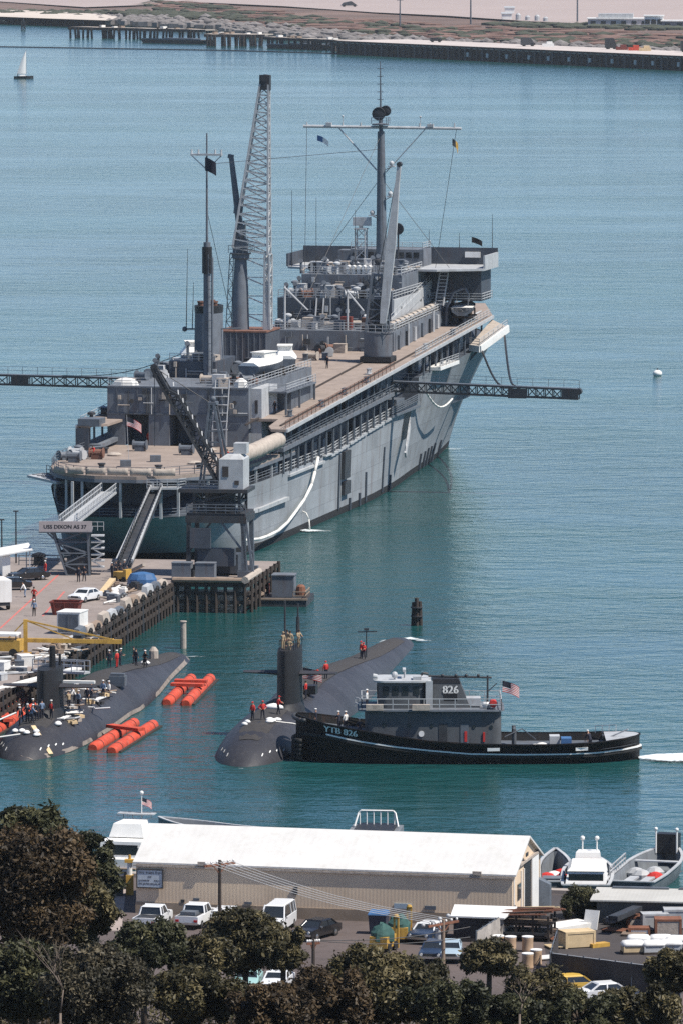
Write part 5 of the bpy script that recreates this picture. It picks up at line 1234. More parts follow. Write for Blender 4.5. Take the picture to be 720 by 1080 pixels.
foam('stern_wake', [FT.w(.3, 32.4, 0), FT.w(.3, 34.2, 0), FT.w(.2, 38, 0), FT.w(0, 44, 0), FT.w(-.3, 52, 0), FT.w(-.5, 60, 0)], [1.4, 3.0, 4.4, 5.4, 6.0, 6.5], [.75, 1.0, .95, .9, .8, .6], 'white churned wake behind the harbor tug')
foam('hull_wash', [FT.w(4.1, 11, 0), FT.w(4.3, 15, 0), FT.w(4.3, 20, 0), FT.w(4.1, 24, 0)], [.2, .3, .3, .2], [.35, .45, .45, .35], 'thin broken foam along the tug waterline')
# ------------------------------------------------------------------ naval pier
FP = Frame((-19.1, 749), 8.2)
PZ = 3.5
pier = thing('pier', 'concrete naval pier on dark timber piles at the left', 'pier', FP.o, FP.rz)
M['pierdeck'] = pmat('pier_deck_concrete', (.25, .21, .19), .92, .16, .16, (.13, .10, .09), .6, 0, bump=.1)
poly = [(-90, -140), (0, -140), (0, 0), (8.6, 0), (8.6, 23), (-90, 23)]
mb = MB(); mb.prism(poly, 2.9, PZ); mb.build('deck', M['pierdeck'], pier)
mb = MB()
for a, b_ in (((.12, -140), (.12, 0)), ((0, -.12), (8.6, -.12)), ((8.72, 0), (8.72, 23)), ((-90, 23.12), (8.6, 23.12))):
    for z in (3.2, 2.2, 1.2): mb.beam((a[0], a[1], z), (b_[0], b_[1], z), .24, .4)
mb.build('fender_timber', M['wood_dk'], pier)
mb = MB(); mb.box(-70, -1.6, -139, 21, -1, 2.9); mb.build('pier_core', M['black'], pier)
for k in range(58):
    t = -.6 - k * 2.0
    mb = MB(); mb.tube((.25, t, -1.5), (.1, t, 3.5 + .25 * (k % 3 == 0)), .19, .17, 8); mb.build('pile', M['wood_dk'] if k % 5 else M['dark'], pier)
for k in range(8):
    mb = MB(); mb.tube((.6 + k * 1.1, -.25, -1.5), (.6 + k * 1.1, -.2, 3.6), .22, .2, 8); mb.build('pile', M['wood_dk'], pier)
for k in range(8):
    mb = MB(); mb.tube((8.9, 1 + k * 2.9, -1.5), (8.9, 1 + k * 2.9, 3.7), .22, .2, 8); mb.build('pile', M['wood_dk'], pier)
for k in range(3):
    mb = MB(); mb.tube((1.5 + k * 3, 1.5, -1), (1.5 + k * 3, 1.5, 2.9), .4, .4, 10); mb.build('pile', M['concrete'], pier)
# kerb log and pale fender boards with tyres along the edge
mb = MB(); mb.tube((0.1, -.5, 3.75), (8.3, -.3, 3.75), .3, .3, 8); mb.build('kerb_log', M['wood'], pier)
mb = MB(); mb.tube((8.4, -.6, 3.8), (8.5, 9, 3.8), .42, .42, 8); mb.build('kerb_log', M['canvas'], pier)
for k in range(15):
    t = -2.5 - k * 4.6; hh = 4.1 + .25 * (k * 7 % 3)
    mb = MB(); mb.hexa([(-.9, t - 3.9, PZ), (-.05, t - 3.9, PZ), (-.05, t, PZ), (-.9, t, PZ), (-.8, t - 3.8, hh), (-.25, t - 3.8, hh - .1), (-.25, t - .3, hh - .1), (-.8, t - .3, hh)]); mb.build('fender_board', M[('canvas', 'gray_mid', 'gray_lt', 'canvas', 'wood')[k % 5]], pier)
    mb = MB(); pts = [(.18 + .06 * math.sin(a), t - 4.2 + .55 * math.cos(a), 3.55 + .55 * math.sin(a)) for a in np.linspace(0, 2 * math.pi, 13)]; mb.path(pts, .18, 6); mb.build('tyre_fender', M['rubber'], pier, True)
# faded red line painted on the deck
mb = MB(); a, b_ = FP.g(0, 663, PZ), FP.g(62, 606, PZ); d = (b_ - a).normalized(); s_ = Vector((d.y, -d.x, 0)) * .12
mb.add([(q.x, q.y, PZ + .005) for q in (a - s_, a + s_, b_ + s_, b_ - s_)], [(0, 1, 2, 3)])
a, b_ = FP.g(45, 650, PZ), FP.g(68, 624, PZ)
mb.add([(q.x, q.y, PZ + .005) for q in (a - s_, a + s_, b_ + s_, b_ - s_)], [(0, 1, 2, 3)])
mb.build('painted_line', pmat('faded_red_line', (.48, .14, .12), .9, .25, 2), pier)
def P(px, py, z=PZ): return G(px, py, z)
for px, h in ((2, 5), (17, 6)):
    q = FP.g(px, 594, PZ); mb = MB(); mb.tube((q.x, q.y, PZ), (q.x, q.y, PZ + h), .1, .08, 8); mb.box(q.x - .3, q.x + .3, q.y - .1, q.y + .1, PZ + h, PZ + h + .15); mb.build('lamp_post', M['dark'], pier)
q = FP.g(41, 596, PZ); mb = MB(); mb.lathe((q.x, q.y, PZ), [(.7, 0), (.6, .9), (.85, 1.0), (.8, 1.3), (.2, 1.5)], 12); mb.build('bollard', M['black'], pier)
mb = MB(); a, b_ = FP.g(20, 596, PZ), FP.g(75, 596, PZ); mb.rail([a, b_], 1.1, 2, 1.5, .05, .05); mb.build('railing', M['gray_mid'], pier)

# gangway tower with the ship's sign
q = FP.g(83, 606, PZ); gt = thing('gangway_tower', 'gray lattice tower with the long name sign at the foot of the tender stern', 'tower', FP.w(q.x, q.y, PZ), 0)
mb = MB(); rails = [(lambda f, x=x, y=y, k=k: (x * (1 - f) + x * k * f - 1.0 * f, y, 5.1 * f)) for x, y, k in ((-1.3, -1, 1.5), (1.3, -1, 1.6), (1.3, 1.6, 1.6), (-1.3, 1.6, 1.5))]
mb.truss(rails, 4, .12, .08)
mb.beam((-.9, -.9, 2.4), (-3.6, -1, 5.0), .18); mb.beam((-.9, 1.5, 2.4), (-3.6, 1.5, 5.0), .18); mb.build('lattice_frame', M['gray_mid'], gt)
mb = MB(); mb.box(-1.3, 1.4, -.9, 1.5, 0, 2.0); mb.build('machinery_base', M['dark'], gt)
mb = MB(); mb.box(-4.4, 1.6, -1.2, 1.8, 5.1, 5.35); mb.build('platform', M['gray'], gt)
M['signboard'] = pmat('gray_pink_signboard', (.37, .33, .33), .7, .1, 1.5)
mb = MB(); mb.box(-4.45, 1.6, -1.42, -1.25, 5.05, 6.25); sg_ = mb.build('name_sign', M['signboard'], gt)
mb = MB(); mb.box(-4.47, 1.62, -1.45, -1.24, 4.92, 5.05); mb.build('sign_trim', M['gray_dk'], sg_)
lettering('USS DIXON AS 37', .62, lambda x, y: (-3.95 + x, -1.435, 5.42 + y), M['dark'], sg_, wide=1.0, bold=.05)
mb = MB()
for k in range(6): mb.obox((2.2, .3, .8 + k * .72), (1.5, 1.6, .12), 0, 0)
for k in range(5): mb.beam((1.6 if k % 2 else 2.8, -.4, .9 + k * .72), (2.8 if k % 2 else 1.6, -.4, 1.6 + k * .72), .14)
mb.rail([(1.5, -.5, 5.1), (2.9, -.5, 5.1)], 1.0, 2, .7); mb.build('stairs', M['gray_lt'], gt)
c0 = FP.w(q.x, q.y, PZ)
brow('broad gray gangway rising from the sign tower to the tender stern', c0 + Vector((-1.4, 1.6, 5.45)), (-27.9, 797.6, 9.0), 1.9, 'gray_lt')
brow('steep dark gangway from the pier deck up to the middle of the tender stern', P(130, 602), (-22.2, 797.3, 9.1), 1.5, 'dark')
for (ax, ay), (bx, by) in (((122, 601), (158.5, 518)), ((139, 601), (170, 519))):
    a = P(ax, ay) + Vector((0, 0, .9)); d = (797 - a.y)
    b_ = Vector(((bx - 360) * 797 / FPX, 797, 9.9)); mb = MB(); mb.beam((0, 0, 0), b_ - a, .22, .26)
    o = mb.build('handrail', M['gray_lt']); o.location = a; tag(o, ('left' if ax < 130 else 'right') + ' pale hand rail of the steep gangway to the tender stern', 'rail')

# portal crane straddling the outer end
pc = thing('portal_crane', 'dark portal crane with a pale cab standing on the pier end', 'crane', FP.w(4.2, 8, PZ), FP.rz)
mb = MB()
mb.box(-3.5, 3.5, -3.2, -2.6, 6.2, 7.0); mb.box(-3.5, 3.5, 2.6, 3.2, 6.2, 7.0); mb.box(-3.5, -2.9, -2.6, 2.6, 6.2, 7.0); mb.box(2.9, 3.5, -2.6, 2.6, 6.2, 7.0)
mb.box(-3.4, 3.4, -3, 3, 7.0, 7.3); mb.box(-4.4, 3.6, -2.8, 2.8, 9.6, 10.0)
pf = mb.build('portal_frame', M['dark'], pc)
for x in (-3.2, 3.2):
    for y in (-2.9, 2.9):
        mb = MB(); mb.beam((x, y, .7), (x * .98, y, 6.4), .5, .5, (0, 1, 0)); mb.beam((x, y * .98, 2.8), (x * .2, y, 6.2), .22) if y < 0 else None
        mb.box(x - .7, x + .7, y - .4, y + .4, 0, .75); mb.build('leg', M['gray_mid'] if x > 0 else M['dark'], pc)
mb = MB(); mb.beam((3.6, -3.0, 0.2), (2.9, -3, 6.6), .3); mb.beam((4.3, -3, .2), (3.4, -3, 6.6), .26); mb.beam((3.6, -3, 3), (4.2, -3, 3), .2); mb.beam((3.2, -3.1, 6.6), (3.2, 2.9, 6.6), .3); mb.build('leg_brace', M['gray'], pc)
mb = MB(); rails = [(lambda f, x=x, y=y: (x, y, 7.2 + 2.5 * f)) for x, y in ((-2.6, -2.4), (2.6, -2.4), (2.6, 2.4), (-2.6, 2.4))]; mb.truss(rails, 2, .16, .1); mb.lathe((0, 0, 7.3), [(1.8, 0), (1.8, 2.3)], 16); mb.build('turntable', M['dark'], pc)
mb = MB(); mb.box(-2.2, 2.0, -2.7, -1.2, 1.2, 3.2); mb.box(-2.6, 2.2, -1.0, 1.6, .2, 2.4); mb.box(-3.0, -.6, -3.3, -2.7, 3.3, 5.6); mb.build('machinery_box', M['gray_dk'], pc)
mb = MB(); mb.box(.2, 3.0, -2.2, 2.2, 10.0, 13.4); mb.hexa([(.2, -2.2, 13.4), (3.0, -2.2, 13.4), (3.0, 2.2, 13.4), (.2, 2.2, 13.4), (.9, -1.2, 13.9), (2.4, -1.2, 13.9), (2.4, 1.2, 13.9), (.9, 1.2, 13.9)])
cab = mb.build('cab', M['gray_lt'], pc)
mb = MB(); mb.box(1.6, 3.1, -.4, 1.4, 13.9, 15.1); mb.build('exhaust_house', M['gray_lt'], cab)
mb = MB(); mb.box(.6, 1.3, -2.26, -2.2, 11.4, 12.6); mb.box(2.0, 2.5, -2.26, -2.2, 10.5, 11.0); mb.build('cab_window', M['glass'], cab)
foot = Vector((0.3, -1.2, 10.6)); tip = Vector((-7.2, -2.2, 23.8)); d = (tip - foot).normalized(); nrm = Vector((d.z, 0, -d.x))
mb = MB(); rails = []
for sy, sn in ((-1, 0), (1, 0), (1, 1), (-1, 1)):
    def fn(f, sy=sy, sn=sn):
        wd = .75 if f < .75 else .75 - (f - .75) * 1.6; dp = 1.15 if .1 < f < .8 else .5
        return foot.lerp(tip, f) + Vector((0, sy * wd, 0)) + nrm * (sn * dp - .3)
    rails.append(fn)
mb.truss(rails, 15, .13, .07); mb.build('lattice_boom', M['dark'], pc)
mb = MB()
for k in range(14):
    f = k / 14 + .02; c = foot.lerp(tip, f) + nrm * .95; mb.beam(c + Vector((0, -.6, 0)), c + Vector((.0, .6, 0)) + d * .5, .12, .06)
mb.build('boom_grating', M['gray_lt'], pc)
mb = MB(); mb.tube(tip + Vector((0, -.4, 0)), tip + Vector((0, .4, 0)), .45, .45, 10); mb.path([tip, tip + Vector((0, 0, -9))], .04); mb.path([tip, Vector((-.4, 0, 19.2))], .05); mb.build('sheave_and_wires', M['dark'], pc)
mb = MB()
for y in (-1.3, 1.3): mb.beam((1.2, y, 10.2), (-.6, y * .6, 19.6), .26); mb.beam((-2.2, y, 10.0), (-1.1, y * .6, 19.6), .24)
for k in range(7): z = 11.5 + k * 1.25; mb.beam((1.0 - .2 * k, -1.3 + .08 * k, z), (-2.0 + .14 * k, -1.3 + .08 * k, z), .14)
mb.box(-1.3, -.3, -.9, .9, 19.5, 19.8); mb.ball((-.8, 0, 20.1), .35); mb.build('a_frame', M['gray_mid'], pc)
mb = MB(); mb.rail([(-4.3, -2.7, 10), (.2, -2.7, 10)], 1.0, 3, 1.1, .05); mb.rail([(-3.4, -3.1, 7.3), (3.4, -3.1, 7.3)], 1.0, 3, 1.1, .05); mb.build('railing', M['gray_mid'], pc)
for x, s_ in ((.2, 2.2), (2.9, 2.2)):
    o = MB().obox((0, 0, 0), (s_, 1.6, 1.9)).obox((0, 0, 1.9), (s_ + .1, 1.7, .1)).build('equipment_cabinet', M['gray']); o.location = FP.w(x + .6, 2.0, PZ); o.rotation_euler = (0, 0, FP.rz)
    tag(o, ('left' if x < 1 else 'right') + ' gray equipment cabinet under the portal crane', 'cabinet', 'cabinets under the portal crane')

# work float behind the pier corner
wf = thing('work_float', 'dark work float with a gray box house beside the pier end', 'barge', G(294, 640, 0) + Vector((0, 2, 0)), R(-6))
mb = MB(); mb.box(-3.6, 3.4, -2, 6, -.4, .75); mb.build('hull', M['dark'], wf)
mb = MB(); mb.box(-.9, 1.6, 1.0, 3.6, .78, 3.2); mb.box(-1.0, 1.7, .9, 3.7, 3.2, 3.32); mb.build('box_house', M['gray'], wf)
mb = MB(); mb.box(-3.6, 3.5, -2.1, -1.8, .75, .95); mb.rail([(1.8, -1.6, .78), (3.2, -1.6, .78), (3.2, 3, .78)], .9, 2, 1.0, .05); mb.build('coaming', M['wood'], wf)
for k, (x, y, L, a) in enumerate(((-2.6, .2, 3.6, .9), (-2.2, -.6, 3.0, 1.3), (-3.4, 1.0, 3.0, .3), (-1.9, 2.8, 2.6, 1.9))):
    o = MB().obox((0, 0, 0), (L, .3, .28)).build('timber', M['wood']); o.location = wf.location + Vector((x, y, .78 + .3 * (k == 1))); o.rotation_euler = (0, -.35 if k == 0 else 0, a); tag(o, 'loose brown timber on the left part of the work float', 'timber', 'timbers on the work float')
o = MB().lathe((0, 0, 0), [(.55, 0), (.6, .5), (.5, 1.1), (.3, 1.3)], 10).build('drum', M['wood_red']); o.location = wf.location + Vector((2.5, 2.2, .78)); tag(o, 'brown drum at the right end of the work float', 'drum')
o = MB().obox((0, 0, 0), (1.6, 1.2, 1.1)).obox((.2, .1, 1.1), (.8, .8, .5)).build('engine_crate', M['red_dk']); o.location = wf.location + Vector((-1.9, 6.6, .78)); tag(o, 'dark red machine crate behind the work float house', 'crate'); 
o.location.y -= 1.6

# orange log floats
def log_float(label, a0, a1, b0, b1, cross=(.5,), r=.58, group='orange log floats'):
    A0, A1, B0, B1 = [G(*p, .15) for p in (a0, a1, b0, b1)]
    o = thing('log_float', label, 'float', A0, 0, group)
    for p, q in ((A0, A1), (B0, B1)):
        mb = MB(); L = (q - p); n_ = 9; rr = []
        d = L.normalized(); x = Vector((d.y, -d.x, 0)); 
        for f, k in ((0, .72), (.012, 1), (.1, 1.0), (.5, 1.02), (.9, 1.0), (.988, 1), (1, .7)):
            rr.append([p - A0 + L * f + x * (r * k * math.cos(a)) + Vector((0, 0, r * k * math.sin(a))) for a in [2 * math.pi * j / 12 for j in range(12)]])
        mb.loft(rr); lg = mb.build('log', M['orange'], o, 40)
        for f in (.12, .38, .66, .9):
            MB().tube(p - A0 + L * f, p - A0 + L * f + d * .16, r * 1.05, r * 1.05, 12).build('strap', M['wood_dk'], lg)
    for f in cross:
        p, q = A0.lerp(A1, f), B0.lerp(B1, f); mb = MB(); e = (q - p) * .35; mb.beam(p - e - A0 + Vector((0, 0, .8)), q + e - A0 + Vector((0, 0, .8)), 1.0, .3); mb.build('cross_beam', M['orange'], o)
    mb = MB(); mb.beam(B0 - A0 + Vector((.75, .3, -.15)), B1 - A0 + Vector((.75, 0, -.15)), .3, .3); mb.build('waterline_timber', M['wood_dk'], o)
    return o
log_float('front pair of joined orange log floats in open water beside the moored submarine', (98, 790), (142, 763), (118, 793), (162, 765), (.55,))
log_float('pair of pinkish orange log floats in open water behind the front pair', (176, 742), (202, 716), (196, 743), (222, 716), (.45, .6))
log_float('orange log floats squeezed between the moored submarine and the pier', (-14, 762), (25, 741), (-10, 775), (42, 743), (.3,))
log_float('single far orange float at the left edge under the pier face', (-18, 731), (14, 714), (-10, 735), (18, 718), (.5,), .6)

# posts standing in the water
mp = thing('mooring_pile', 'pale gray round pile standing alone near the moored submarine tail', 'pile', G(193.5, 684, 0))
mb = MB(); mb.tube((0, 0, -1), (0, 0, 2.9), .34, .32, 12); mb.build('post', M['canvas'], mp)
mb = MB(); mb.tube((0, 0, 2.9), (0, 0, 3.0), .4, .36, 12); mb.build('cap', M['concrete'], mp)
dp = thing('dolphin_pile', 'dark cluster of tarred piles standing in open water behind the moving submarine', 'pile', G(439, 660, 0))
for x, y, h in ((0, 0, 3.1), (.35, .2, 2.7), (-.3, .25, 2.6)):
    mb = MB(); mb.tube((x * 1.3, y * 1.3, -1), (x, y, h), .27, .23, 8); mb.build('pile', M['wood_dk'], dp)
for z in (1.0, 2.0): MB().lathe((0, .12, z), [(.68, 0), (.68, .12)], 12).build('iron_band', M['dark'], dp)
def slim(px, py, h, label):
    o = MB().tube((0, 0, -1), (0, 0, h), .09, .06, 6).beam((-.9, 0, h - .25), (1.1, 0, h - .2), .12).box(-.25, .25, -.1, .1, h - .1, h + .15).build('stern_light_pole', M['dark']); o.location = F1.w(.9, 72, top1(72)); return tag(o, label, 'pole')
slim(0, 0, 3.4, 'thin pole with a crossbar on the tail of the moving submarine')
by = thing('mooring_buoy', 'white round mooring buoy floating alone at the right', 'buoy', G(693, 396, 0))
mb = MB(); mb.ball((0, 0, .35), .78, 14, 8, 1, 1, .75); mb.build('float_body', M['whitecloth'], by, True)
mb = MB(); mb.tube((0, 0, .9), (0, 0, 1.25), .12, .12, 8); mb.build('ring_post', M['gray_mid'], by)
# ------------------------------------------------------------------ far shore structures and small craft
def far_pier(label, px0, py0, px1, py1, zt, w_, npile, broken=False, rnd=1):
    r_ = random.Random(rnd); a, b_ = G(px0, py0, zt), G(px1, py1, zt); d = b_ - a; L = d.length
    o = thing('timber_pier', label, 'pier', (a.x, a.y, 0), math.atan2(d.y, d.x))
    mb = MB(); n = 14; top = [(L * i / n, 0, zt + r_.uniform(-.1, .1)) for i in range(n + 1)]
    mb.loft([[(x, -w_ / 2, z - .5), (x, w_ / 2, z - .5), (x, w_ / 2, z), (x, -w_ / 2, z)] for x, y, z in top]); mb.build('deck', M['canvas'], o)
    mb = MB(); mb.box(0, L, -w_ / 2 - .3, -w_ / 2 - .05, zt - 1.3, zt - .1); mb.build('stringer', M['wood_dk'], o)
    for i in range(npile):
        x = L * (i + .5) / npile + r_.uniform(-1.2, 1.2); y = r_.choice([-w_ / 2 - .2, -w_ / 2 - .2, w_ / 4])
        mb = MB(); mb.tube((x + r_.uniform(-.8, .8), y, -1), (x, y, zt - .4 + (r_.uniform(0, 1.2) if broken and r_.random() < .3 else 0)), .55, .5, 6); mb.build('pile', M['wood_dk'], o)
    for i in range(7):
        x = r_.uniform(2, L - 4); MB().box(x, x + r_.uniform(.8, 2.4), -w_ / 5, w_ / 5, zt, zt + r_.uniform(.3, 1.0)).build('debris', M['canvas_wh' if i % 2 else 'wood'], o)
    return o
far_pier('far weathered timber pier at the upper left on broken dark piles', 77, 27.5, 222, 30.5, 5.2, 7, 46, True, 1)
far_pier('short broad far timber pier between the two low barges', 220, 35, 284, 35.5, 5.4, 13, 30, False, 2)
far_pier('thin far timber trestle running on to the big quay', 284, 38, 362, 41.5, 5.0, 6, 30, False, 3)
def barge(label, px0, px1, py, h):
    a, b_ = G(px0, py, 0), G(px1, py + 1.5, 0); d = b_ - a; L = d.length
    o = thing('barge', label, 'barge', a, math.atan2(d.y, d.x), 'far moored barges')
    mb = MB(); mb.hexa([(2, -5, -1), (L - 2, -5, -1), (L - 2, 5, -1), (2, 5, -1), (0, -5, h), (L, -5, h), (L, 5, h), (0, 5, h)]); mb.build('hull', M['wood_dk'], o)
    mb = MB(); mb.box(.5, L - .5, -4.9, -4.5, h, h + .5); mb.box(L * .3, L * .8, -2, 3, h, h + .7); mb.build('deck_cargo', M['gray_mid'], o)
barge('low dark barge moored at the left of the short far pier', 156, 220, 44.6, 1.8)
barge('low dark barge moored under the thin far trestle', 288, 356, 50.3, 1.7)
# long quay on the right
a, b_ = G(350, 56.5, 0), G(780, 77, 0); d = b_ - a; L = d.length
fq = thing('far_quay', 'long far concrete quay with a dark pile face at the upper right', 'quay', a, math.atan2(d.y, d.x))
mb = MB(); mb.box(0, L, 0, 38, 4.9, 5.9); mb.build('deck', pmat('pale_quay_deck', (.50, .44, .41), .9, .1, .05), fq)
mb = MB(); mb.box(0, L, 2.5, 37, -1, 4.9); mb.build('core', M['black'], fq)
for k in range(70):
    x = 1 + k * (L - 2) / 69; mb = MB(); mb.box(x - .55, x + .55, -.5, .6, -1, 5.2); mb.build('pile', M['wood_dk'] if k % 3 else M['dark'], fq)
for k in range(11):
    x = L * (.36 + .05 * k) + rg.uniform(-2, 2); mb = MB(); mb.obox((x, -.8, 1.6), (1.5, .5, 1.8)); mb.build('fender', M['gray_lt'], fq)
mb = MB(); mb.box(0, L, -.25, .2, 5.2, 5.95); mb.build('wale', M['wood_dk'], fq)
def on_q(fx, y, z=5.9):
    return Vector(a) + d.normalized() * (L * fx) + Vector((-d.y, d.x, 0)).normalized() * y + Vector((0, 0, z))
def small_truck(label, p, rz, m, L_=5.5, h=2.2):
    o = thing('truck', label, 'truck', p, rz, 'vehicles on the far quay')
    mb = MB(); mb.hexa([(-L_ / 2, -1, .5), (L_ / 2, -1, .5), (L_ / 2, 1, .5), (-L_ / 2, 1, .5), (-L_ / 2, -1, h), (L_ * .15, -1, h), (L_ * .15, 1, h), (-L_ / 2, 1, h)]); mb.box(L_ * .16, L_ / 2, -1, 1, .5, 1.3); mb.build('body', M[m], o)
    for x in (-L_ * .3, L_ * .32):
        mb = MB(); mb.tube((x, -1.05, .45), (x, 1.05, .45), .45, .45, 10); mb.build('wheel', M['rubber'], o)
small_truck('dark truck parked on the far quay left of centre', on_q(.385, 24), .3, 'dark', 6, 3.6)
small_truck('dark tall vehicle in the middle of the far quay', on_q(.56, 30), .4, 'black', 5, 4.6)
small_truck('dark tall vehicle on the far quay towards the right', on_q(.725, 33), .2, 'black', 5, 4.6)
small_truck('low dark car near the left end of the far quay', on_q(.15, 24), .2, 'black', 5, 2)
for fx, m, lb in ((.60, 'red_dk', 'red stack of stores on the far quay'), (.63, 'orange', 'orange stack of stores on the far quay'), (.655, 'wood_lt', 'tan stack of stores on the far quay'), (.42, 'white', 'white crate stack left of centre on the far quay')):
    o = MB().obox((0, 0, 0), (5, 2, 1.3)).obox((.6, 0, 1.3), (2.4, 1.6, .9), .1).build('stores_stack', M[m]); o.location = on_q(fx, 27); tag(o, lb, 'stores')
mb = MB(); mb.obox((0, 0, 0), (34, 5, 3.0))
o = thing('quay_shed', 'long low white shed at the right end of the far quay', 'shed', on_q(.845, 22), math.atan2(d.y, d.x)); mb.build('wall', M['white'], o)
mb = MB(); mb.prism([(-17.4, -3), (17.4, -3), (17.4, 3), (-17.4, 3)], 3.0, 3.4); mb.build('roof', M['canvas_wh'], o)
for k in range(10):
    mb = MB(); mb.box(-15.5 + k * 3.2, -14.3 + k * 3.2, -2.56, -2.48, 1, 2.2); mb.build('window', M['glass'], o)
# low buildings behind the scrub
def far_house(label, px, py, w_, dp_, h, m, up=None):
    o = thing('far_building', label, 'building', G(px, py, 3), R(-4)); 
    mb = MB(); mb.box(-w_ / 2, w_ / 2, 0, dp_, 0, h); mb.build('wall', M[m], o)
    mb = MB(); mb.box(-w_ / 2 - .5, w_ / 2 + .5, -.5, dp_ + .5, h, h + .5); rf = mb.build('roof', M['white'], o)
    if up: mb = MB(); mb.box(-w_ / 2 + up[0], -w_ / 2 + up[1], 2, dp_ - 2, h + .5, h + up[2]); mb.build('upper_storey', M['gray_lt'], o)
    n = max(3, int(w_ / 5))
    for k in range(n):
        x = -w_ / 2 + w_ * (k + .5) / n; mb = MB(); mb.box(x - 1.2, x + 1.2, -.15, -.02, h * .35, h * .75); mb.build('window', M['glass'], o)
far_house('long low gray building with white upper storey on the far shore', 652, 27.5, 30, 14, 3.6, 'gray_lt', (5, 22, 2.6))
far_house('square white building right of the long one on the far shore', 689, 29, 9, 10, 5.6, 'white')
far_house('low gray building at the right edge on the far shore', 716, 29.5, 17, 12, 3.4, 'gray')
for k, (px, h) in enumerate(((536, 3.5), (546, 4.2), (556, 3.2), (566, 3.8), (575, 3.0))):
    o = thing('far_tank', 'small pale tank in the row on the far shore', 'tank', G(px, 21.5 + k * .5, 3), 0, 'row of small tanks on the far shore')
    mb = MB(); mb.lathe((0, 0, 0), [(1.3, 0), (1.3, h * .8), (.6, h)], 10); mb.build('shell', M['gray_lt'], o)
    mb = MB(); mb.box(-1.5, 1.5, -1.5, 1.5, 0, .5); mb.build('plinth', M['concrete'], o)
for px, py, h, lb in ((496, 25, 22, 'tall thin lamp mast on the far shore left of the other mast'), (608.5, 24, 26, 'tall thin lamp mast on the far shore beside the long building'), (421.5, 28, 13, 'short thin lamp mast on the far shore at centre')):
    o = thing('lamp_mast', lb, 'mast', G(px, py, 3)); mb = MB(); mb.tube((0, 0, 0), (0, 0, h), .5, .3, 6); mb.build('pole', M['gray_mid'], o)
    mb = MB(); mb.box(-1.6, 1.6, -.4, .4, h, h + .8); mb.build('lamp_head', M['gray_mid'], o)
o = thing('aircraft_tug', 'small dark vehicle on the pale airfield near the top edge', 'vehicle', G(368, 6.5, 3.9), .2); mb = MB(); mb.hexa([(-4.5, -1.5, .6), (4.5, -1.5, .6), (4.5, 1.5, .6), (-4.5, 1.5, .6), (-3, -1.4, 2.2), (1, -1.4, 3.0), (1, 1.4, 3.0), (-3, 1.4, 2.2)]); mb.build('body', M['dark'], o)
for x in (-3, 3):
    mb = MB(); mb.tube((x, -1.6, .6), (x, 1.6, .6), .6, .6, 8); mb.build('wheel', M['rubber'], o)
for px, py, lb in ((537, 13.5, 'white hut on the airfield left of the masts'), (534, 20, 'low white shed behind the row of small tanks')):
    o = thing('far_hut', lb, 'hut', G(px, py, 3.8), 0); mb = MB(); mb.box(-2.5, 2.5, 0, 4, 0, 2.6); mb.build('wall', M['white'], o); mb = MB(); mb.prism([(-2.8, -.3), (2.8, -.3), (2.8, 4.3), (-2.8, 4.3)], 2.6, lambda x, y: 3.0 + .15 * y); mb.build('roof', M['gray_lt'], o)
# sailing boat, beacon, floating line
sb = thing('sailboat', 'small sailboat with one pale sail at the upper left', 'sailboat', G(25, 82.5, 0), R(8))
mb = MB(); rr = []
for i in range(9):
    f = i / 8; x = -3.8 + 7.6 * f; wd = max(.05, 1.15 * math.sin(math.pi * min(1, f * .85 + .12)) ** .8) if f < 1 else .04; rr.append([(x, -wd, .95 + .15 * f), (x, -wd * .6, -.2), (x, wd * .6, -.2), (x, wd, .95 + .15 * f)])
mb.loft(rr); mb.build('hull', M['dark'], sb, 40)
mb = MB(); mb.tube((1.0, 0, .9), (1.0, 0, 11.2), .1, .06, 6); mb.tube((1, 0, 1.8), (-2.8, 0, 1.7), .08, .08, 6); mb.build('mast', M['gray_lt'], sb)
mb = MB(); rows = []
for i in range(9):
    f = i / 8; z = 1.9 + 9.0 * f; rows.append([(.9 - (3.5 * (1 - f) ** .8) * g_, -.5 * math.sin(math.pi * g_) * (1 - f * .6), z) for g_ in np.linspace(0, 1, 7)])
mb.loft(rows, False, False, False); mb.build('sail', M['whitecloth'], sb, True)
mb = MB(); mb.loft([[(-1.8, -.6, .9), (-1.8, .6, .9), (.8, .6, 1.0), (.8, -.6, 1.0)], [(-1.5, -.5, 1.5), (-1.5, .5, 1.5), (.4, .45, 1.6), (.4, -.45, 1.6)]]); mb.build('cabin', M['white'], sb)
person(sb.location + Vector((-2.3, 0, .7)), 1.0, 'dark clad sailor in the stern of the small sailboat', 'hips', 'navy', 'navy')
bc = thing('channel_marker', 'dark channel marker standing in the water at the upper left', 'marker', G(24.5, 31, 0))
mb = MB(); mb.truss([(lambda f, x=x, y=y: (x * (1 - .35 * f), y * (1 - .35 * f), -.5 + 4.8 * f)) for x, y in ((-1, -1), (1, -1), (1, 1), (-1, 1))], 3, .2, .14); mb.build('frame', M['black'], bc)
mb = MB(); mb.box(-1.1, 1.1, -.7, .7, 2.0, 4.2); mb.build('daymark', M['black'], bc)
mb = MB(); mb.tube((0, 0, 4.3), (0, 0, 6.0), .35, .3, 8); mb.build('lantern', M['dark'], bc)
mb = MB(); pts = [G(x, y, .06) for x, y in ((-40, 47), (0, 49), (120, 51), (240, 53), (362, 56.5))]; mb.path([p - pts[0] for p in pts], .42, 6)
fb = mb.build('floating_boom', M['dark']); fb.location = pts[0]; tag(fb, 'thin dark floating boom stretched across the far water', 'boom')
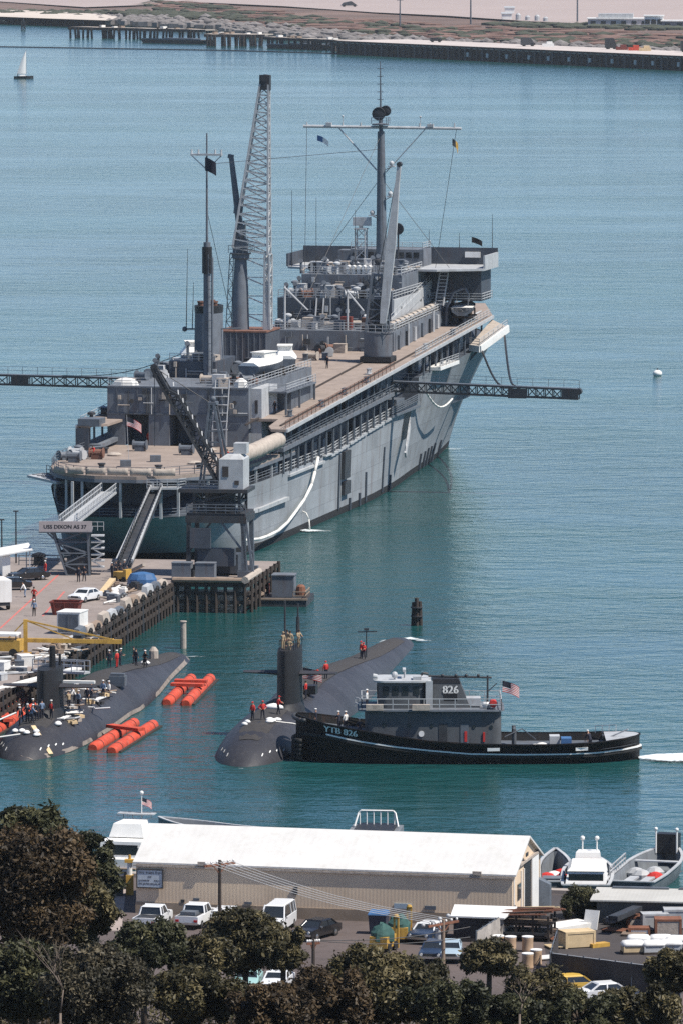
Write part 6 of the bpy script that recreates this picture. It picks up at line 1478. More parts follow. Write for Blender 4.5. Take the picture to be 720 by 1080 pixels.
# ------------------------------------------------------------------ road vehicles (local +Y is the front)
def car(style, label, loc, yaw, paint, group='parked cars and trucks', roofm=None, extra=None):
    D = dict(
        sedan=dict(L=4.7, W=1.76, low=[(-2.35, .45), (-2.35, .88), (-1.5, .95), (.95, .95), (2.2, .82), (2.35, .70), (2.35, .42), (2.1, .30), (-2.1, .30)], gh=[(-1.75, .93), (-1.05, 1.38), (.35, 1.40), (1.05, .93)]),
        wagon=dict(L=4.6, W=1.78, low=[(-2.3, .45), (-2.3, .95), (-1.5, .98), (.95, .98), (2.15, .88), (2.3, .75), (2.3, .45), (2.1, .32), (-2.1, .32)], gh=[(-2.22, .96), (-2.0, 1.45), (.35, 1.47), (1.0, .96)]),
        van=dict(L=5.0, W=1.95, low=[(-2.5, .5), (-2.5, 1.15), (-1.5, 1.18), (1.5, 1.18), (2.3, 1.10), (2.5, .90), (2.5, .5), (2.2, .38), (-2.2, .38)], gh=[(-2.46, 1.16), (-2.38, 2.05), (1.0, 2.08), (1.75, 1.16)]),
        pickup=dict(L=5.1, W=1.9, low=[(-2.55, .5), (-2.55, 1.02), (-.55, 1.02), (1.0, 1.05), (2.4, 1.0), (2.55, .85), (2.55, .5), (2.3, .4), (-2.3, .4)], gh=[(-.62, 1.02), (-.45, 1.68), (.75, 1.70), (1.25, 1.04)]))[style]
    o = thing('parked_' + {'sedan': 'car', 'wagon': 'car', 'van': 'van', 'pickup': 'pickup'}[style], label, {'sedan': 'car', 'wagon': 'car', 'van': 'van', 'pickup': 'pickup truck'}[style], loc, yaw, group)
    w_ = D['W'] / 2; low = D['low']
    mb = MB(); rr = []
    for x, k, dz in ((-w_, .96, 0), (-w_ * .97, 1, .0), (-w_ * .8, 1, .03), (0, 1, .05), (w_ * .8, 1, .03), (w_ * .97, 1, 0), (w_, .96, 0)):
        rr.append([(x, y * k, z + (dz if z > .6 else 0)) for y, z in low])
    mb.loft(rr); body = mb.build('body', M[paint], o, 30)
    g = D['gh']; gw = w_ * .93; tw_ = w_ * .78
    mb = MB(); mb.loft([[(-gw, g[0][0], g[0][1]), (-tw_, g[1][0], g[1][1] - .05), (-tw_, g[2][0], g[2][1] - .05), (-gw, g[3][0], g[3][1])], [(gw, g[0][0], g[0][1]), (tw_, g[1][0], g[1][1] - .05), (tw_, g[2][0], g[2][1] - .05), (gw, g[3][0], g[3][1])]])
    mb.build('windows', M['glass'], o)
    mb = MB(); t0, t1, z = g[1][0] - .06, g[2][0] + .08, g[1][1]
    mb.loft([[(x, y, z + dz) for x, y, dz in ((-tw_ - .02, t0, -.06), (tw_ + .02, t0, -.06), (tw_ + .02, t1, -.06), (-tw_ - .02, t1, -.06))], [(x, y, z + .03) for x, y in ((-tw_ * .86, t0 + .1), (tw_ * .86, t0 + .1), (tw_ * .86, t1 - .12), (-tw_ * .86, t1 - .12))]])
    for sx in (-1, 1):
        for i, j in ((0, 1), (3, 2)):
            mb.beam((sx * gw, g[i][0], g[i][1] - .02), (sx * tw_, g[j][0], g[j][1] - .03), .1, .1)
        ym = (g[1][0] + g[2][0]) / 2
        mb.beam((sx * gw, ym - .1, g[0][1] - .02), (sx * tw_, ym - .1, g[1][1] - .03), .1, .08)
        if style in ('van', 'wagon'): mb.beam((sx * gw, ym - 1.1, g[0][1] - .02), (sx * tw_, ym - 1.1, g[1][1] - .03), .1, .08)
    mb.build('roof', M[roofm or paint], o, 30)
    wb_ = D['L'] * .30
    for x in (-1, 1):
        for y in (-wb_, wb_):
            mb = MB(); mb.tube((x * (w_ - .2), y, .33), (x * (w_ + .02), y, .33), .33, .33, 16); wl = mb.build('wheel', M['rubber'], o, 40)
            mb = MB(); mb.tube((x * (w_ + .02), y, .33), (x * (w_ + .035), y, .33), .18, .16, 12); mb.build('rim', M['chrome'], wl, 40)
    for y, nm in ((low[0][0] - .06, 'rear'), (D['L'] / 2 + .03, 'front')):
        mb = MB(); mb.box(-w_ * .96, w_ * .96, y - .06, y + .08, .42, .58); mb.build('bumper', M['chrome'], o)
    for x in (-1, 1):
        mb = MB(); mb.tube((x * w_ * .74, D['L'] / 2 - .06, .70), (x * w_ * .74, D['L'] / 2 + .03, .70), .11, .11, 10); mb.build('headlight', M['lamp_w'], o)
        mb = MB(); mb.box(x * w_ * .78 - .14, x * w_ * .78 + .14, -D['L'] / 2 - .03, -D['L'] / 2 + .04, .62, .80); mb.build('tail_light', M['lamp_r'], o)
        mb = MB(); mb.box(x * (w_ + .06) - .07, x * (w_ + .06) + .07, g[3][0] - .25, g[3][0] - .1, g[3][1] - .02, g[3][1] + .12); mb.build('mirror', M['chrome'], o)
    mb = MB(); mb.box(-w_ * .55, w_ * .55, D['L'] / 2 - .04, D['L'] / 2 + .02, .58, .78); mb.build('grille', M['dark'], o)
    if style == 'pickup':
        mb = MB(); mb.box(-w_ * .82, w_ * .82, -2.4, -.72, 1.03, 1.07); mb.build('cargo_bed', M['dark'], o)
    if extra == 'stores':
        mb = MB(); mb.box(-.6, .6, -2.2, -1.2, 1.07, 1.35); mb.build('tool_box', M['gray_mid'], o)
    return o
M['car_white'] = pmat('white_car_paint', (.70, .71, .72), .3, .04, 1, spec=.6)
M['car_cream'] = pmat('cream_car_paint', (.66, .60, .50), .35, .05, 1, spec=.6)
M['car_black'] = pmat('black_car_paint', (.014, .014, .016), .22, .1, 1, spec=.7)
M['car_blue'] = pmat('pale_blue_car_paint', (.34, .43, .50), .35, .06, 1, spec=.6)
M['car_teal'] = pmat('pale_teal_car_paint', (.30, .48, .46), .35, .06, 1, spec=.6)
M['car_red'] = pmat('red_car_paint', (.32, .03, .03), .35, .08, 1, spec=.6)
M['car_yellow'] = pmat('yellow_car_paint', (.62, .40, .08), .4, .08, 1, spec=.6)
M['car_dkblue'] = pmat('dark_blue_car_paint', (.02, .035, .07), .3, .1, 1, spec=.6)
def at3(px, py): return G(px, py, 3.0)
def PV(v): return v
car('pickup', 'white pickup with a red tailgate parked tail first under the white board sign', at3(161, 978), R(-14), 'car_white', roofm='car_white')
car('pickup', 'white pickup with open door parked second from the board sign', at3(207, 976), R(-16), 'car_white', extra='stores')
car('wagon', 'white car mostly hidden behind the utility pole and tree', at3(239, 976), R(-10), 'car_white')
car('van', 'white passenger van parked nose out against the warehouse wall', at3(293, 981), R(168), 'car_white')
car('sedan', 'low black sedan parked at the right of the white van', at3(334, 989), R(150), 'car_black')
car('sedan', 'pale blue car facing the camera beside the paper drums', at3(474, 1012), R(178), 'car_blue')
car('sedan', 'dark car with a pale roof behind the leaning utility pole', at3(451, 992), R(160), 'car_dkblue', roofm='car_white')
car('sedan', 'dark blue car close left of the pale blue one', at3(458, 1012), R(170), 'car_dkblue')
car('sedan', 'pale teal car glimpsed under the round tree', G(262, 1043, 3), R(175), 'car_teal')
car('sedan', 'white car beside the pale teal one under the round tree', G(293, 1044, 3), R(170), 'car_white')
car('sedan', 'white car parked below the dark yard fence', G(642, 1056, 3), R(-70), 'car_white')
car('wagon', 'yellow roofed car parked in front of the dark yard fence', G(607, 1049, 3), R(-75), 'car_yellow')
# red tailgate board on the first pickup
# vehicles and stores on the pier
car('sedan', 'white sedan parked on the pier deck behind the rust red bin', P(90, 634), R(FP.h * -1 + 160), 'car_white', None)
car('sedan', 'black sedan parked by the slant roofed hut on the pier', P(30, 612), R(120), 'car_black', None)
car('sedan', 'second black sedan near the left edge of the pier', P(11, 622), R(100), 'car_black', None)
bt = thing('box_truck', 'white box truck half out of frame at the left end of the pier', 'truck', P(-5, 641), R(15))
mb = MB(); mb.box(-1.2, 1.2, -3, 1.2, .9, 3.3); mb.build('cargo_box', M['white'], bt)
mb = MB(); mb.loft([[(-1.1, 1.3, .6), (1.1, 1.3, .6), (1.1, 3, .6), (-1.1, 3, .6)], [(-1.1, 1.3, 1.5), (1.1, 1.3, 1.5), (1.1, 3.0, 1.5), (-1.1, 3.0, 1.5)], [(-1, 1.3, 2.4), (1, 1.3, 2.4), (1, 2.4, 2.4), (-1, 2.4, 2.4)]]); mb.build('cab', M['car_white'], bt)
mb = MB(); mb.box(-1, 1, -2.9, 2.8, .5, .88); mb.build('chassis', M['dark'], bt)
for x in (-1, 1):
    for y in (-2, 2.2):
        mb = MB(); mb.tube((x * 1.15, y, .45), (x * .85, y, .45), .45, .45, 14); mb.build('wheel', M['rubber'], bt)
ht = thing('guard_hut', 'white open hut with a slanting white roof on the pier', 'hut', P(15, 606), R(10))
mb = MB(); mb.loft([[(-1.9, -1.8, 2.3), (1.9, -1.8, 2.9), (1.9, 1.8, 3.3), (-1.9, 1.8, 2.7)], [(-1.9, -1.8, 2.45), (1.9, -1.8, 3.05), (1.9, 1.8, 3.45), (-1.9, 1.8, 2.85)]]); mb.build('roof', M['white'], ht)
mb = MB(); mb.box(-1.5, -.6, -1.3, 1.4, 0, 2.4); mb.build('wall', M['white'], ht)
for x, y in ((1.6, -1.5), (1.6, 1.5)):
    mb = MB(); mb.beam((x, y, 0), (x, y, 2.9), .12); mb.build('post', M['gray_lt'], ht)
def crate(label, loc, sz, rz, m, name='crate', cat='crate', group=None, lid=None, slat=True):
    o = thing(name, label, cat, loc, rz, group); a, b_, h = sz
    mb = MB(); mb.box(-a / 2, a / 2, -b_ / 2, b_ / 2, .08, h); mb.build('box', M[m], o)
    mb = MB()
    for x in (-a / 2, a / 2 - .12): mb.box(x - .03, x + .15, -b_ / 2 - .04, b_ / 2 + .04, 0, h + .03)
    if slat: mb.box(-a / 2 - .03, a / 2 + .03, -b_ / 2 - .035, b_ / 2 + .035, h - .14, h + .02)
    mb.build('batten', M[lid or m], o)
    return o
bn = thing('skip_bin', 'rust red steel skip on the pier in front of the white sedan', 'skip', P(70, 648), FP.rz)
mb = MB(); mb.loft([[(-1.3, -1, 0), (1.3, -1, 0), (1.3, 1, 0), (-1.3, 1, 0)], [(-1.6, -1.1, 1.4), (1.6, -1.1, 1.4), (1.6, 1.1, 1.4), (-1.6, 1.1, 1.4)]], True, False)
mb.box(-1.5, 1.5, -1, 1, .9, 1.0); mb.build('bin', M['red_dk'], bn)
mb = MB()
for a, b_ in (((-1.65, -1.15), (1.65, -1.05)), ((-1.65, 1.05), (1.65, 1.15)), ((-1.7, -1.1), (-1.58, 1.1)), ((1.58, -1.1), (1.7, 1.1))): mb.box(a[0], b_[0], a[1], b_[1], 1.34, 1.46)
for x in (-1, 0, 1): mb.beam((x, -1.03, .05), (x * 1.2, -1.14, 1.4), .1)
mb.build('rim', M['red_dk'], bn)
ct = thing('storage_container', 'white metal storage container on the pier beside the red skip', 'container', P(76, 668), FP.rz - .12)
mb = MB(); mb.box(-1.25, 1.25, -1.3, 1.7, .12, 2.3); mb.build('box', M['white'], ct)
mb = MB(); mb.prism([(-1.3, -1.35), (1.3, -1.35), (1.3, 1.75), (-1.3, 1.75)], 2.3, 2.4); mb.build('roof', M['white'], ct)
mb = MB(); mb.box(-1.1, 1.1, -1.36, -1.3, .25, 2.15); mb.box(-.04, .04, -1.4, -1.36, .25, 2.15); mb.build('door', M['gray_mid'], ct)
mb = MB(); mb.box(-1.2, -1.0, -1.2, 1.6, 0, .12); mb.box(1.0, 1.2, -1.2, 1.6, 0, .12); mb.build('skid', M['dark'], ct)
# yellow brow crane frame
yl = thing('yellow_gantry', 'yellow steel post and long boom reaching from the pier over the moored submarine', 'gantry', G(27, 690, PZ), 0)
mb = MB(); mb.beam((0, 0, 0), (0, 0, 3.6), .42, .42, (0, 1, 0)); mb.box(-.6, .6, -.5, .5, 0, .2); mb.build('post', M['yellow'], yl)
mb = MB(); mb.beam((-4, 0, 1.5), (9.9, .2, 1.25), .36, .42); mb.beam((-4, .9, 1.5), (9.9, .8, 1.25), .2, .3)
for k in range(9): mb.beam((-3 + k * 1.5, 0, 1.45), (-3 + k * 1.5, .9, 1.45), .14)
mb.build('boom', M['yellow'], yl)
mb = MB(); mb.beam((0, 0, 3.5), (8.9, .1, 1.5), .16); mb.beam((0, 0, 3.5), (5.0, .1, 1.5), .12); mb.beam((0, 0, 3.5), (-1.8, .1, 1.6), .12); mb.beam((-1.4, 0, .2), (-.1, 0, 1.6), .16); mb.build('stay', M['yellow'], yl)
yt = thing('yellow_tractor', 'yellow flat bed tractor with a white canopy at the left edge of the pier', 'tractor', G(4, 692, PZ), R(80))
mb = MB(); mb.box(-1.0, 1.0, -1.9, 1.9, .6, 1.75); mb.build('body', M['yellow'], yt)
mb = MB(); mb.box(-1.1, 1.1, -1.6, 1.4, 2.2, 2.4); mb.build('canopy', M['white'], yt)
mb = MB()
for x in (-1, 1):
    for y in (-1.5, 1.3): mb.beam((x * .95, y, 1.7), (x * .95, y, 2.2), .1)
mb.build('canopy_post', M['dark'], yt)
for x in (-1, 1):
    for y in (-1.2, 1.2):
        mb = MB(); mb.tube((x * 1.05, y, .45), (x * .75, y, .45), .45, .45, 12); mb.build('wheel', M['rubber'], yt)
# people and clutter on the pier
person(P(36, 636), 2.6, 'man in a red shirt walking on the pier', 'hips', 'red', 'blackcloth')
person(P(27, 630), 1.5, 'man in white bending beside the red shirted one on the pier', 'bend', 'whitecloth', 'bluecloth')
person(P(36, 650), 3.0, 'white hatted sailor standing alone in front on the open pier deck', 'stand', 'bluecloth', 'blackcloth', WH)
person(P(48, 608), 2.0, 'man in a red jacket near the foot of the sign tower', 'stand', 'red', 'red', WH)
for px, py, ps, lb in ((83, 614, 'stand', 'dark clad left man of the pair behind the white sedan'), (89, 613, 'hips', 'dark clad right man of the pair behind the white sedan')): person(P(px, py), 2.8, lb, ps, 'navy', 'navy', NV)
for px, py, ps, hat in ((118, 610, 'stand', WH), (122, 608, 'reach', WH), (127, 609, 'stand', NV), (131, 607, 'walk', WH)): person(P(px, py), rg.uniform(0, 6), 'sailor in the dark knot at the foot of the steep gangway', ps, 'navy', 'navy', hat, group='sailors at the foot of the steep gangway')
o = MB().lathe((0, 0, 0), [(1.5, 0), (1.5, .9), (1.2, 1.5), (.3, 1.7)], 10, 1.1, .8).build('tarpaulin_heap', M['blue']); o.location = P(150, 619); tag(o, 'blue tarpaulin covered heap near the pier edge', 'tarpaulin')
yf = thing('fork_lift', 'small yellow fork lift at the foot of the steep gangway', 'fork lift', P(128, 613), R(60))
mb = MB(); mb.box(-.6, .6, -1, .7, .3, 1.1); mb.box(-.6, .6, -1, -.6, 1.1, 1.4); mb.build('body', M['yellow'], yf)
mb = MB(); mb.box(-.5, -.4, .75, .85, .1, 2.3); mb.box(.4, .5, .75, .85, .1, 2.3); mb.box(-.45, .45, .75, .85, 2.2, 2.3); mb.build('mast', M['dark'], yf)
for x in (-.55, .55):
    for y in (-.7, .45):
        mb = MB(); mb.tube((x - .1, y, .3), (x + .1, y, .3), .3, .3, 10); mb.build('wheel', M['rubber'], yf)
def lay(px0, py0, px1, py1, z0, z1, w_, h, m, label, name='timber', cat='timber', group=None):
    a, b_ = G(px0, py0, z0), G(px1, py1, z1); mb = MB(); mb.beam((0, 0, h / 2), b_ - a + Vector((0, 0, h / 2)), w_, h); o = mb.build(name, M[m]); o.location = a; return tag(o, label, cat, group)
lay(107, 627, 119, 612, PZ, PZ + .4, .7, .25, 'wood_lt', 'pale plank lying on the pier beside the white sedan', 'plank', 'plank')
lay(138, 604, 152, 597, PZ + .3, PZ + 1.6, .35, .3, 'canvas', 'pale pole propped up by the blue tarpaulin', 'pole', 'pole')
JUNK = ['dark', 'gray_mid', 'gray_lt', 'wood', 'canvas_wh', 'wood_dk', 'white', 'canvas']
jk = {'dark': 'dark', 'gray_mid': 'gray', 'gray_lt': 'light gray', 'wood': 'brown', 'canvas_wh': 'off white', 'wood_dk': 'black brown', 'white': 'white', 'canvas': 'beige'}
for k in range(26):                              # line handling gear heaped along the edge
    px = rg.uniform(112, 146); py = 640 - (px - 100) * .5 + rg.uniform(-8, 6)
    m = rg.choice(JUNK); sz = rg.uniform(.5, 1.2)
    if k % 3 == 0: o = MB().obox((0, 0, 0), (sz * 1.4, sz, sz * .8)).obox((.1, 0, sz * .8), (sz * .8, sz * .7, .2)).build('gear_box', M[m]); c_, n_ = 'box', 'box'
    elif k % 3 == 1: o = MB().lathe((0, 0, 0), [(sz * .6, 0), (sz * .65, .25), (sz * .4, .5), (sz * .2, .55)], 10).build('rope_coil', M[m]); c_, n_ = 'rope', 'rope coil'
    else: o = MB().tube((-sz, 0, .2), (sz, .2, .5), .12, .1, 6).tube((-sz * .7, .4, .15), (sz * .8, -.3, .35), .1, .1, 6).build('pipe_bundle', M[m]); c_, n_ = 'pipes', 'pair of pipes'
    o.location = P(px, py); o.rotation_euler = (0, 0, rg.uniform(0, 3)); tag(o, jk[m] + ' ' + n_ + ' in the heap of gear by the blue tarpaulin', c_, jk[m] + ' ' + n_ + 's heaped by the blue tarpaulin')
for k in range(44):                              # shore cables, hoses and boxes in front of the yellow gantry
    px = rg.uniform(0, 105); f = px / 105; py = rg.uniform(700 - 26 * f, 722 - 44 * f) - 2
    m = rg.choice(JUNK); 
    if k % 2 == 0:
        pts = [Vector((rg.uniform(-1.8, 1.8), rg.uniform(-2.5, 2.5), .1 + .12 * (i % 2))) for i in range(6)]
        pts.sort(key=lambda p: p.x); o = MB().path(pts, .1, 5).build('shore_cable', M[m]); c_, n_ = 'cable', 'shore cable'
    elif k % 4 == 1: sz = rg.uniform(.6, 1.3); o = MB().obox((0, 0, 0), (sz * 1.5, sz, sz * .8)).obox((0, 0, sz * .8), (sz * 1.55, sz * 1.05, .07)).build('gear_box', M[m]); c_, n_ = 'box', 'gear box'
    else: L_ = rg.uniform(1.5, 3.5); o = MB().obox((0, 0, 0), (L_, .35, .25), .0).obox((.2, .4, 0), (L_, .3, .22), .06).build('timber', M[m]); c_, n_ = 'timber', 'pair of timbers'
    o.location = P(px, py); o.rotation_euler = (0, 0, rg.uniform(0, 3)); tag(o, jk[m] + ' ' + n_ + ' in the tangle below the yellow gantry', c_, jk[m] + ' ' + n_ + 's below the yellow gantry')
# white pontoon walkway between pier and moored boat
lay(-12, 712, 14, 691, 2.9, 2.9, 1.6, .25, 'canvas_wh', 'white plank walkway at the left edge below the yellow tractor', 'walkway', 'walkway')
mb = MB(); mb.path([(0, 0, 0), (1.8, .4, -.5), (3.6, 1.0, -.6), (5.2, 1.8, 0)], .09, 6); o = mb.build('mooring_line', M['canvas_wh']); o.location = F2.w(-6.6, 6.4, 3.6); tag(o, 'pale mooring line from the pier to the moored submarine bow', 'rope')
mb = MB(); mb.path([(0, 0, 0), (-2, -.3, -.25), (-5.2, -1, -.1)], .09, 6); o = mb.build('mooring_line', M['canvas_wh']); o.location = F2.w(-.6, 5.4, top2(5.4) + .1); tag(o, 'pale mooring line leading left from the white bags on the moored submarine', 'rope')
# ------------------------------------------------------------------ warehouse and the yard behind the quay
HB = Frame((-16.0, 514.0), 0); ANG = -R(13)
WHS = thing('warehouse', 'long tan corrugated warehouse with a bright white gabled roof', 'warehouse', (-16.0, 514.0, 3.0), ANG)
Lh, Wd, He, Hr = 29.9, 11.0, 3.9, 6.1
def corr(name, col, dark, freq, rough=.6, axis='X', stain=.3):
    """sheet metal whose ribs are real relief in the normal, with weather stains"""
    m = pmat(name, col, rough, .07, .35, dark, stain, .8, spec=.3)
    nt = m.node_tree; N = nt.nodes; L = nt.links
    tc = N.new('ShaderNodeTexCoord'); wv = N.new('ShaderNodeTexWave'); wv.bands_direction = axis; wv.inputs['Scale'].default_value = freq
    L.new(tc.outputs['Object'], wv.inputs['Vector'])
    bp = N.new('ShaderNodeBump'); bp.inputs['Strength'].default_value = .12; bp.inputs['Distance'].default_value = .03
    L.new(wv.outputs['Fac'], bp.inputs['Height']); L.new(bp.outputs['Normal'], N['Principled BSDF'].inputs['Normal'])
    return m
M['tan_wall'] = corr('tan_corrugated_wall', (.74, .575, .41), (.44, .33, .22), 1.1)
M['white_roof'] = corr('white_sheet_roof', (.60, .59, .57), (.42, .40, .36), .55, .55, 'X', .4)
M['green_wall'] = corr('dark_slate_sheet_wall', (.085, .088, .085), (.05, .05, .045), 1.6)
mb = MB(); mb.loft([[(0, 0, 0), (0, Wd, 0), (0, Wd, He), (0, Wd / 2, Hr), (0, 0, He)], [(Lh, 0, 0), (Lh, Wd, 0), (Lh, Wd, He), (Lh, Wd / 2, Hr), (Lh, 0, He)]]); mb.build('wall', M['tan_wall'], WHS)
mb = MB(); e, k_ = .07, (Hr - He) / (Wd / 2)
prof = [(-e, He - e * k_ + .03), (Wd / 2, Hr + .03), (Wd + e, He - e * k_ + .03), (Wd + e, He - e * k_ + .17), (Wd / 2, Hr + .2), (-e, He - e * k_ + .17)]
mb.loft([[(x, y, z) for y, z in prof] for x in (-.25, Lh + .3)]); mb.build('roof', M['white_roof'], WHS)
mb = MB(); mb.box(-.2, Lh + .2, -.14, -.04, He - .2, He - .06); mb.build('gutter', M['canvas'], WHS)
mb = MB(); mb.box(-.05, Lh, -.06, -.01, 0, .9); mb.build('base_course', pmat('dusty_base_course', (.30, .235, .175), .9, .2, .6), WHS)
for x, w_, z0, z1, m in ((12.6, .35, 1.9, 2.5, 'dark'), (3.6, .3, .95, 1.2, 'dark'), (4.6, .5, 1.15, 1.35, 'gray_mid'), (8.7, .6, 1.0, 1.2, 'gray_mid'), (20.6, 1.4, 1.1, 1.5, 'car_blue'), (23.0, .9, 1.1, 1.4, 'gray_mid')):
    mb = MB(); mb.box(x, x + w_, -.09, -.02, z0, z1); mb.build('wall_plate', M[m], WHS)
for x in (5.0, 26.8): MB().box(x, x + .7, -.24, -.1, He + .06, He + .34).build('eave_bracket', M['canvas'], WHS)
# gable end: sliding door standing open on the right side
mb = MB(); mb.box(Lh + .01, Lh + .06, 4.4, 6.9, 0, 4.3); mb.build('doorway', M['black'], WHS)
mb = MB(); mb.box(Lh + .06, Lh + .16, 7.0, 9.6, .05, 4.3); mb.build('sliding_door', M['white'], WHS)
mb = MB(); mb.box(Lh + .02, Lh + .2, 2.4, 9.8, 4.35, 4.55); mb.build('door_track', M['canvas'], WHS)
mb = MB(); mb.box(Lh + .02, Lh + .1, 1.9, 2.9, 1.8, 3.0); mb.build('window', M['glass'], WHS)
for y in (.3, 3.2, 4.2, 10.6):
    mb = MB(); mb.box(Lh + .02, Lh + .1, y, y + .18, 0, 3.9); mb.build('gable_trim', M['white'], WHS)
mb = MB(); mb.box(Lh + .31, Lh + .36, 3.6, 4.5, 4.9, 5.2); mb.build('gable_lamp', M['dark'], WHS)
mb = MB(); mb.prism([(Lh + .02, 9.8), (Lh + .9, 10.3), (Lh + .9, 11.0), (Lh + .02, 11.0)], 0, lambda x, y: 2.3 - (x - Lh) * .6); mb.build('lean_to', M['gray_mid'], WHS)
bd = thing('notice_board', 'white lettered notice board at the left end of the warehouse wall', 'sign', WHS.matrix_basis @ Vector((.1, -.12, 2.15)), ANG)
bd.location = Vector((-16, 514, 3)) + Vector((.968 * .15 - .03, -.25 * .15 - .12, 2.1))
mb = MB(); mb.box(0, 2.0, -.05, .03, 0, 1.35); mb.build('panel', pmat('pale_blue_board', (.50, .55, .60), .6, .06, 2), bd)
mb = MB()
for a, b_, c, d in ((-.07, 2.07, -.08, .0), (-.07, 2.07, 1.35, 1.43)): mb.box(a, b_, -.1, .05, c, d)
mb.box(-.07, 0, -.1, .05, 0, 1.35); mb.box(2.0, 2.07, -.1, .05, 0, 1.35); mb.build('frame', M['dark'], bd)
rb = random.Random(5); mb = MB()
for z, runs, h in ((1.06, ((.12, .48), (.72, 1.26), (1.46, 1.9)), .15), (.74, ((.86, 1.14),), .15), (.44, ((.12, .9), (1.36, 1.82)), .14), (.18, ((.12, 1.88),), .15)):
    for x0, x1 in runs:                           # lettering too small to read: upright strokes and bars
        x = x0
        while x < x1:
            mb.box(x, x + .035, -.062, -.052, z, z + h)
            if rb.random() < .7: zz = z + rb.choice([0, h / 2, h - .03]); mb.box(x + .035, x + .085, -.062, -.052, zz, zz + .03)
            x += rb.uniform(.09, .13)
mb.build('lettering', M['dark'], bd)

# yard fence of dark screen cloth, pale block wall beside the car lot, low white roofed lean-to
def fence(label, a, b_, h, m, name='fence', n=8, top=None):
    a, b_ = Vector(a), Vector(b_); d = b_ - a; o = thing(name, label, 'fence', a, math.atan2(d.y, d.x)); L = d.length
    mb = MB(); k = 24; rows = [[(L * i / k, .05 * math.sin(i * 1.7), 0), (L * i / k, .08 * math.sin(i * 1.3 + 1), h * .5), (L * i / k, .04 * math.sin(i * 2.1), h - .04 * (i % 3 == 0))] for i in range(k + 1)]
    base = len(mb.v); mb.loft(rows, False, False, False)
    r2 = [[(x, y + .04, z) for x, y, z in r] for r in rows]; mb.loft(list(reversed(r2)), False, False, False); mb.build('screen', M[m], o, True)
    for i in range(n + 1):
        mb = MB(); mb.tube((L * i / n, .1, 0), (L * i / n, .1, h + .12), .05, .05, 8); mb.build('post', M['gray_mid'], o)
    mb = MB(); mb.tube((0, .1, h), (L, .1, h), .04, .04, 6); mb.build('top_rail', M[top or 'gray_mid'], o)
    return o
M['screen_dk'] = pmat('dark_screen_cloth', (.048, .042, .042), .95, .25, .8, (.09, .075, .07), .4, 1.0)
fence('long dark screen cloth fence along the front of the storage yard', G(581, 1044, 3), G(716, 1062, 3), 2.65, 'screen_dk', top='gray_lt')
fence('short dark screen fence at the left side of the storage yard', G(581, 1044, 3), G(588, 1020, 3), 2.65, 'screen_dk', n=3)
M['screen_lt'] = pmat('pale_board_fence', (.36, .33, .30), .9, .2, 1.2)
fence('pale board fence sloping away from the car lot to the warehouse corner', G(503, 1011, 3), G(544, 984, 3), 2.0, 'screen_lt', n=6)
lt = thing('lean_to_shed', 'low dark shed with a flat white roof against the warehouse', 'shed', G(478, 997, 3) + Vector((0, 1.6, 0)), ANG)
mb = MB(); mb.box(0, 3.6, 0, 3.0, 0, 1.9); mb.build('wall', M['screen_dk'], lt)
mb = MB(); mb.prism([(-.2, -.2), (4.0, -.2), (4.3, 3.2), (-.6, 3.2)], lambda x, y: 1.9 + y * .1, lambda x, y: 2.02 + y * .1); mb.build('roof', M['white'], lt)
# slate shed on the quay with a pale ribbed roof
sh = thing('quay_store_shed', 'slate gray shed with a pale ribbed low roof on the quay', 'shed', G(629, 974, 3), R(-8))
mb = MB(); mb.loft([[(0, 0, 0), (0, 4.4, 0), (0, 4.4, 1.95), (0, 0, 1.75)], [(10, 0, 0), (10, 4.4, 0), (10, 4.4, 1.95), (10, 0, 1.75)]]); mb.build('wall', M['green_wall'], sh)
M['pale_roof'] = corr('pale_ribbed_roof', (.46, .45, .42), (.30, .27, .24), 1.0)
mb = MB(); mb.loft([[(x, -.35, 1.75), (x, 4.7, 1.98), (x, 4.7, 2.09), (x, -.35, 1.86)] for x in (-.5, 10.3)]); mb.build('roof', M['pale_roof'], sh)
mb = MB(); mb.box(.8, 5.2, 4.2, 4.6, 2.06, 2.22); mb.box(6.0, 10.2, 4.2, 4.6, 2.06, 2.22); mb.build('ridge_vent', M['gray_mid'], sh)

# boats moored behind
def workboat(label, px, py, L_, B_, rz, fill, z=0):
    o = thing('workboat', label, 'boat', G(px, py, 0), rz, 'boats moored behind the yard')
    def half(f): return B_ / 2 * (1 - max(0, (f - .5) / .5) ** 2.2) * (.9 + .1 * min(1, f * 4))
    mb = MB(); oo = []; 
    for i in range(15):
        f = i / 14; y = L_ * f; w_ = max(.05, half(f)); sh_ = 1.25 + .75 * f * f
        oo.append([(-w_, y, sh_), (-w_ * .9, y, .3), (-w_ * .7, y, -.5), (w_ * .7, y, -.5), (w_ * .9, y, .3), (w_, y, sh_)])
    mb.loft(oo, True, True, False)
    mb.loft([[(-max(.03, half(i / 14) - .22), L_ * i / 14, 1.23 + .75 * (i / 14) ** 2), (-max(.02, half(i / 14) - .4), L_ * i / 14, .35), (max(.02, half(i / 14) - .4), L_ * i / 14, .35), (max(.03, half(i / 14) - .22), L_ * i / 14, 1.23 + .75 * (i / 14) ** 2)] for i in range(14)], True, True, False)
    mb.build('hull', M['boatgray'], o, 35)
    mb = MB()
    for s_ in (-1, 1):
        q = [(s_ * max(.05, half(i / 14)) * .985, L_ * i / 14, 1.27 + .75 * (i / 14) ** 2) for i in range(15)]
        for a, b_ in zip(q[:-1], q[1:]): mb.beam(a, b_, .26, .1)
    mb.beam((-half(0), .05, 1.26), (half(0), .05, 1.26), .26, .1); mb.build('gunwale', M['gray_lt'], o)
    fill(o, L_, B_); return o
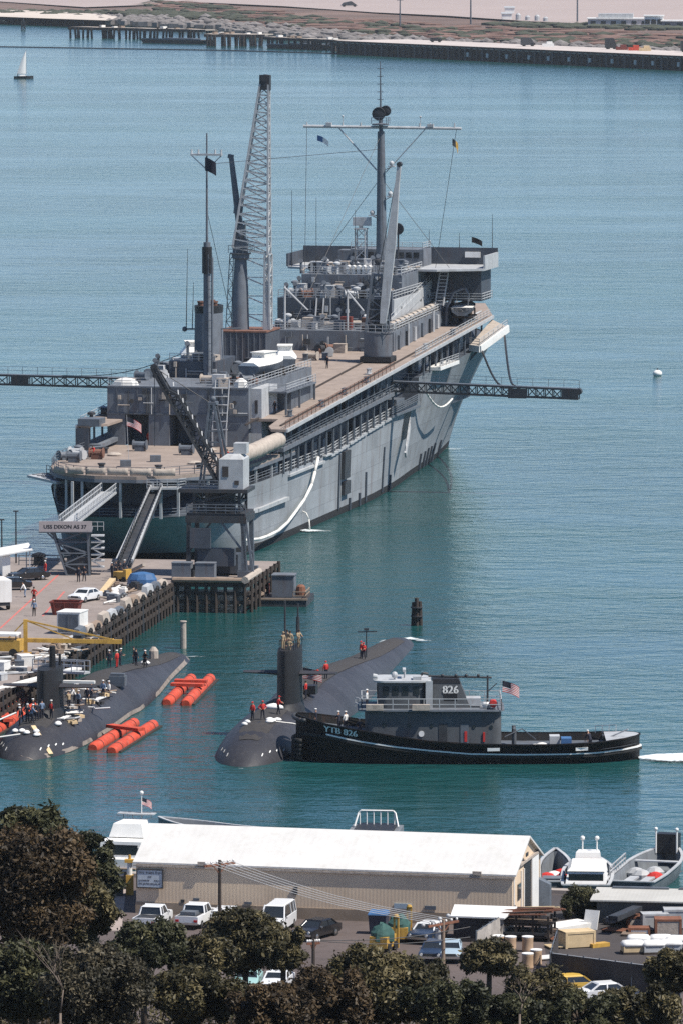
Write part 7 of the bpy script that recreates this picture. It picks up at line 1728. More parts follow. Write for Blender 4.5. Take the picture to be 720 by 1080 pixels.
M['boatgray'] = pmat('workboat_gray', (.17, .185, .20), .55, .2, .8, RUST, .35, 1.2)
M['boatdeck'] = pmat('workboat_deck', (.10, .11, .12), .8, .25, 1.5)
def fill_a(o, L_, B_):
    mb = MB(); mb.box(-B_ * .42, B_ * .42, .3, L_ * .75, .36, .42); mb.build('deck', M['boatdeck'], o)
    mb = MB(); mb.box(-.9, .5, .8, 2.2, .42, 1.3); mb.prism([(-1, .7), (.6, .7), (.6, 2.3), (-1, 2.3)], 1.3, 1.4); mb.build('engine_box', M['gray'], o)
def fill_b(o, L_, B_):
    mb = MB(); mb.loft([[(-B_ * .40, 1.0, 1.2), (B_ * .40, 1.0, 1.2), (B_ * .40, 6.0, 1.35), (-B_ * .40, 6.0, 1.35)], [(-B_ * .36, 1.5, 2.2), (B_ * .36, 1.5, 2.2), (B_ * .36, 5.6, 2.35), (-B_ * .36, 5.6, 2.35)]]); c = mb.build('cabin', M['white'], o)
    mb = MB(); mb.box(-B_ * .34, B_ * .34, 1.12, 1.2, 1.4, 2.0); mb.build('window', M['glass'], c)
    mb = MB(); mb.loft([[(-B_ * .37, 1.3, 2.2), (B_ * .37, 1.3, 2.2), (B_ * .37, 6.0, 2.35), (-B_ * .37, 6, 2.35)], [(-B_ * .30, 1.7, 2.5), (B_ * .30, 1.7, 2.5), (B_ * .30, 5.6, 2.62), (-B_ * .30, 5.6, 2.62)]]); mb.build('cabin_roof', M['canvas_wh'], c)
    mb = MB(); mb.loft([[(-B_ * .28, 6.2, 1.5), (B_ * .28, 6.2, 1.5), (B_ * .24, 8.5, 1.7), (-B_ * .24, 8.5, 1.7)], [(-B_ * .24, 6.5, 3.0), (B_ * .24, 6.5, 3.0), (B_ * .20, 8.2, 3.0), (-B_ * .20, 8.2, 3.0)]]); mb.build('pilothouse', M['white'], o)
    mb = MB(); mb.box(-B_ * .24, B_ * .24, 6.2, 6.36, 2.1, 2.5); mb.build('awning_band', M['wood_red'], o)
    mb = MB(); mb.tube((-.5, 7.5, 3), (-.5, 7.5, 4.0), .07, .07, 6); mb.tube((.7, 7.5, 3), (.7, 7.5, 4.0), .07, .07, 6); mb.ball((-.5, 7.5, 4.05), .2); mb.ball((.7, 7.5, 4.05), .2); mb.build('light_post', M['white'], o)
def fill_c(o, L_, B_):
    mb = MB(); mb.box(-B_ * .42, B_ * .42, .3, L_ * .72, .36, .42); mb.build('deck', M['boatdeck'], o)
    for x in (-1.0, .35):
        mb = MB(); mb.box(x, x + .75, .7, 5.0, .8, .95); mb.build('bench', M['gray_lt'], o)
    mb = MB(); mb.box(-.95, .95, L_ * .86, L_ * .93, 1.5, 3.1); mb.build('steering_shelter', M['black'], o)
    for x in (-.9, .9):
        mb = MB(); mb.tube((x, L_ * .85, 1.5), (x, L_ * .85, 3.5), .08, .08, 6); mb.ball((x, L_ * .85, 3.55), .16); mb.build('light_post', M['white'], o)
    mb = MB(); mb.rail([(-B_ * .46, 2, 1.3), (-B_ * .49, L_ * .5, 1.5)], .8, 2, .9, .04); mb.box(-B_ * .45, B_ * .45, L_ * .62, L_ * .66, 1.3, 1.4); mb.build('grab_rail', M['gray_lt'], o)
wa = workboat('open gray workboat with red gear aboard close to the warehouse gable', 585, 946, 13.5, 2.7, R(-2), fill_a)
wb2 = workboat('gray boat with a white cabin and canopy moored between two open workboats', 617, 950, 12.5, 4.2, R(-4), fill_b)
wc = workboat('long open gray landing boat with a black steering shelter at its far end', 663, 946, 17, 4.5, R(-15), fill_c)
for base, pts, lb in ((wa, ((.6, 4.6, .42), (-.1, 6.0, .42), (.5, 7.2, .42), (-.7, 5.2, .42)), 'red gear bundle in the workboat beside the warehouse'), (wc, ((.9, 6.0, .42), (-1.2, 8.0, .42), (.2, 8.9, .42), (-.5, 7.0, .42)), 'gear bundle amidships in the long landing boat')):
    for k, (x, y, z) in enumerate(pts):
        o = MB().lathe((0, 0, 0), [(.6, 0), (.65, .35), (.35, .7), (.1, .8)], 8, 1.3, .8).build('gear_bundle', M[('red' if k != 1 else 'whitecloth') if base is wa else ('red' if k == 0 else 'gray_lt')])
        o.location = base.location + Matrix.Rotation(base.rotation_euler.z, 3, 'Z') @ Vector((x, y, z))
        c = ('red' if k != 1 else 'white') if base is wa else ('red' if k == 0 else 'light gray')
        tag(o, c + ' ' + lb.replace('red ', ''), 'gear', c + ' gear in the ' + ('warehouse' if base is wa else 'landing') + ' boat')
# white motor yacht at the left end
yc = thing('motor_yacht', 'white motor yacht moored beyond the left end of the warehouse', 'yacht', G(123, 928, 0), R(-13))
mb = MB(); rr = []
for i in range(12):
    f = i / 11; w_ = max(.06, 2.1 * (1 - max(0, (f - .45) / .55) ** 2.3)); s_ = 1.7 + .8 * f * f
    rr.append([(-w_, 14 * f, s_), (-w_ * .9, 14 * f, .3), (-w_ * .6, 14 * f, -.5), (w_ * .6, 14 * f, -.5), (w_ * .9, 14 * f, .3), (w_, 14 * f, s_)])
mb.loft(rr); mb.build('hull', M['white'], yc, 35)
mb = MB(); mb.loft([[(-1.85, 1.2, 1.6), (1.85, 1.2, 1.6), (1.7, 9.0, 2.0), (-1.7, 9.0, 2.0)], [(-1.75, 1.4, 3.0), (1.75, 1.4, 3.0), (1.5, 8.4, 3.1), (-1.5, 8.4, 3.1)]]); mb.build('cabin', M['white'], yc)
mb = MB()
for x in (-1.87, 1.78): mb.box(x, x + .09, 2.0, 7.6, 2.2, 2.75)
mb.box(-1.5, 1.5, 1.18, 1.3, 1.9, 2.75); mb.build('cabin_windows', M['glass'], yc)
mb = MB(); mb.loft([[(-1.5, 3.2, 3.1), (1.5, 3.2, 3.1), (1.3, 7.4, 3.1), (-1.3, 7.4, 3.1)], [(-1.2, 3.6, 4.2), (1.2, 3.6, 4.2), (1.0, 6.8, 4.2), (-1.0, 6.8, 4.2)]]); mb.build('flying_bridge', M['white'], yc)
mb = MB(); mb.box(-1.3, 1.3, 3.5, 3.58, 3.55, 3.85); mb.build('bridge_windscreen', M['wood_red'], yc)
mb = MB(); mb.rail([(-1.8, 1.3, 1.7), (1.8, 1.3, 1.7)], .8, 2, .9, .03); mb.rail([(-1.2, 6.9, 4.2), (1.2, 6.9, 4.2)], .5, 1, .8, .03); mb.box(-1.6, 1.6, 6.2, 7.2, 4.6, 4.68); mb.build('railing', M['gray_lt'], yc)
mb = MB(); mb.tube((.4, 6.8, 4.2), (.4, 6.8, 6.3), .05, .04, 6); mb.ball((.4, 6.8, 6.4), .18); mb.build('mast', M['white'], yc)
mb = MB(); mb.box(-1.7, 1.7, -.3, 1.0, .9, 1.0); mb.build('swim_step', M['wood'], yc)
us_flag('striped ensign hanging from the white yacht mast', yc.location + Vector((1.9, 6.6, 6.0)), .2, .9, .6, .6)
# two craft showing over the ridge
ob = workboat('open boat with a rounded pale coaming showing above the warehouse ridge', 262, 904, 10, 3.6, R(70), lambda o, L_, B_: None)
ob.location = G(281, 892, 0); 
rbx = thing('railed_float', 'flat dark float with a tall pale hoop rail showing above the warehouse ridge', 'float', G(394, 894, 0), R(-6))
mb = MB(); mb.box(-2.2, 2.2, -2, 4, -.4, 1.4); mb.build('hull', M['boatgray'], rbx)
mb = MB(); mb.box(-1.7, 1.7, -1.7, 3.6, 1.42, 1.6); mb.build('deck', M['black'], rbx)
mb = MB()
for k in range(6): mb.tube((-1.5 + k * .6, 2.8, 1.5), (-1.5 + k * .6, 2.8, 2.75), .06, .06, 6)
mb.path([(-1.9, 2.2, 1.5), (-1.6, 2.8, 2.6), (-1.4, 2.8, 2.8), (1.4, 2.8, 2.8), (1.6, 2.8, 2.6), (1.9, 2.2, 1.5)], .08, 6); mb.build('hoop_rail', M['white'], rbx)

# utility poles and wires
def pole(label, px, py, h, arm_len, arm_rz, lean=0, low=False):
    o = thing('utility_pole', label, 'utility pole', G(px, py, 3), 0, None)
    mb = MB(); mb.tube((0, 0, -1), (lean, 0, h), .17, .12, 10); mb.build('post', M['wood_dk'] if not low else M['wood'], o)
    c, s_ = math.cos(arm_rz), math.sin(arm_rz); tp = Vector((lean, 0, h - .35)); d = Vector((c, s_, 0)) * (arm_len / 2)
    ar = []
    for z in (0,):
        mb = MB(); mb.beam(tp - d + Vector((0, 0, z)), tp + d + Vector((0, 0, z)), .13, .16); mb.beam(tp - d * .45, tp - Vector((0, 0, .7)), .06); mb.beam(tp + d * .45, tp - Vector((0, 0, .7)), .06)
        a = mb.build('cross_arm', M['wood_red'], o)
        for k in range(6):
            q = tp - d + d * 2 * (k + .3) / 5.6 + Vector((0, 0, z + .08)); mb = MB(); mb.lathe(q, [(.03, 0), (.08, .08), (.09, .16), (.05, .22)], 8); mb.build('insulator', M['white'], a); ar.append(q + Vector((0, 0, .2)) + o.location)
    return o, ar
p1, ar1 = pole('dark brown utility pole with one cross arm in front of the warehouse wall', 232, 1006, 7.1, 2.9, R(38))
p2, ar2 = pole('utility pole with a tilted cross arm loaded with insulators beside the pale blue car', 467, 1022, 3.7, 3.4, R(48), 0, True)
for k in range(4): MB().ball(Vector((-1.5 + k * .62, -.3 + .22 * k, 3.3 + .2 * k)), .17, 7, 5).build('lightning_arrester', M['gray_lt'], p2, True)
MB().tube((-.35, .1, 2.2), (-.35, .1, 3.0), .24, .24, 10).build('transformer', M['gray_lt'], p2, 40)
p3, ar3 = pole('short thin pole with small arms at the right of the round tree', 330.5, 1042, 3.6, 1.0, R(20))
for k in range(5):
    a, b_ = ar1[k], ar2[k]; mb = MB(); pts = [a.lerp(b_, i / 16) - a - Vector((0, 0, .55 * math.sin(math.pi * i / 16))) for i in range(17)]; mb.path(pts, .022, 4)
    o = mb.build('power_line', M['gray_lt']); o.location = a; tag(o, 'thin wire strung between the brown pole and the tilted arm pole', 'wire', 'wires between the two utility poles')
for k in range(2):
    a = ar3[k]; b_ = Vector((9.5, 487 + k, 5.5 + .6 * k)); mb = MB(); pts = [a.lerp(b_, i / 10) - a - Vector((0, 0, .4 * math.sin(math.pi * i / 10))) for i in range(11)]; mb.path(pts, .03, 4)
    o = mb.build('power_line', M['dark']); o.location = a; tag(o, 'dark wire running right from the short thin pole over the lot', 'wire', 'dark wires from the short pole')

# yellow topped bollard light by the path and other things at the left end
yb = thing('davit_stand', 'yellow and white stand at the left corner of the warehouse', 'stand', G(137, 944, 3))
mb = MB(); mb.box(-.3, .3, -.25, .25, 0, 1.6); mb.build('base', M['yellow'], yb)
mb = MB(); mb.tube((0, 0, 1.6), (0, 0, 2.6), .22, .2, 10); mb.build('drum', M['white'], yb)
mb = MB(); mb.box(-.4, .4, -.3, .3, 2.6, 2.85); mb.tube((0, 0, 2.85), (0, 0, 3.2), .12, .1, 8); mb.build('head', M['yellow'], yb)
o = MB().obox((0, 0, 0), (1.8, 1.4, 1.5)).obox((0, 0, 1.5), (1.9, 1.5, .12)).build('dark_locker', M['dark']); o.location = G(118, 944, 3); tag(o, 'dark locker at the quay edge beside the yacht', 'locker')
o = MB().obox((0, 0, 0), (1.6, 1.3, .9)).obox((0, 0, .9), (1.2, 1.0, .5)).build('covered_cart', M['black']); o.location = G(126, 937, 3); tag(o, 'black covered cart behind the dark quay locker', 'cart')
# forklifts under green tarpaulins
M['tarp'] = pmat('green_tarpaulin', (.03, .085, .075), .8, .25, 1.6, bump=.4)
for k, (px, py, lb) in enumerate(((404, 1003, 'yellow fork lift under a green tarpaulin, nearer of the two'), (421, 993, 'yellow fork lift under a green tarpaulin, farther of the two'))):
    o = thing('fork_lift', lb, 'fork lift', G(px, py, 3), R(-20 + 15 * k), 'fork lifts under green tarpaulins')
    mb = MB(); mb.box(-.7, .7, -1.2, .9, .35, 1.2); mb.build('body', M['yellow'], o)
    mb = MB(); r_ = random.Random(k + 2); rr = []
    for z, s_ in ((.9, 1.0), (1.4, .95), (1.8, .7), (2.1, .3)): rr.append([((.85 * s_ + r_.uniform(-.1, .1)) * math.cos(a), (1.05 * s_ + r_.uniform(-.1, .1)) * math.sin(a) - .2, z + r_.uniform(-.15, .1)) for a in [2 * math.pi * j / 11 for j in range(11)]])
    mb.loft(rr); mb.build('tarpaulin', M['tarp'], o)
    mb = MB()
    for x in (.45, .75): mb.box(x, x + .12, .95, 1.1, .1, 2.4)
    mb.box(.45, .87, .95, 1.1, 2.3, 2.5); mb.tube((.66, 1.0, 2.5), (.66, 1.0, 2.65), .22, .16, 10); mb.build('mast', M['yellow'], o)
    for x in (-.7, .7):
        for y in (-.8, .6):
            mb = MB(); mb.tube((x - .12, y, .35), (x + .12, y, .35), .35, .35, 12); mb.build('wheel', M['rubber'], o)
o = thing('refuse_bin', 'blue upright bin behind the tarpaulin covered fork lifts', 'bin', G(399, 985, 3), R(-12)); mb = MB(); mb.hexa([(-.6, -.5, 0), (.6, -.5, 0), (.6, .5, 0), (-.6, .5, 0), (-.7, -.6, 1.5), (.7, -.6, 1.5), (.7, .6, 1.5), (-.7, .6, 1.5)]); mb.build('bin', M['car_dkblue'], o)
mb = MB(); mb.hexa([(-.75, -.65, 1.5), (.75, -.65, 1.5), (.75, .65, 1.5), (-.75, .65, 1.5), (-.7, -.6, 1.62), (.7, -.6, 1.62), (.7, .5, 1.8), (-.7, .5, 1.8)]); mb.build('lid', M['blue'], o)
o = thing('manhole_cover', 'pale round patch plate on the asphalt right of the black sedan', 'cover', G(373, 1008, 3.0)); mb = MB(); mb.lathe((0, 0, 0.0), [(.75, 0), (.75, .05)], 14, 1, 1); mb.build('plate', M['white'], o)

# paper drums, lumber, crates in the yard
for px, py, lb in ((525, 1003, 'tan drum with a white lid, leftmost of the row of drums'), (538, 1004, 'tan drum with a white lid second from the left in the row'), (556, 1004, 'tan drum with a white lid standing alone by the lumber stack'), (565, 1018, 'tan drum with a white lid behind the front one below the lumber'), (556, 1022, 'tan drum with a white lid in front nearest the fence corner')):
    o = thing('paper_drum', lb, 'drum', G(px, py, 3), 0, 'tan drums beside the car lot')
    mb = MB(); mb.lathe((0, 0, 0), [(.42, 0), (.44, .1), (.42, .2), (.42, .95), (.44, 1.05), (.42, 1.1)], 16); mb.build('shell', pmat('tan_fibreboard', (.42, .29, .19), .85, .12, 2) if 'fib' not in M else M['fib'], o, True)
    mb = MB(); mb.lathe((0, 0, 1.1), [(.45, 0), (.45, .07), (.3, .09)], 16); mb.build('lid', M['whitecloth'], o)
ls = thing('lumber_rack', 'tall dark lumber rack roofed with red brown and pale boards by the gable', 'lumber rack', G(556, 994, 3) + Vector((0, 1.5, 0)), R(-14))
mb = MB()
for x in (-1.9, -.6, .7, 1.9):
    for y in (-1.2, 0, 1.2): mb.beam((x, y, 0), (x, y, 2.0), .16)
mb.box(-2, 2, -1.3, 1.3, .3, .42); mb.box(-2, 2, -1.3, 1.3, 1.2, 1.3); mb.build('frame', M['wood_dk'], ls)
r_ = random.Random(8)
for k in range(15):
    y = -1.5 + 3.0 * k / 14; m = r_.choice(['wood_red', 'wood_red', 'wood', 'wood_lt', 'wood_dk', 'wood_red']); L_ = r_.uniform(3.4, 5.2)
    mb = MB(); mb.beam((-2.2 + r_.uniform(-.3, .3), y, 1.95 + r_.uniform(0, .25)), (-2.2 + L_, y + r_.uniform(-.3, .3), 2.15 + r_.uniform(0, .45)), .24, .09); mb.build('board', M[m], ls)
for k in range(16):
    y = -1.2 + 2.4 * (k % 8) / 7; z = .48 if k < 8 else 1.38; mb = MB(); mb.beam((-2.0, y, z + .12), (1.9 + r_.uniform(-.4, .4), y, z + .12), .26, .2); mb.build('beam', M[r_.choice(['wood_dk', 'dark', 'wood'])], ls)
lay(579, 984, 618, 978, 3.0, 3.1, 2.2, .5, 'canvas_wh', 'long white covered bundle lying behind the pale crate', 'covered_bundle', 'bundle')
o = crate('pale yellow plywood crate in the middle of the yard', G(608, 999, 3), (2.4, 1.5, 1.25), R(20), 'wood_lt', 'plywood_crate')
o = thing('stop_board', 'white board leaning at the back of the yard near the bush', 'board', G(622, 983, 3) + Vector((0, .5, 0)), R(-30)); mb = MB(); mb.obox((0, 0, .1), (1.2, .08, 1.5), 0, -.3); mb.build('panel', M['white'], o); mb = MB(); mb.beam((0, .1, 0), (0, .6, 1.2), .08); mb.build('prop', M['wood'], o)
lay(622, 1000, 640, 998, 3.0, 3.0, .7, .3, 'yellow', 'yellow angle iron lying on the yard beside the pale crate', 'steel_angle', 'steel')
for px, py, m, lb in ((588, 1000, 'wood_lt', 'pale flat pallet between the lumber rack and the crate'), (591, 992, 'wood_red', 'reddish pallet behind the pale flat one'), (577, 1012, 'canvas_wh', 'white topped low pallet at the yard corner'), (649, 983, 'wood_red', 'red brown pallet at the back of the yard'), (668, 987, 'wood', 'brown pallet beside the white box rows')):
    o = thing('pallet', lb, 'pallet', G(px, py, 3), R(rg.uniform(-30, 30))); 
    mb = MB()
    for k in range(6): mb.box(-.9, .9, -.7 + k * .24, -.53 + k * .24, .14, .2)
    mb.build('top_boards', M[m], o); mb = MB()
    for x in (-.85, -.05, .75): mb.box(x, x + .1, -.7, .7, 0, .14)
    mb.build('bearer', M['wood_dk'], o)
for k, (px, py) in enumerate(((650, 972), (655, 969), (661, 966))):
    lay(640 + k * 3, 975 - k * 1.5, 672, 967 - k * 3, 3.1 + k * .5, 3.2 + k * .5, .8, .4, 'dark' if k != 1 else 'gray_mid', ('lowest', 'middle', 'topmost')[k] + ' dark beam of the pile against the slate shed', 'steel_beam', 'beam')
for px, py, sz, m, lb in ((675, 978, (2.0, 1.4, .9), 'canvas', 'beige canvas covered box in the back row of the yard'), (690, 981, (2.0, 1.4, 1.3), 'gray_lt', 'large gray box in the back row of the yard'), (704, 985, (2.0, 1.6, 1.2), 'canvas', 'beige crate with a red brown front edge at the right of the back row'), (712, 979, (1.8, 1.5, 1.5), 'gray_lt', 'pale gray box at the far right of the yard'), (674, 985, (1.6, 1.2, .5), 'white', 'low white box in front of the beige covered one')):
    crate(lb, G(px, py, 3), sz, R(rg.uniform(-12, 12)), m, lid='wood_red' if 'red' in lb else None)
for px, py, m, lb in ((667, 1006, 'wood_lt', 'front left white sacked pallet load in the yard'), (673, 1000, 'white', 'white sacked load behind the front left one'), (688, 1006, 'white', 'middle white sacked pallet load in the yard'), (697, 1000, 'white', 'white sacked load behind the middle one'), (707, 1005, 'white', 'right white sacked pallet load near the fence tree'), (714, 1001, 'white', 'white sacked load at the right edge of the yard')):
    o = thing('pallet_load', lb, 'pallet load', G(px, py, 3), R(rg.uniform(-15, 15)))
    mb = MB(); mb.box(-.85, .85, -.65, .65, 0, .18); mb.build('pallet', M['wood_dk'], o)
    mb = MB(); mb.box(-.8, .8, -.6, .6, .18, .6); mb.build('carton', M['gray_lt' if m == 'white' else 'wood_lt'], o)
    mb = MB(); rr = []
    for z, s_ in ((.6, 1.08), (.75, 1.12), (.95, .95), (1.0, .6)): rr.append([(x * s_, y * s_, z) for x, y in rounded(.8, -.6, .6, .25, 2)])
    mb.loft(rr); mb.build('sack_cover', M['white'], o, True)
person(G(628, 968, 3), 2.5, 'man in a pale blue shirt standing by the bush at the slate shed', 'reach', 'bluecloth', 'navy')
# ------------------------------------------------------------------ trees and bushes on the slope
def leaf_mat(name, c1, c2, c3):
    m = bpy.data.materials.new(name); m.use_nodes = True; nt = m.node_tree; N = nt.nodes; L = nt.links; b = N['Principled BSDF']
    b.inputs['Roughness'].default_value = .55; b.inputs['Specular IOR Level'].default_value = .3
    at = N.new('ShaderNodeVertexColor'); at.layer_name = 'tint'
    cr = N.new('ShaderNodeValToRGB'); e = cr.color_ramp.elements; e[0].position = .1; e[1].position = .95; e[0].color = c1 + (1,); e[1].color = c3 + (1,); k = e.new(.55); k.color = c2 + (1,)
    L.new(at.outputs['Color'], cr.inputs['Fac']); L.new(cr.outputs['Color'], b.inputs['Base Color'])
    tr = N.new('ShaderNodeBsdfTranslucent'); L.new(cr.outputs['Color'], tr.inputs['Color'])
    mx = N.new('ShaderNodeMixShader'); mx.inputs[0].default_value = .18
    L.new(b.outputs[0], mx.inputs[1]); L.new(tr.outputs[0], mx.inputs[2]); L.new(mx.outputs[0], N['Material Output'].inputs['Surface'])
    return m
LEAF = dict(
    olive=leaf_mat('olive_leaves', (.026, .024, .010), (.085, .072, .030), (.19, .155, .075)),
    dark=leaf_mat('dark_green_leaves', (.018, .021, .009), (.056, .058, .026), (.13, .12, .055)),
    rust=leaf_mat('rust_tinged_leaves', (.026, .018, .009), (.075, .050, .024), (.15, .10, .05)),
    gray=leaf_mat('gray_green_leaves', (.026, .024, .014), (.075, .064, .038), (.14, .115, .07)))
M['bark'] = pmat('brown_bark', (.075, .055, .04), .9, .3, 3)
M['bark_pale'] = pmat('pale_bare_bark', (.16, .125, .10), .9, .25, 3)
def leaves(name, clumps, n, size, mat, parent, rnd, droop=.3):
    """many small leaf sprays; clumps are (centre, radii) and the sprays sit mostly towards their skins"""
    rs_ = np.random.RandomState(rnd)
    vol = np.array([r[0] * r[1] * r[2] for c, r in clumps]) ** .75; pick = rs_.choice(len(clumps), n, p=vol / vol.sum())
    C = np.array([c for c, r in clumps])[pick]; Rr = np.array([r for c, r in clumps])[pick]
    d = rs_.normal(size=(n, 3)); d /= np.linalg.norm(d, axis=1)[:, None]
    rad = rs_.uniform(.25, 1.0, n) ** .45 * (1 + .22 * rs_.normal(size=n)); pos = C + d * Rr * rad[:, None]
    nrm = d * .7 + rs_.normal(size=(n, 3)) * .7 + np.array([0, 0, .45]); nrm /= np.linalg.norm(nrm, axis=1)[:, None]
    a = np.cross(nrm, rs_.normal(size=(n, 3))); a /= np.linalg.norm(a, axis=1)[:, None]; b = np.cross(nrm, a)
    s = size * rs_.uniform(.55, 1.35, n)[:, None]; a = a * s; b = b * s * rs_.uniform(.3, .6, n)[:, None]
    bend = nrm * s * .25
    v = np.stack([pos - a - b * .25, pos - b - bend, pos + a - b * .2, pos + a * 1.0 + b * .2, pos + b - bend * .6, pos - a + b * .25], 1).reshape(-1, 3)
    me = bpy.data.meshes.new(name); nv = len(v); me.vertices.add(nv); me.vertices.foreach_set('co', v.astype(np.float32).ravel())
    me.loops.add(nv); me.loops.foreach_set('vertex_index', np.arange(nv, dtype=np.int32)); me.polygons.add(n); me.polygons.foreach_set('loop_start', np.arange(0, nv, 6, dtype=np.int32))
    try: me.polygons.foreach_set('loop_total', np.full(n, 6, dtype=np.int32))
    except Exception: pass
    me.update(calc_edges=True); me.materials.append(mat)
    tint = np.clip(.4 + .22 * rs_.normal(size=len(clumps))[pick] + .15 * rs_.normal(size=n), 0, 1)
    tc = np.repeat(tint, 6); col = np.stack([tc, tc, tc, np.ones_like(tc)], 1).astype(np.float32)
    ca = me.color_attributes.new('tint', 'FLOAT_COLOR', 'POINT'); ca.data.foreach_set('color', col.ravel())
    o = bpy.data.objects.new(name, me); COL.objects.link(o); o.parent = parent; return o
def tree(label, px, pyt, pyb, dist, wpx, leaf, n, rnd, trunk_px=None, name='tree', size=.28, bark='bark', gaps=.62, flat=1.0):
    """crown spans pixel rows pyt..pyb and wpx columns of the photograph at the given distance, on the slope below"""
    rs_ = random.Random(rnd)
    def hz(py): return CAM_H - dist * (py + 150) / FPX
    if dist < 430 and px > 120: pyt += 9; wpx *= .92
    zt, zb = hz(pyt), hz(pyb); x = (px - 360) * dist / FPX; w_ = wpx * dist / FPX / 2; gz = slope_z(x, dist) if dist < 452 else 3.0
    hgt = zt - zb; cz = (zt + zb) / 2
    o = thing(name, label, 'bush' if name == 'bush' else 'tree', (x, dist, gz)); gz0 = gz
    cl = []
    k = 22 + int(w_ * hgt / 1.0)
    for i in range(k):
        th = rs_.uniform(0, 2 * math.pi); u = rs_.uniform(-1, 1); rr = rs_.uniform(.3, 1.0)
        q = math.sqrt(max(0.05, 1 - u * u)); c = (w_ * rr * q * math.cos(th), w_ * .8 * rr * q * math.sin(th), cz - gz + hgt / 2 * .82 * u * flat)
        s_ = rs_.uniform(.55, 1.2) * min(w_, hgt * .6) * gaps * .55; cl.append((c, (s_ * rs_.uniform(.8, 1.5), s_, s_ * rs_.uniform(.5, 1.0))))
    for i in range(k // 2):                        # loose outer sprays that break the outline
        th = rs_.uniform(0, 2 * math.pi); u = rs_.uniform(-.7, .88); q = math.sqrt(max(.05, 1 - min(1, u * u))); e = rs_.uniform(.88, 1.08)
        s_ = rs_.uniform(.16, .34) * min(w_, hgt * .6); cl.append(((w_ * e * q * math.cos(th), w_ * .8 * e * q * math.sin(th), cz - gz + hgt / 2 * .92 * u * e), (s_, s_, s_ * 1.3)))
    leaves('crown', cl, int(n * 6.5), size * .54, LEAF[leaf], o, rnd)
    base = Vector((0, 0, -.3)); fork = Vector((rs_.uniform(-.2, .2) * w_ * .3, 0, max(.8, (zb - gz) + hgt * .3)))
    mb = MB(); r0 = .07 + .014 * (zt - gz); mid = base.lerp(fork, .5) + Vector((rs_.uniform(-.2, .2), 0, 0)); mb.tube(base, mid, r0, r0 * .85, 8); mb.tube(mid, fork, r0 * .85, r0 * .7, 8); 
    tr = mb.build('trunk', M[bark], o, True)
    mb = MB()
    for c, r in cl[::2]:
        c = Vector(c); m_ = fork.lerp(c, .5) + Vector((rs_.uniform(-.3, .3), rs_.uniform(-.3, .3), .1 * hgt * rs_.random())); mb.tube(fork, m_, r0 * .45, r0 * .28, 6); mb.tube(m_, c + (c - m_).normalized() * r[0] * .6, r0 * .28, r0 * .08, 5)
    mb.build('limbs', M[bark], tr, True)
    return o
tree('tall ragged tree with a dark green top at the left edge', 22, 852, 960, 372, 78, 'dark', 5200, 1, size=.30, gaps=.6)
tree('rust brown big tree crown filling the left side', 30, 882, 1010, 368, 120, 'rust', 9500, 2, size=.27)
tree('slender upright green tree beside the yacht, left one', 60, 862, 960, 385, 24, 'dark', 1500, 3, size=.26, gaps=.9)
tree('pointed dark green tree reaching up just left of the yacht', 92, 876, 985, 392, 50, 'dark', 4200, 4, size=.27, gaps=.75)
tree('gray green bushy tree right of the big rust brown crown', 84, 930, 1010, 380, 60, 'olive', 3600, 5, size=.26)
tree('dark leafy bush below the white board sign', 150, 972, 1034, 400, 84, 'dark', 4600, 6, name='bush', size=.25)
tree('rounded olive bush below the second white pickup', 208, 986, 1040, 402, 70, 'olive', 3800, 7, name='bush', size=.25)
tree('round crowned olive tree in front of the white van', 256, 960, 1034, 418, 80, 'olive', 5200, 8, size=.26, gaps=.7)
tree('right hand lobe tree with olive leaves beside the black sedan', 300, 982, 1030, 415, 62, 'olive', 3400, 9, size=.26)
tree('dark bush at the bottom left corner', 22, 1000, 1085, 345, 90, 'dark', 4600, 10, name='bush', size=.25)
tree('gray brown twiggy bush left of centre at the bottom edge', 100, 1010, 1095, 340, 110, 'gray', 6000, 11, name='bush', size=.2)
tree('olive bush with pale leaf tips below the round crowned tree', 200, 1020, 1090, 352, 110, 'olive', 6500, 12, name='bush', size=.24)
tree('rust tinged bush at the bottom centre left', 285, 1040, 1100, 348, 90, 'rust', 4500, 13, name='bush', size=.23)
tree('rust and olive bush under the short thin pole', 345, 1028, 1095, 356, 84, 'rust', 4600, 14, name='bush', size=.24)
tree('broad olive tree crown below the tarpaulin covered fork lifts', 408, 1000, 1085, 366, 120, 'olive', 8500, 15, size=.26)
tree('dark green bush between the broad olive crown and the pale blue car', 470, 1032, 1095, 360, 90, 'dark', 4600, 16, name='bush', size=.25)
tree('small rounded dark tree in front of the tan drums', 517, 992, 1036, 410, 52, 'olive', 2600, 17, size=.24, gaps=.75)
tree('loose leafed small tree left of the dark yard fence', 572, 1020, 1080, 395, 66, 'olive', 2900, 18, size=.24, gaps=.6)
tree('dark bush along the bottom edge below the yard fence', 610, 1048, 1100, 372, 90, 'dark', 4300, 19, name='bush', size=.25)
tree('olive bush at the bottom right with pale tips', 675, 1040, 1098, 376, 100, 'olive', 5200, 20, name='bush', size=.25)
tree('dark tree at the right edge in front of the yard fence', 708, 1000, 1056, 398, 48, 'olive', 2600, 21, size=.25)
tree('low dark bush at the bottom edge right of centre', 540, 1052, 1100, 362, 80, 'dark', 3600, 22, name='bush', size=.25)
tree('dark green bush at the quay beside the slate shed', 616, 942, 972, 512, 38, 'dark', 1800, 23, name='bush', size=.2)
tree('narrow dark conifer beside the quay bush', 601, 952, 977, 511, 12, 'dark', 700, 24, size=.18, gaps=1.0)
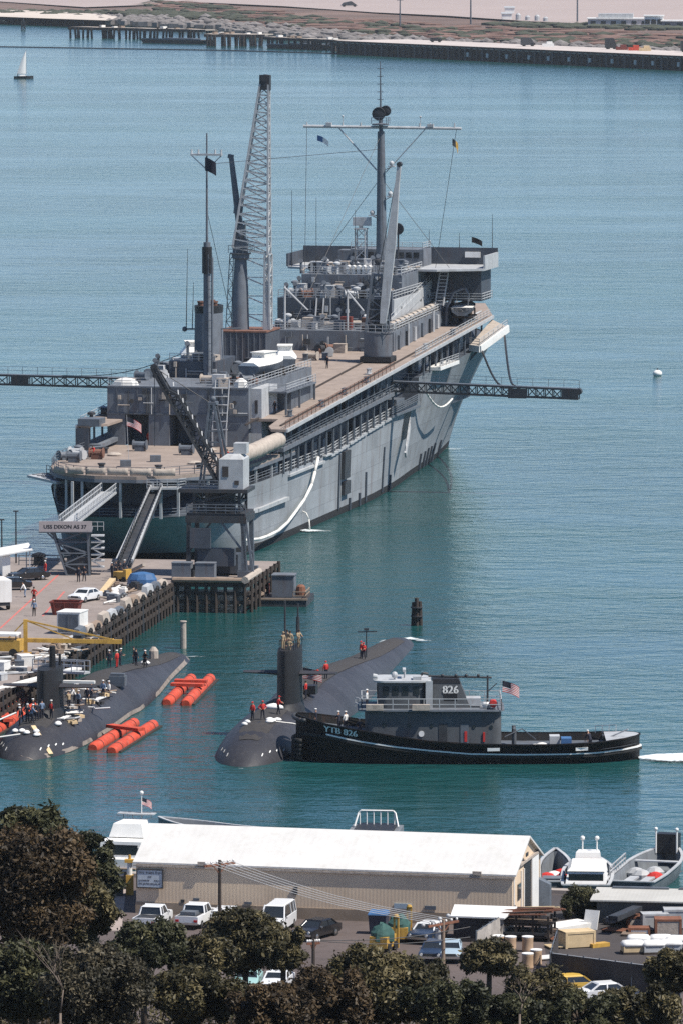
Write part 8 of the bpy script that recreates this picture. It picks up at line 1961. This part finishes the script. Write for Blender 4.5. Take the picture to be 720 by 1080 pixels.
# pale bare tree at the lower left and the leaning pale trunk at the right
def bare(label, px, pyb, pyt, dist, rnd, spread=.5):
    rs_ = random.Random(rnd); z1 = CAM_H - dist * (pyt + 150) / FPX; zb = CAM_H - dist * (pyb + 150) / FPX; x = (px - 360) * dist / FPX; gz = slope_z(x, dist)
    o = thing('bare_tree', label, 'tree', (x, dist, gz)); f = Vector((.1, 0, zb - gz)); mb = MB(); mb.tube((0, 0, -.3), f, .08, .06, 8); tr = mb.build('trunk', M['bark_pale'], o, True); mb = MB()
    def grow(p, d, r, dep):
        q = p + d; mb.tube(p, q, r, r * .65, 6)
        if dep: 
            for _ in range(2 + (dep > 2)): grow(q, d * rs_.uniform(.6, .85) + Vector((rs_.uniform(-1, 1), rs_.uniform(-1, 1), rs_.uniform(-.1, .3))) * d.length * spread, r * .62, dep - 1)
    h = (z1 - zb) / 2.4; grow(f, Vector((.15, 0, h)), .05, 4); mb.build('branches', M['bark_pale'], tr, True); return o
bare('pale bare branched tree at the lower left', 58, 1078, 1018, 330, 4)
bare('leaning pale trunk with bare forks at the lower right of centre', 548, 1079, 1052, 352, 9, .5)

# tangled undergrowth that covers the slope between the trees
rs_ = random.Random(77); cl = []
while len(cl) < 760:
    d = rs_.uniform(332, 452); px = rs_.uniform(-420, 1120) if rs_.random() < .25 else rs_.uniform(-30, 760); x = (px - 360) * d / FPX; s_ = rs_.uniform(.7, 1.5); z = slope_z(x, d) + rs_.uniform(-.3, 5.5)
    py = (CAM_H - (z + s_)) / d * FPX - 150; lim = float(np.interp(px, [0, 100, 130, 190, 320, 360, 540, 580, 620, 720], [1004, 1008, 998, 1022, 1058, 1040, 1056, 1064, 1068, 1060]))
    if py > lim and z > 2.6: cl.append(((x, d, z), (s_ * 1.3, s_, s_ * .8)))
for nm, a, b_, lf, n in (('undergrowth', 0, 230, 'olive', 42000), ('undergrowth', 230, 430, 'dark', 34000), ('undergrowth', 430, 760, 'rust', 50000)):
    u = leaves(nm, cl[a:b_], int(n * 1.5), .15, LEAF[lf], None, 40 + a); u['label'] = 'tangled bushes covering the slope'; kind(u, 'stuff')
# ------------------------------------------------------------------ the air
mb = MB(); mb.box(-9000, 9000, -60, 60000, -4.5, 96)
hz = bpy.data.materials.new('sea_haze'); hz.use_nodes = True; nt = hz.node_tree
nt.nodes.clear(); ov = nt.nodes.new('ShaderNodeOutputMaterial'); pv = nt.nodes.new('ShaderNodeVolumePrincipled')
pv.inputs['Density'].default_value = HAZE; pv.inputs['Color'].default_value = (.80, .88, .95, 1); pv.inputs['Anisotropy'].default_value = .2
nt.links.new(pv.outputs[0], ov.inputs['Volume'])
hob = kind(mb.build('haze', hz), 'stuff')
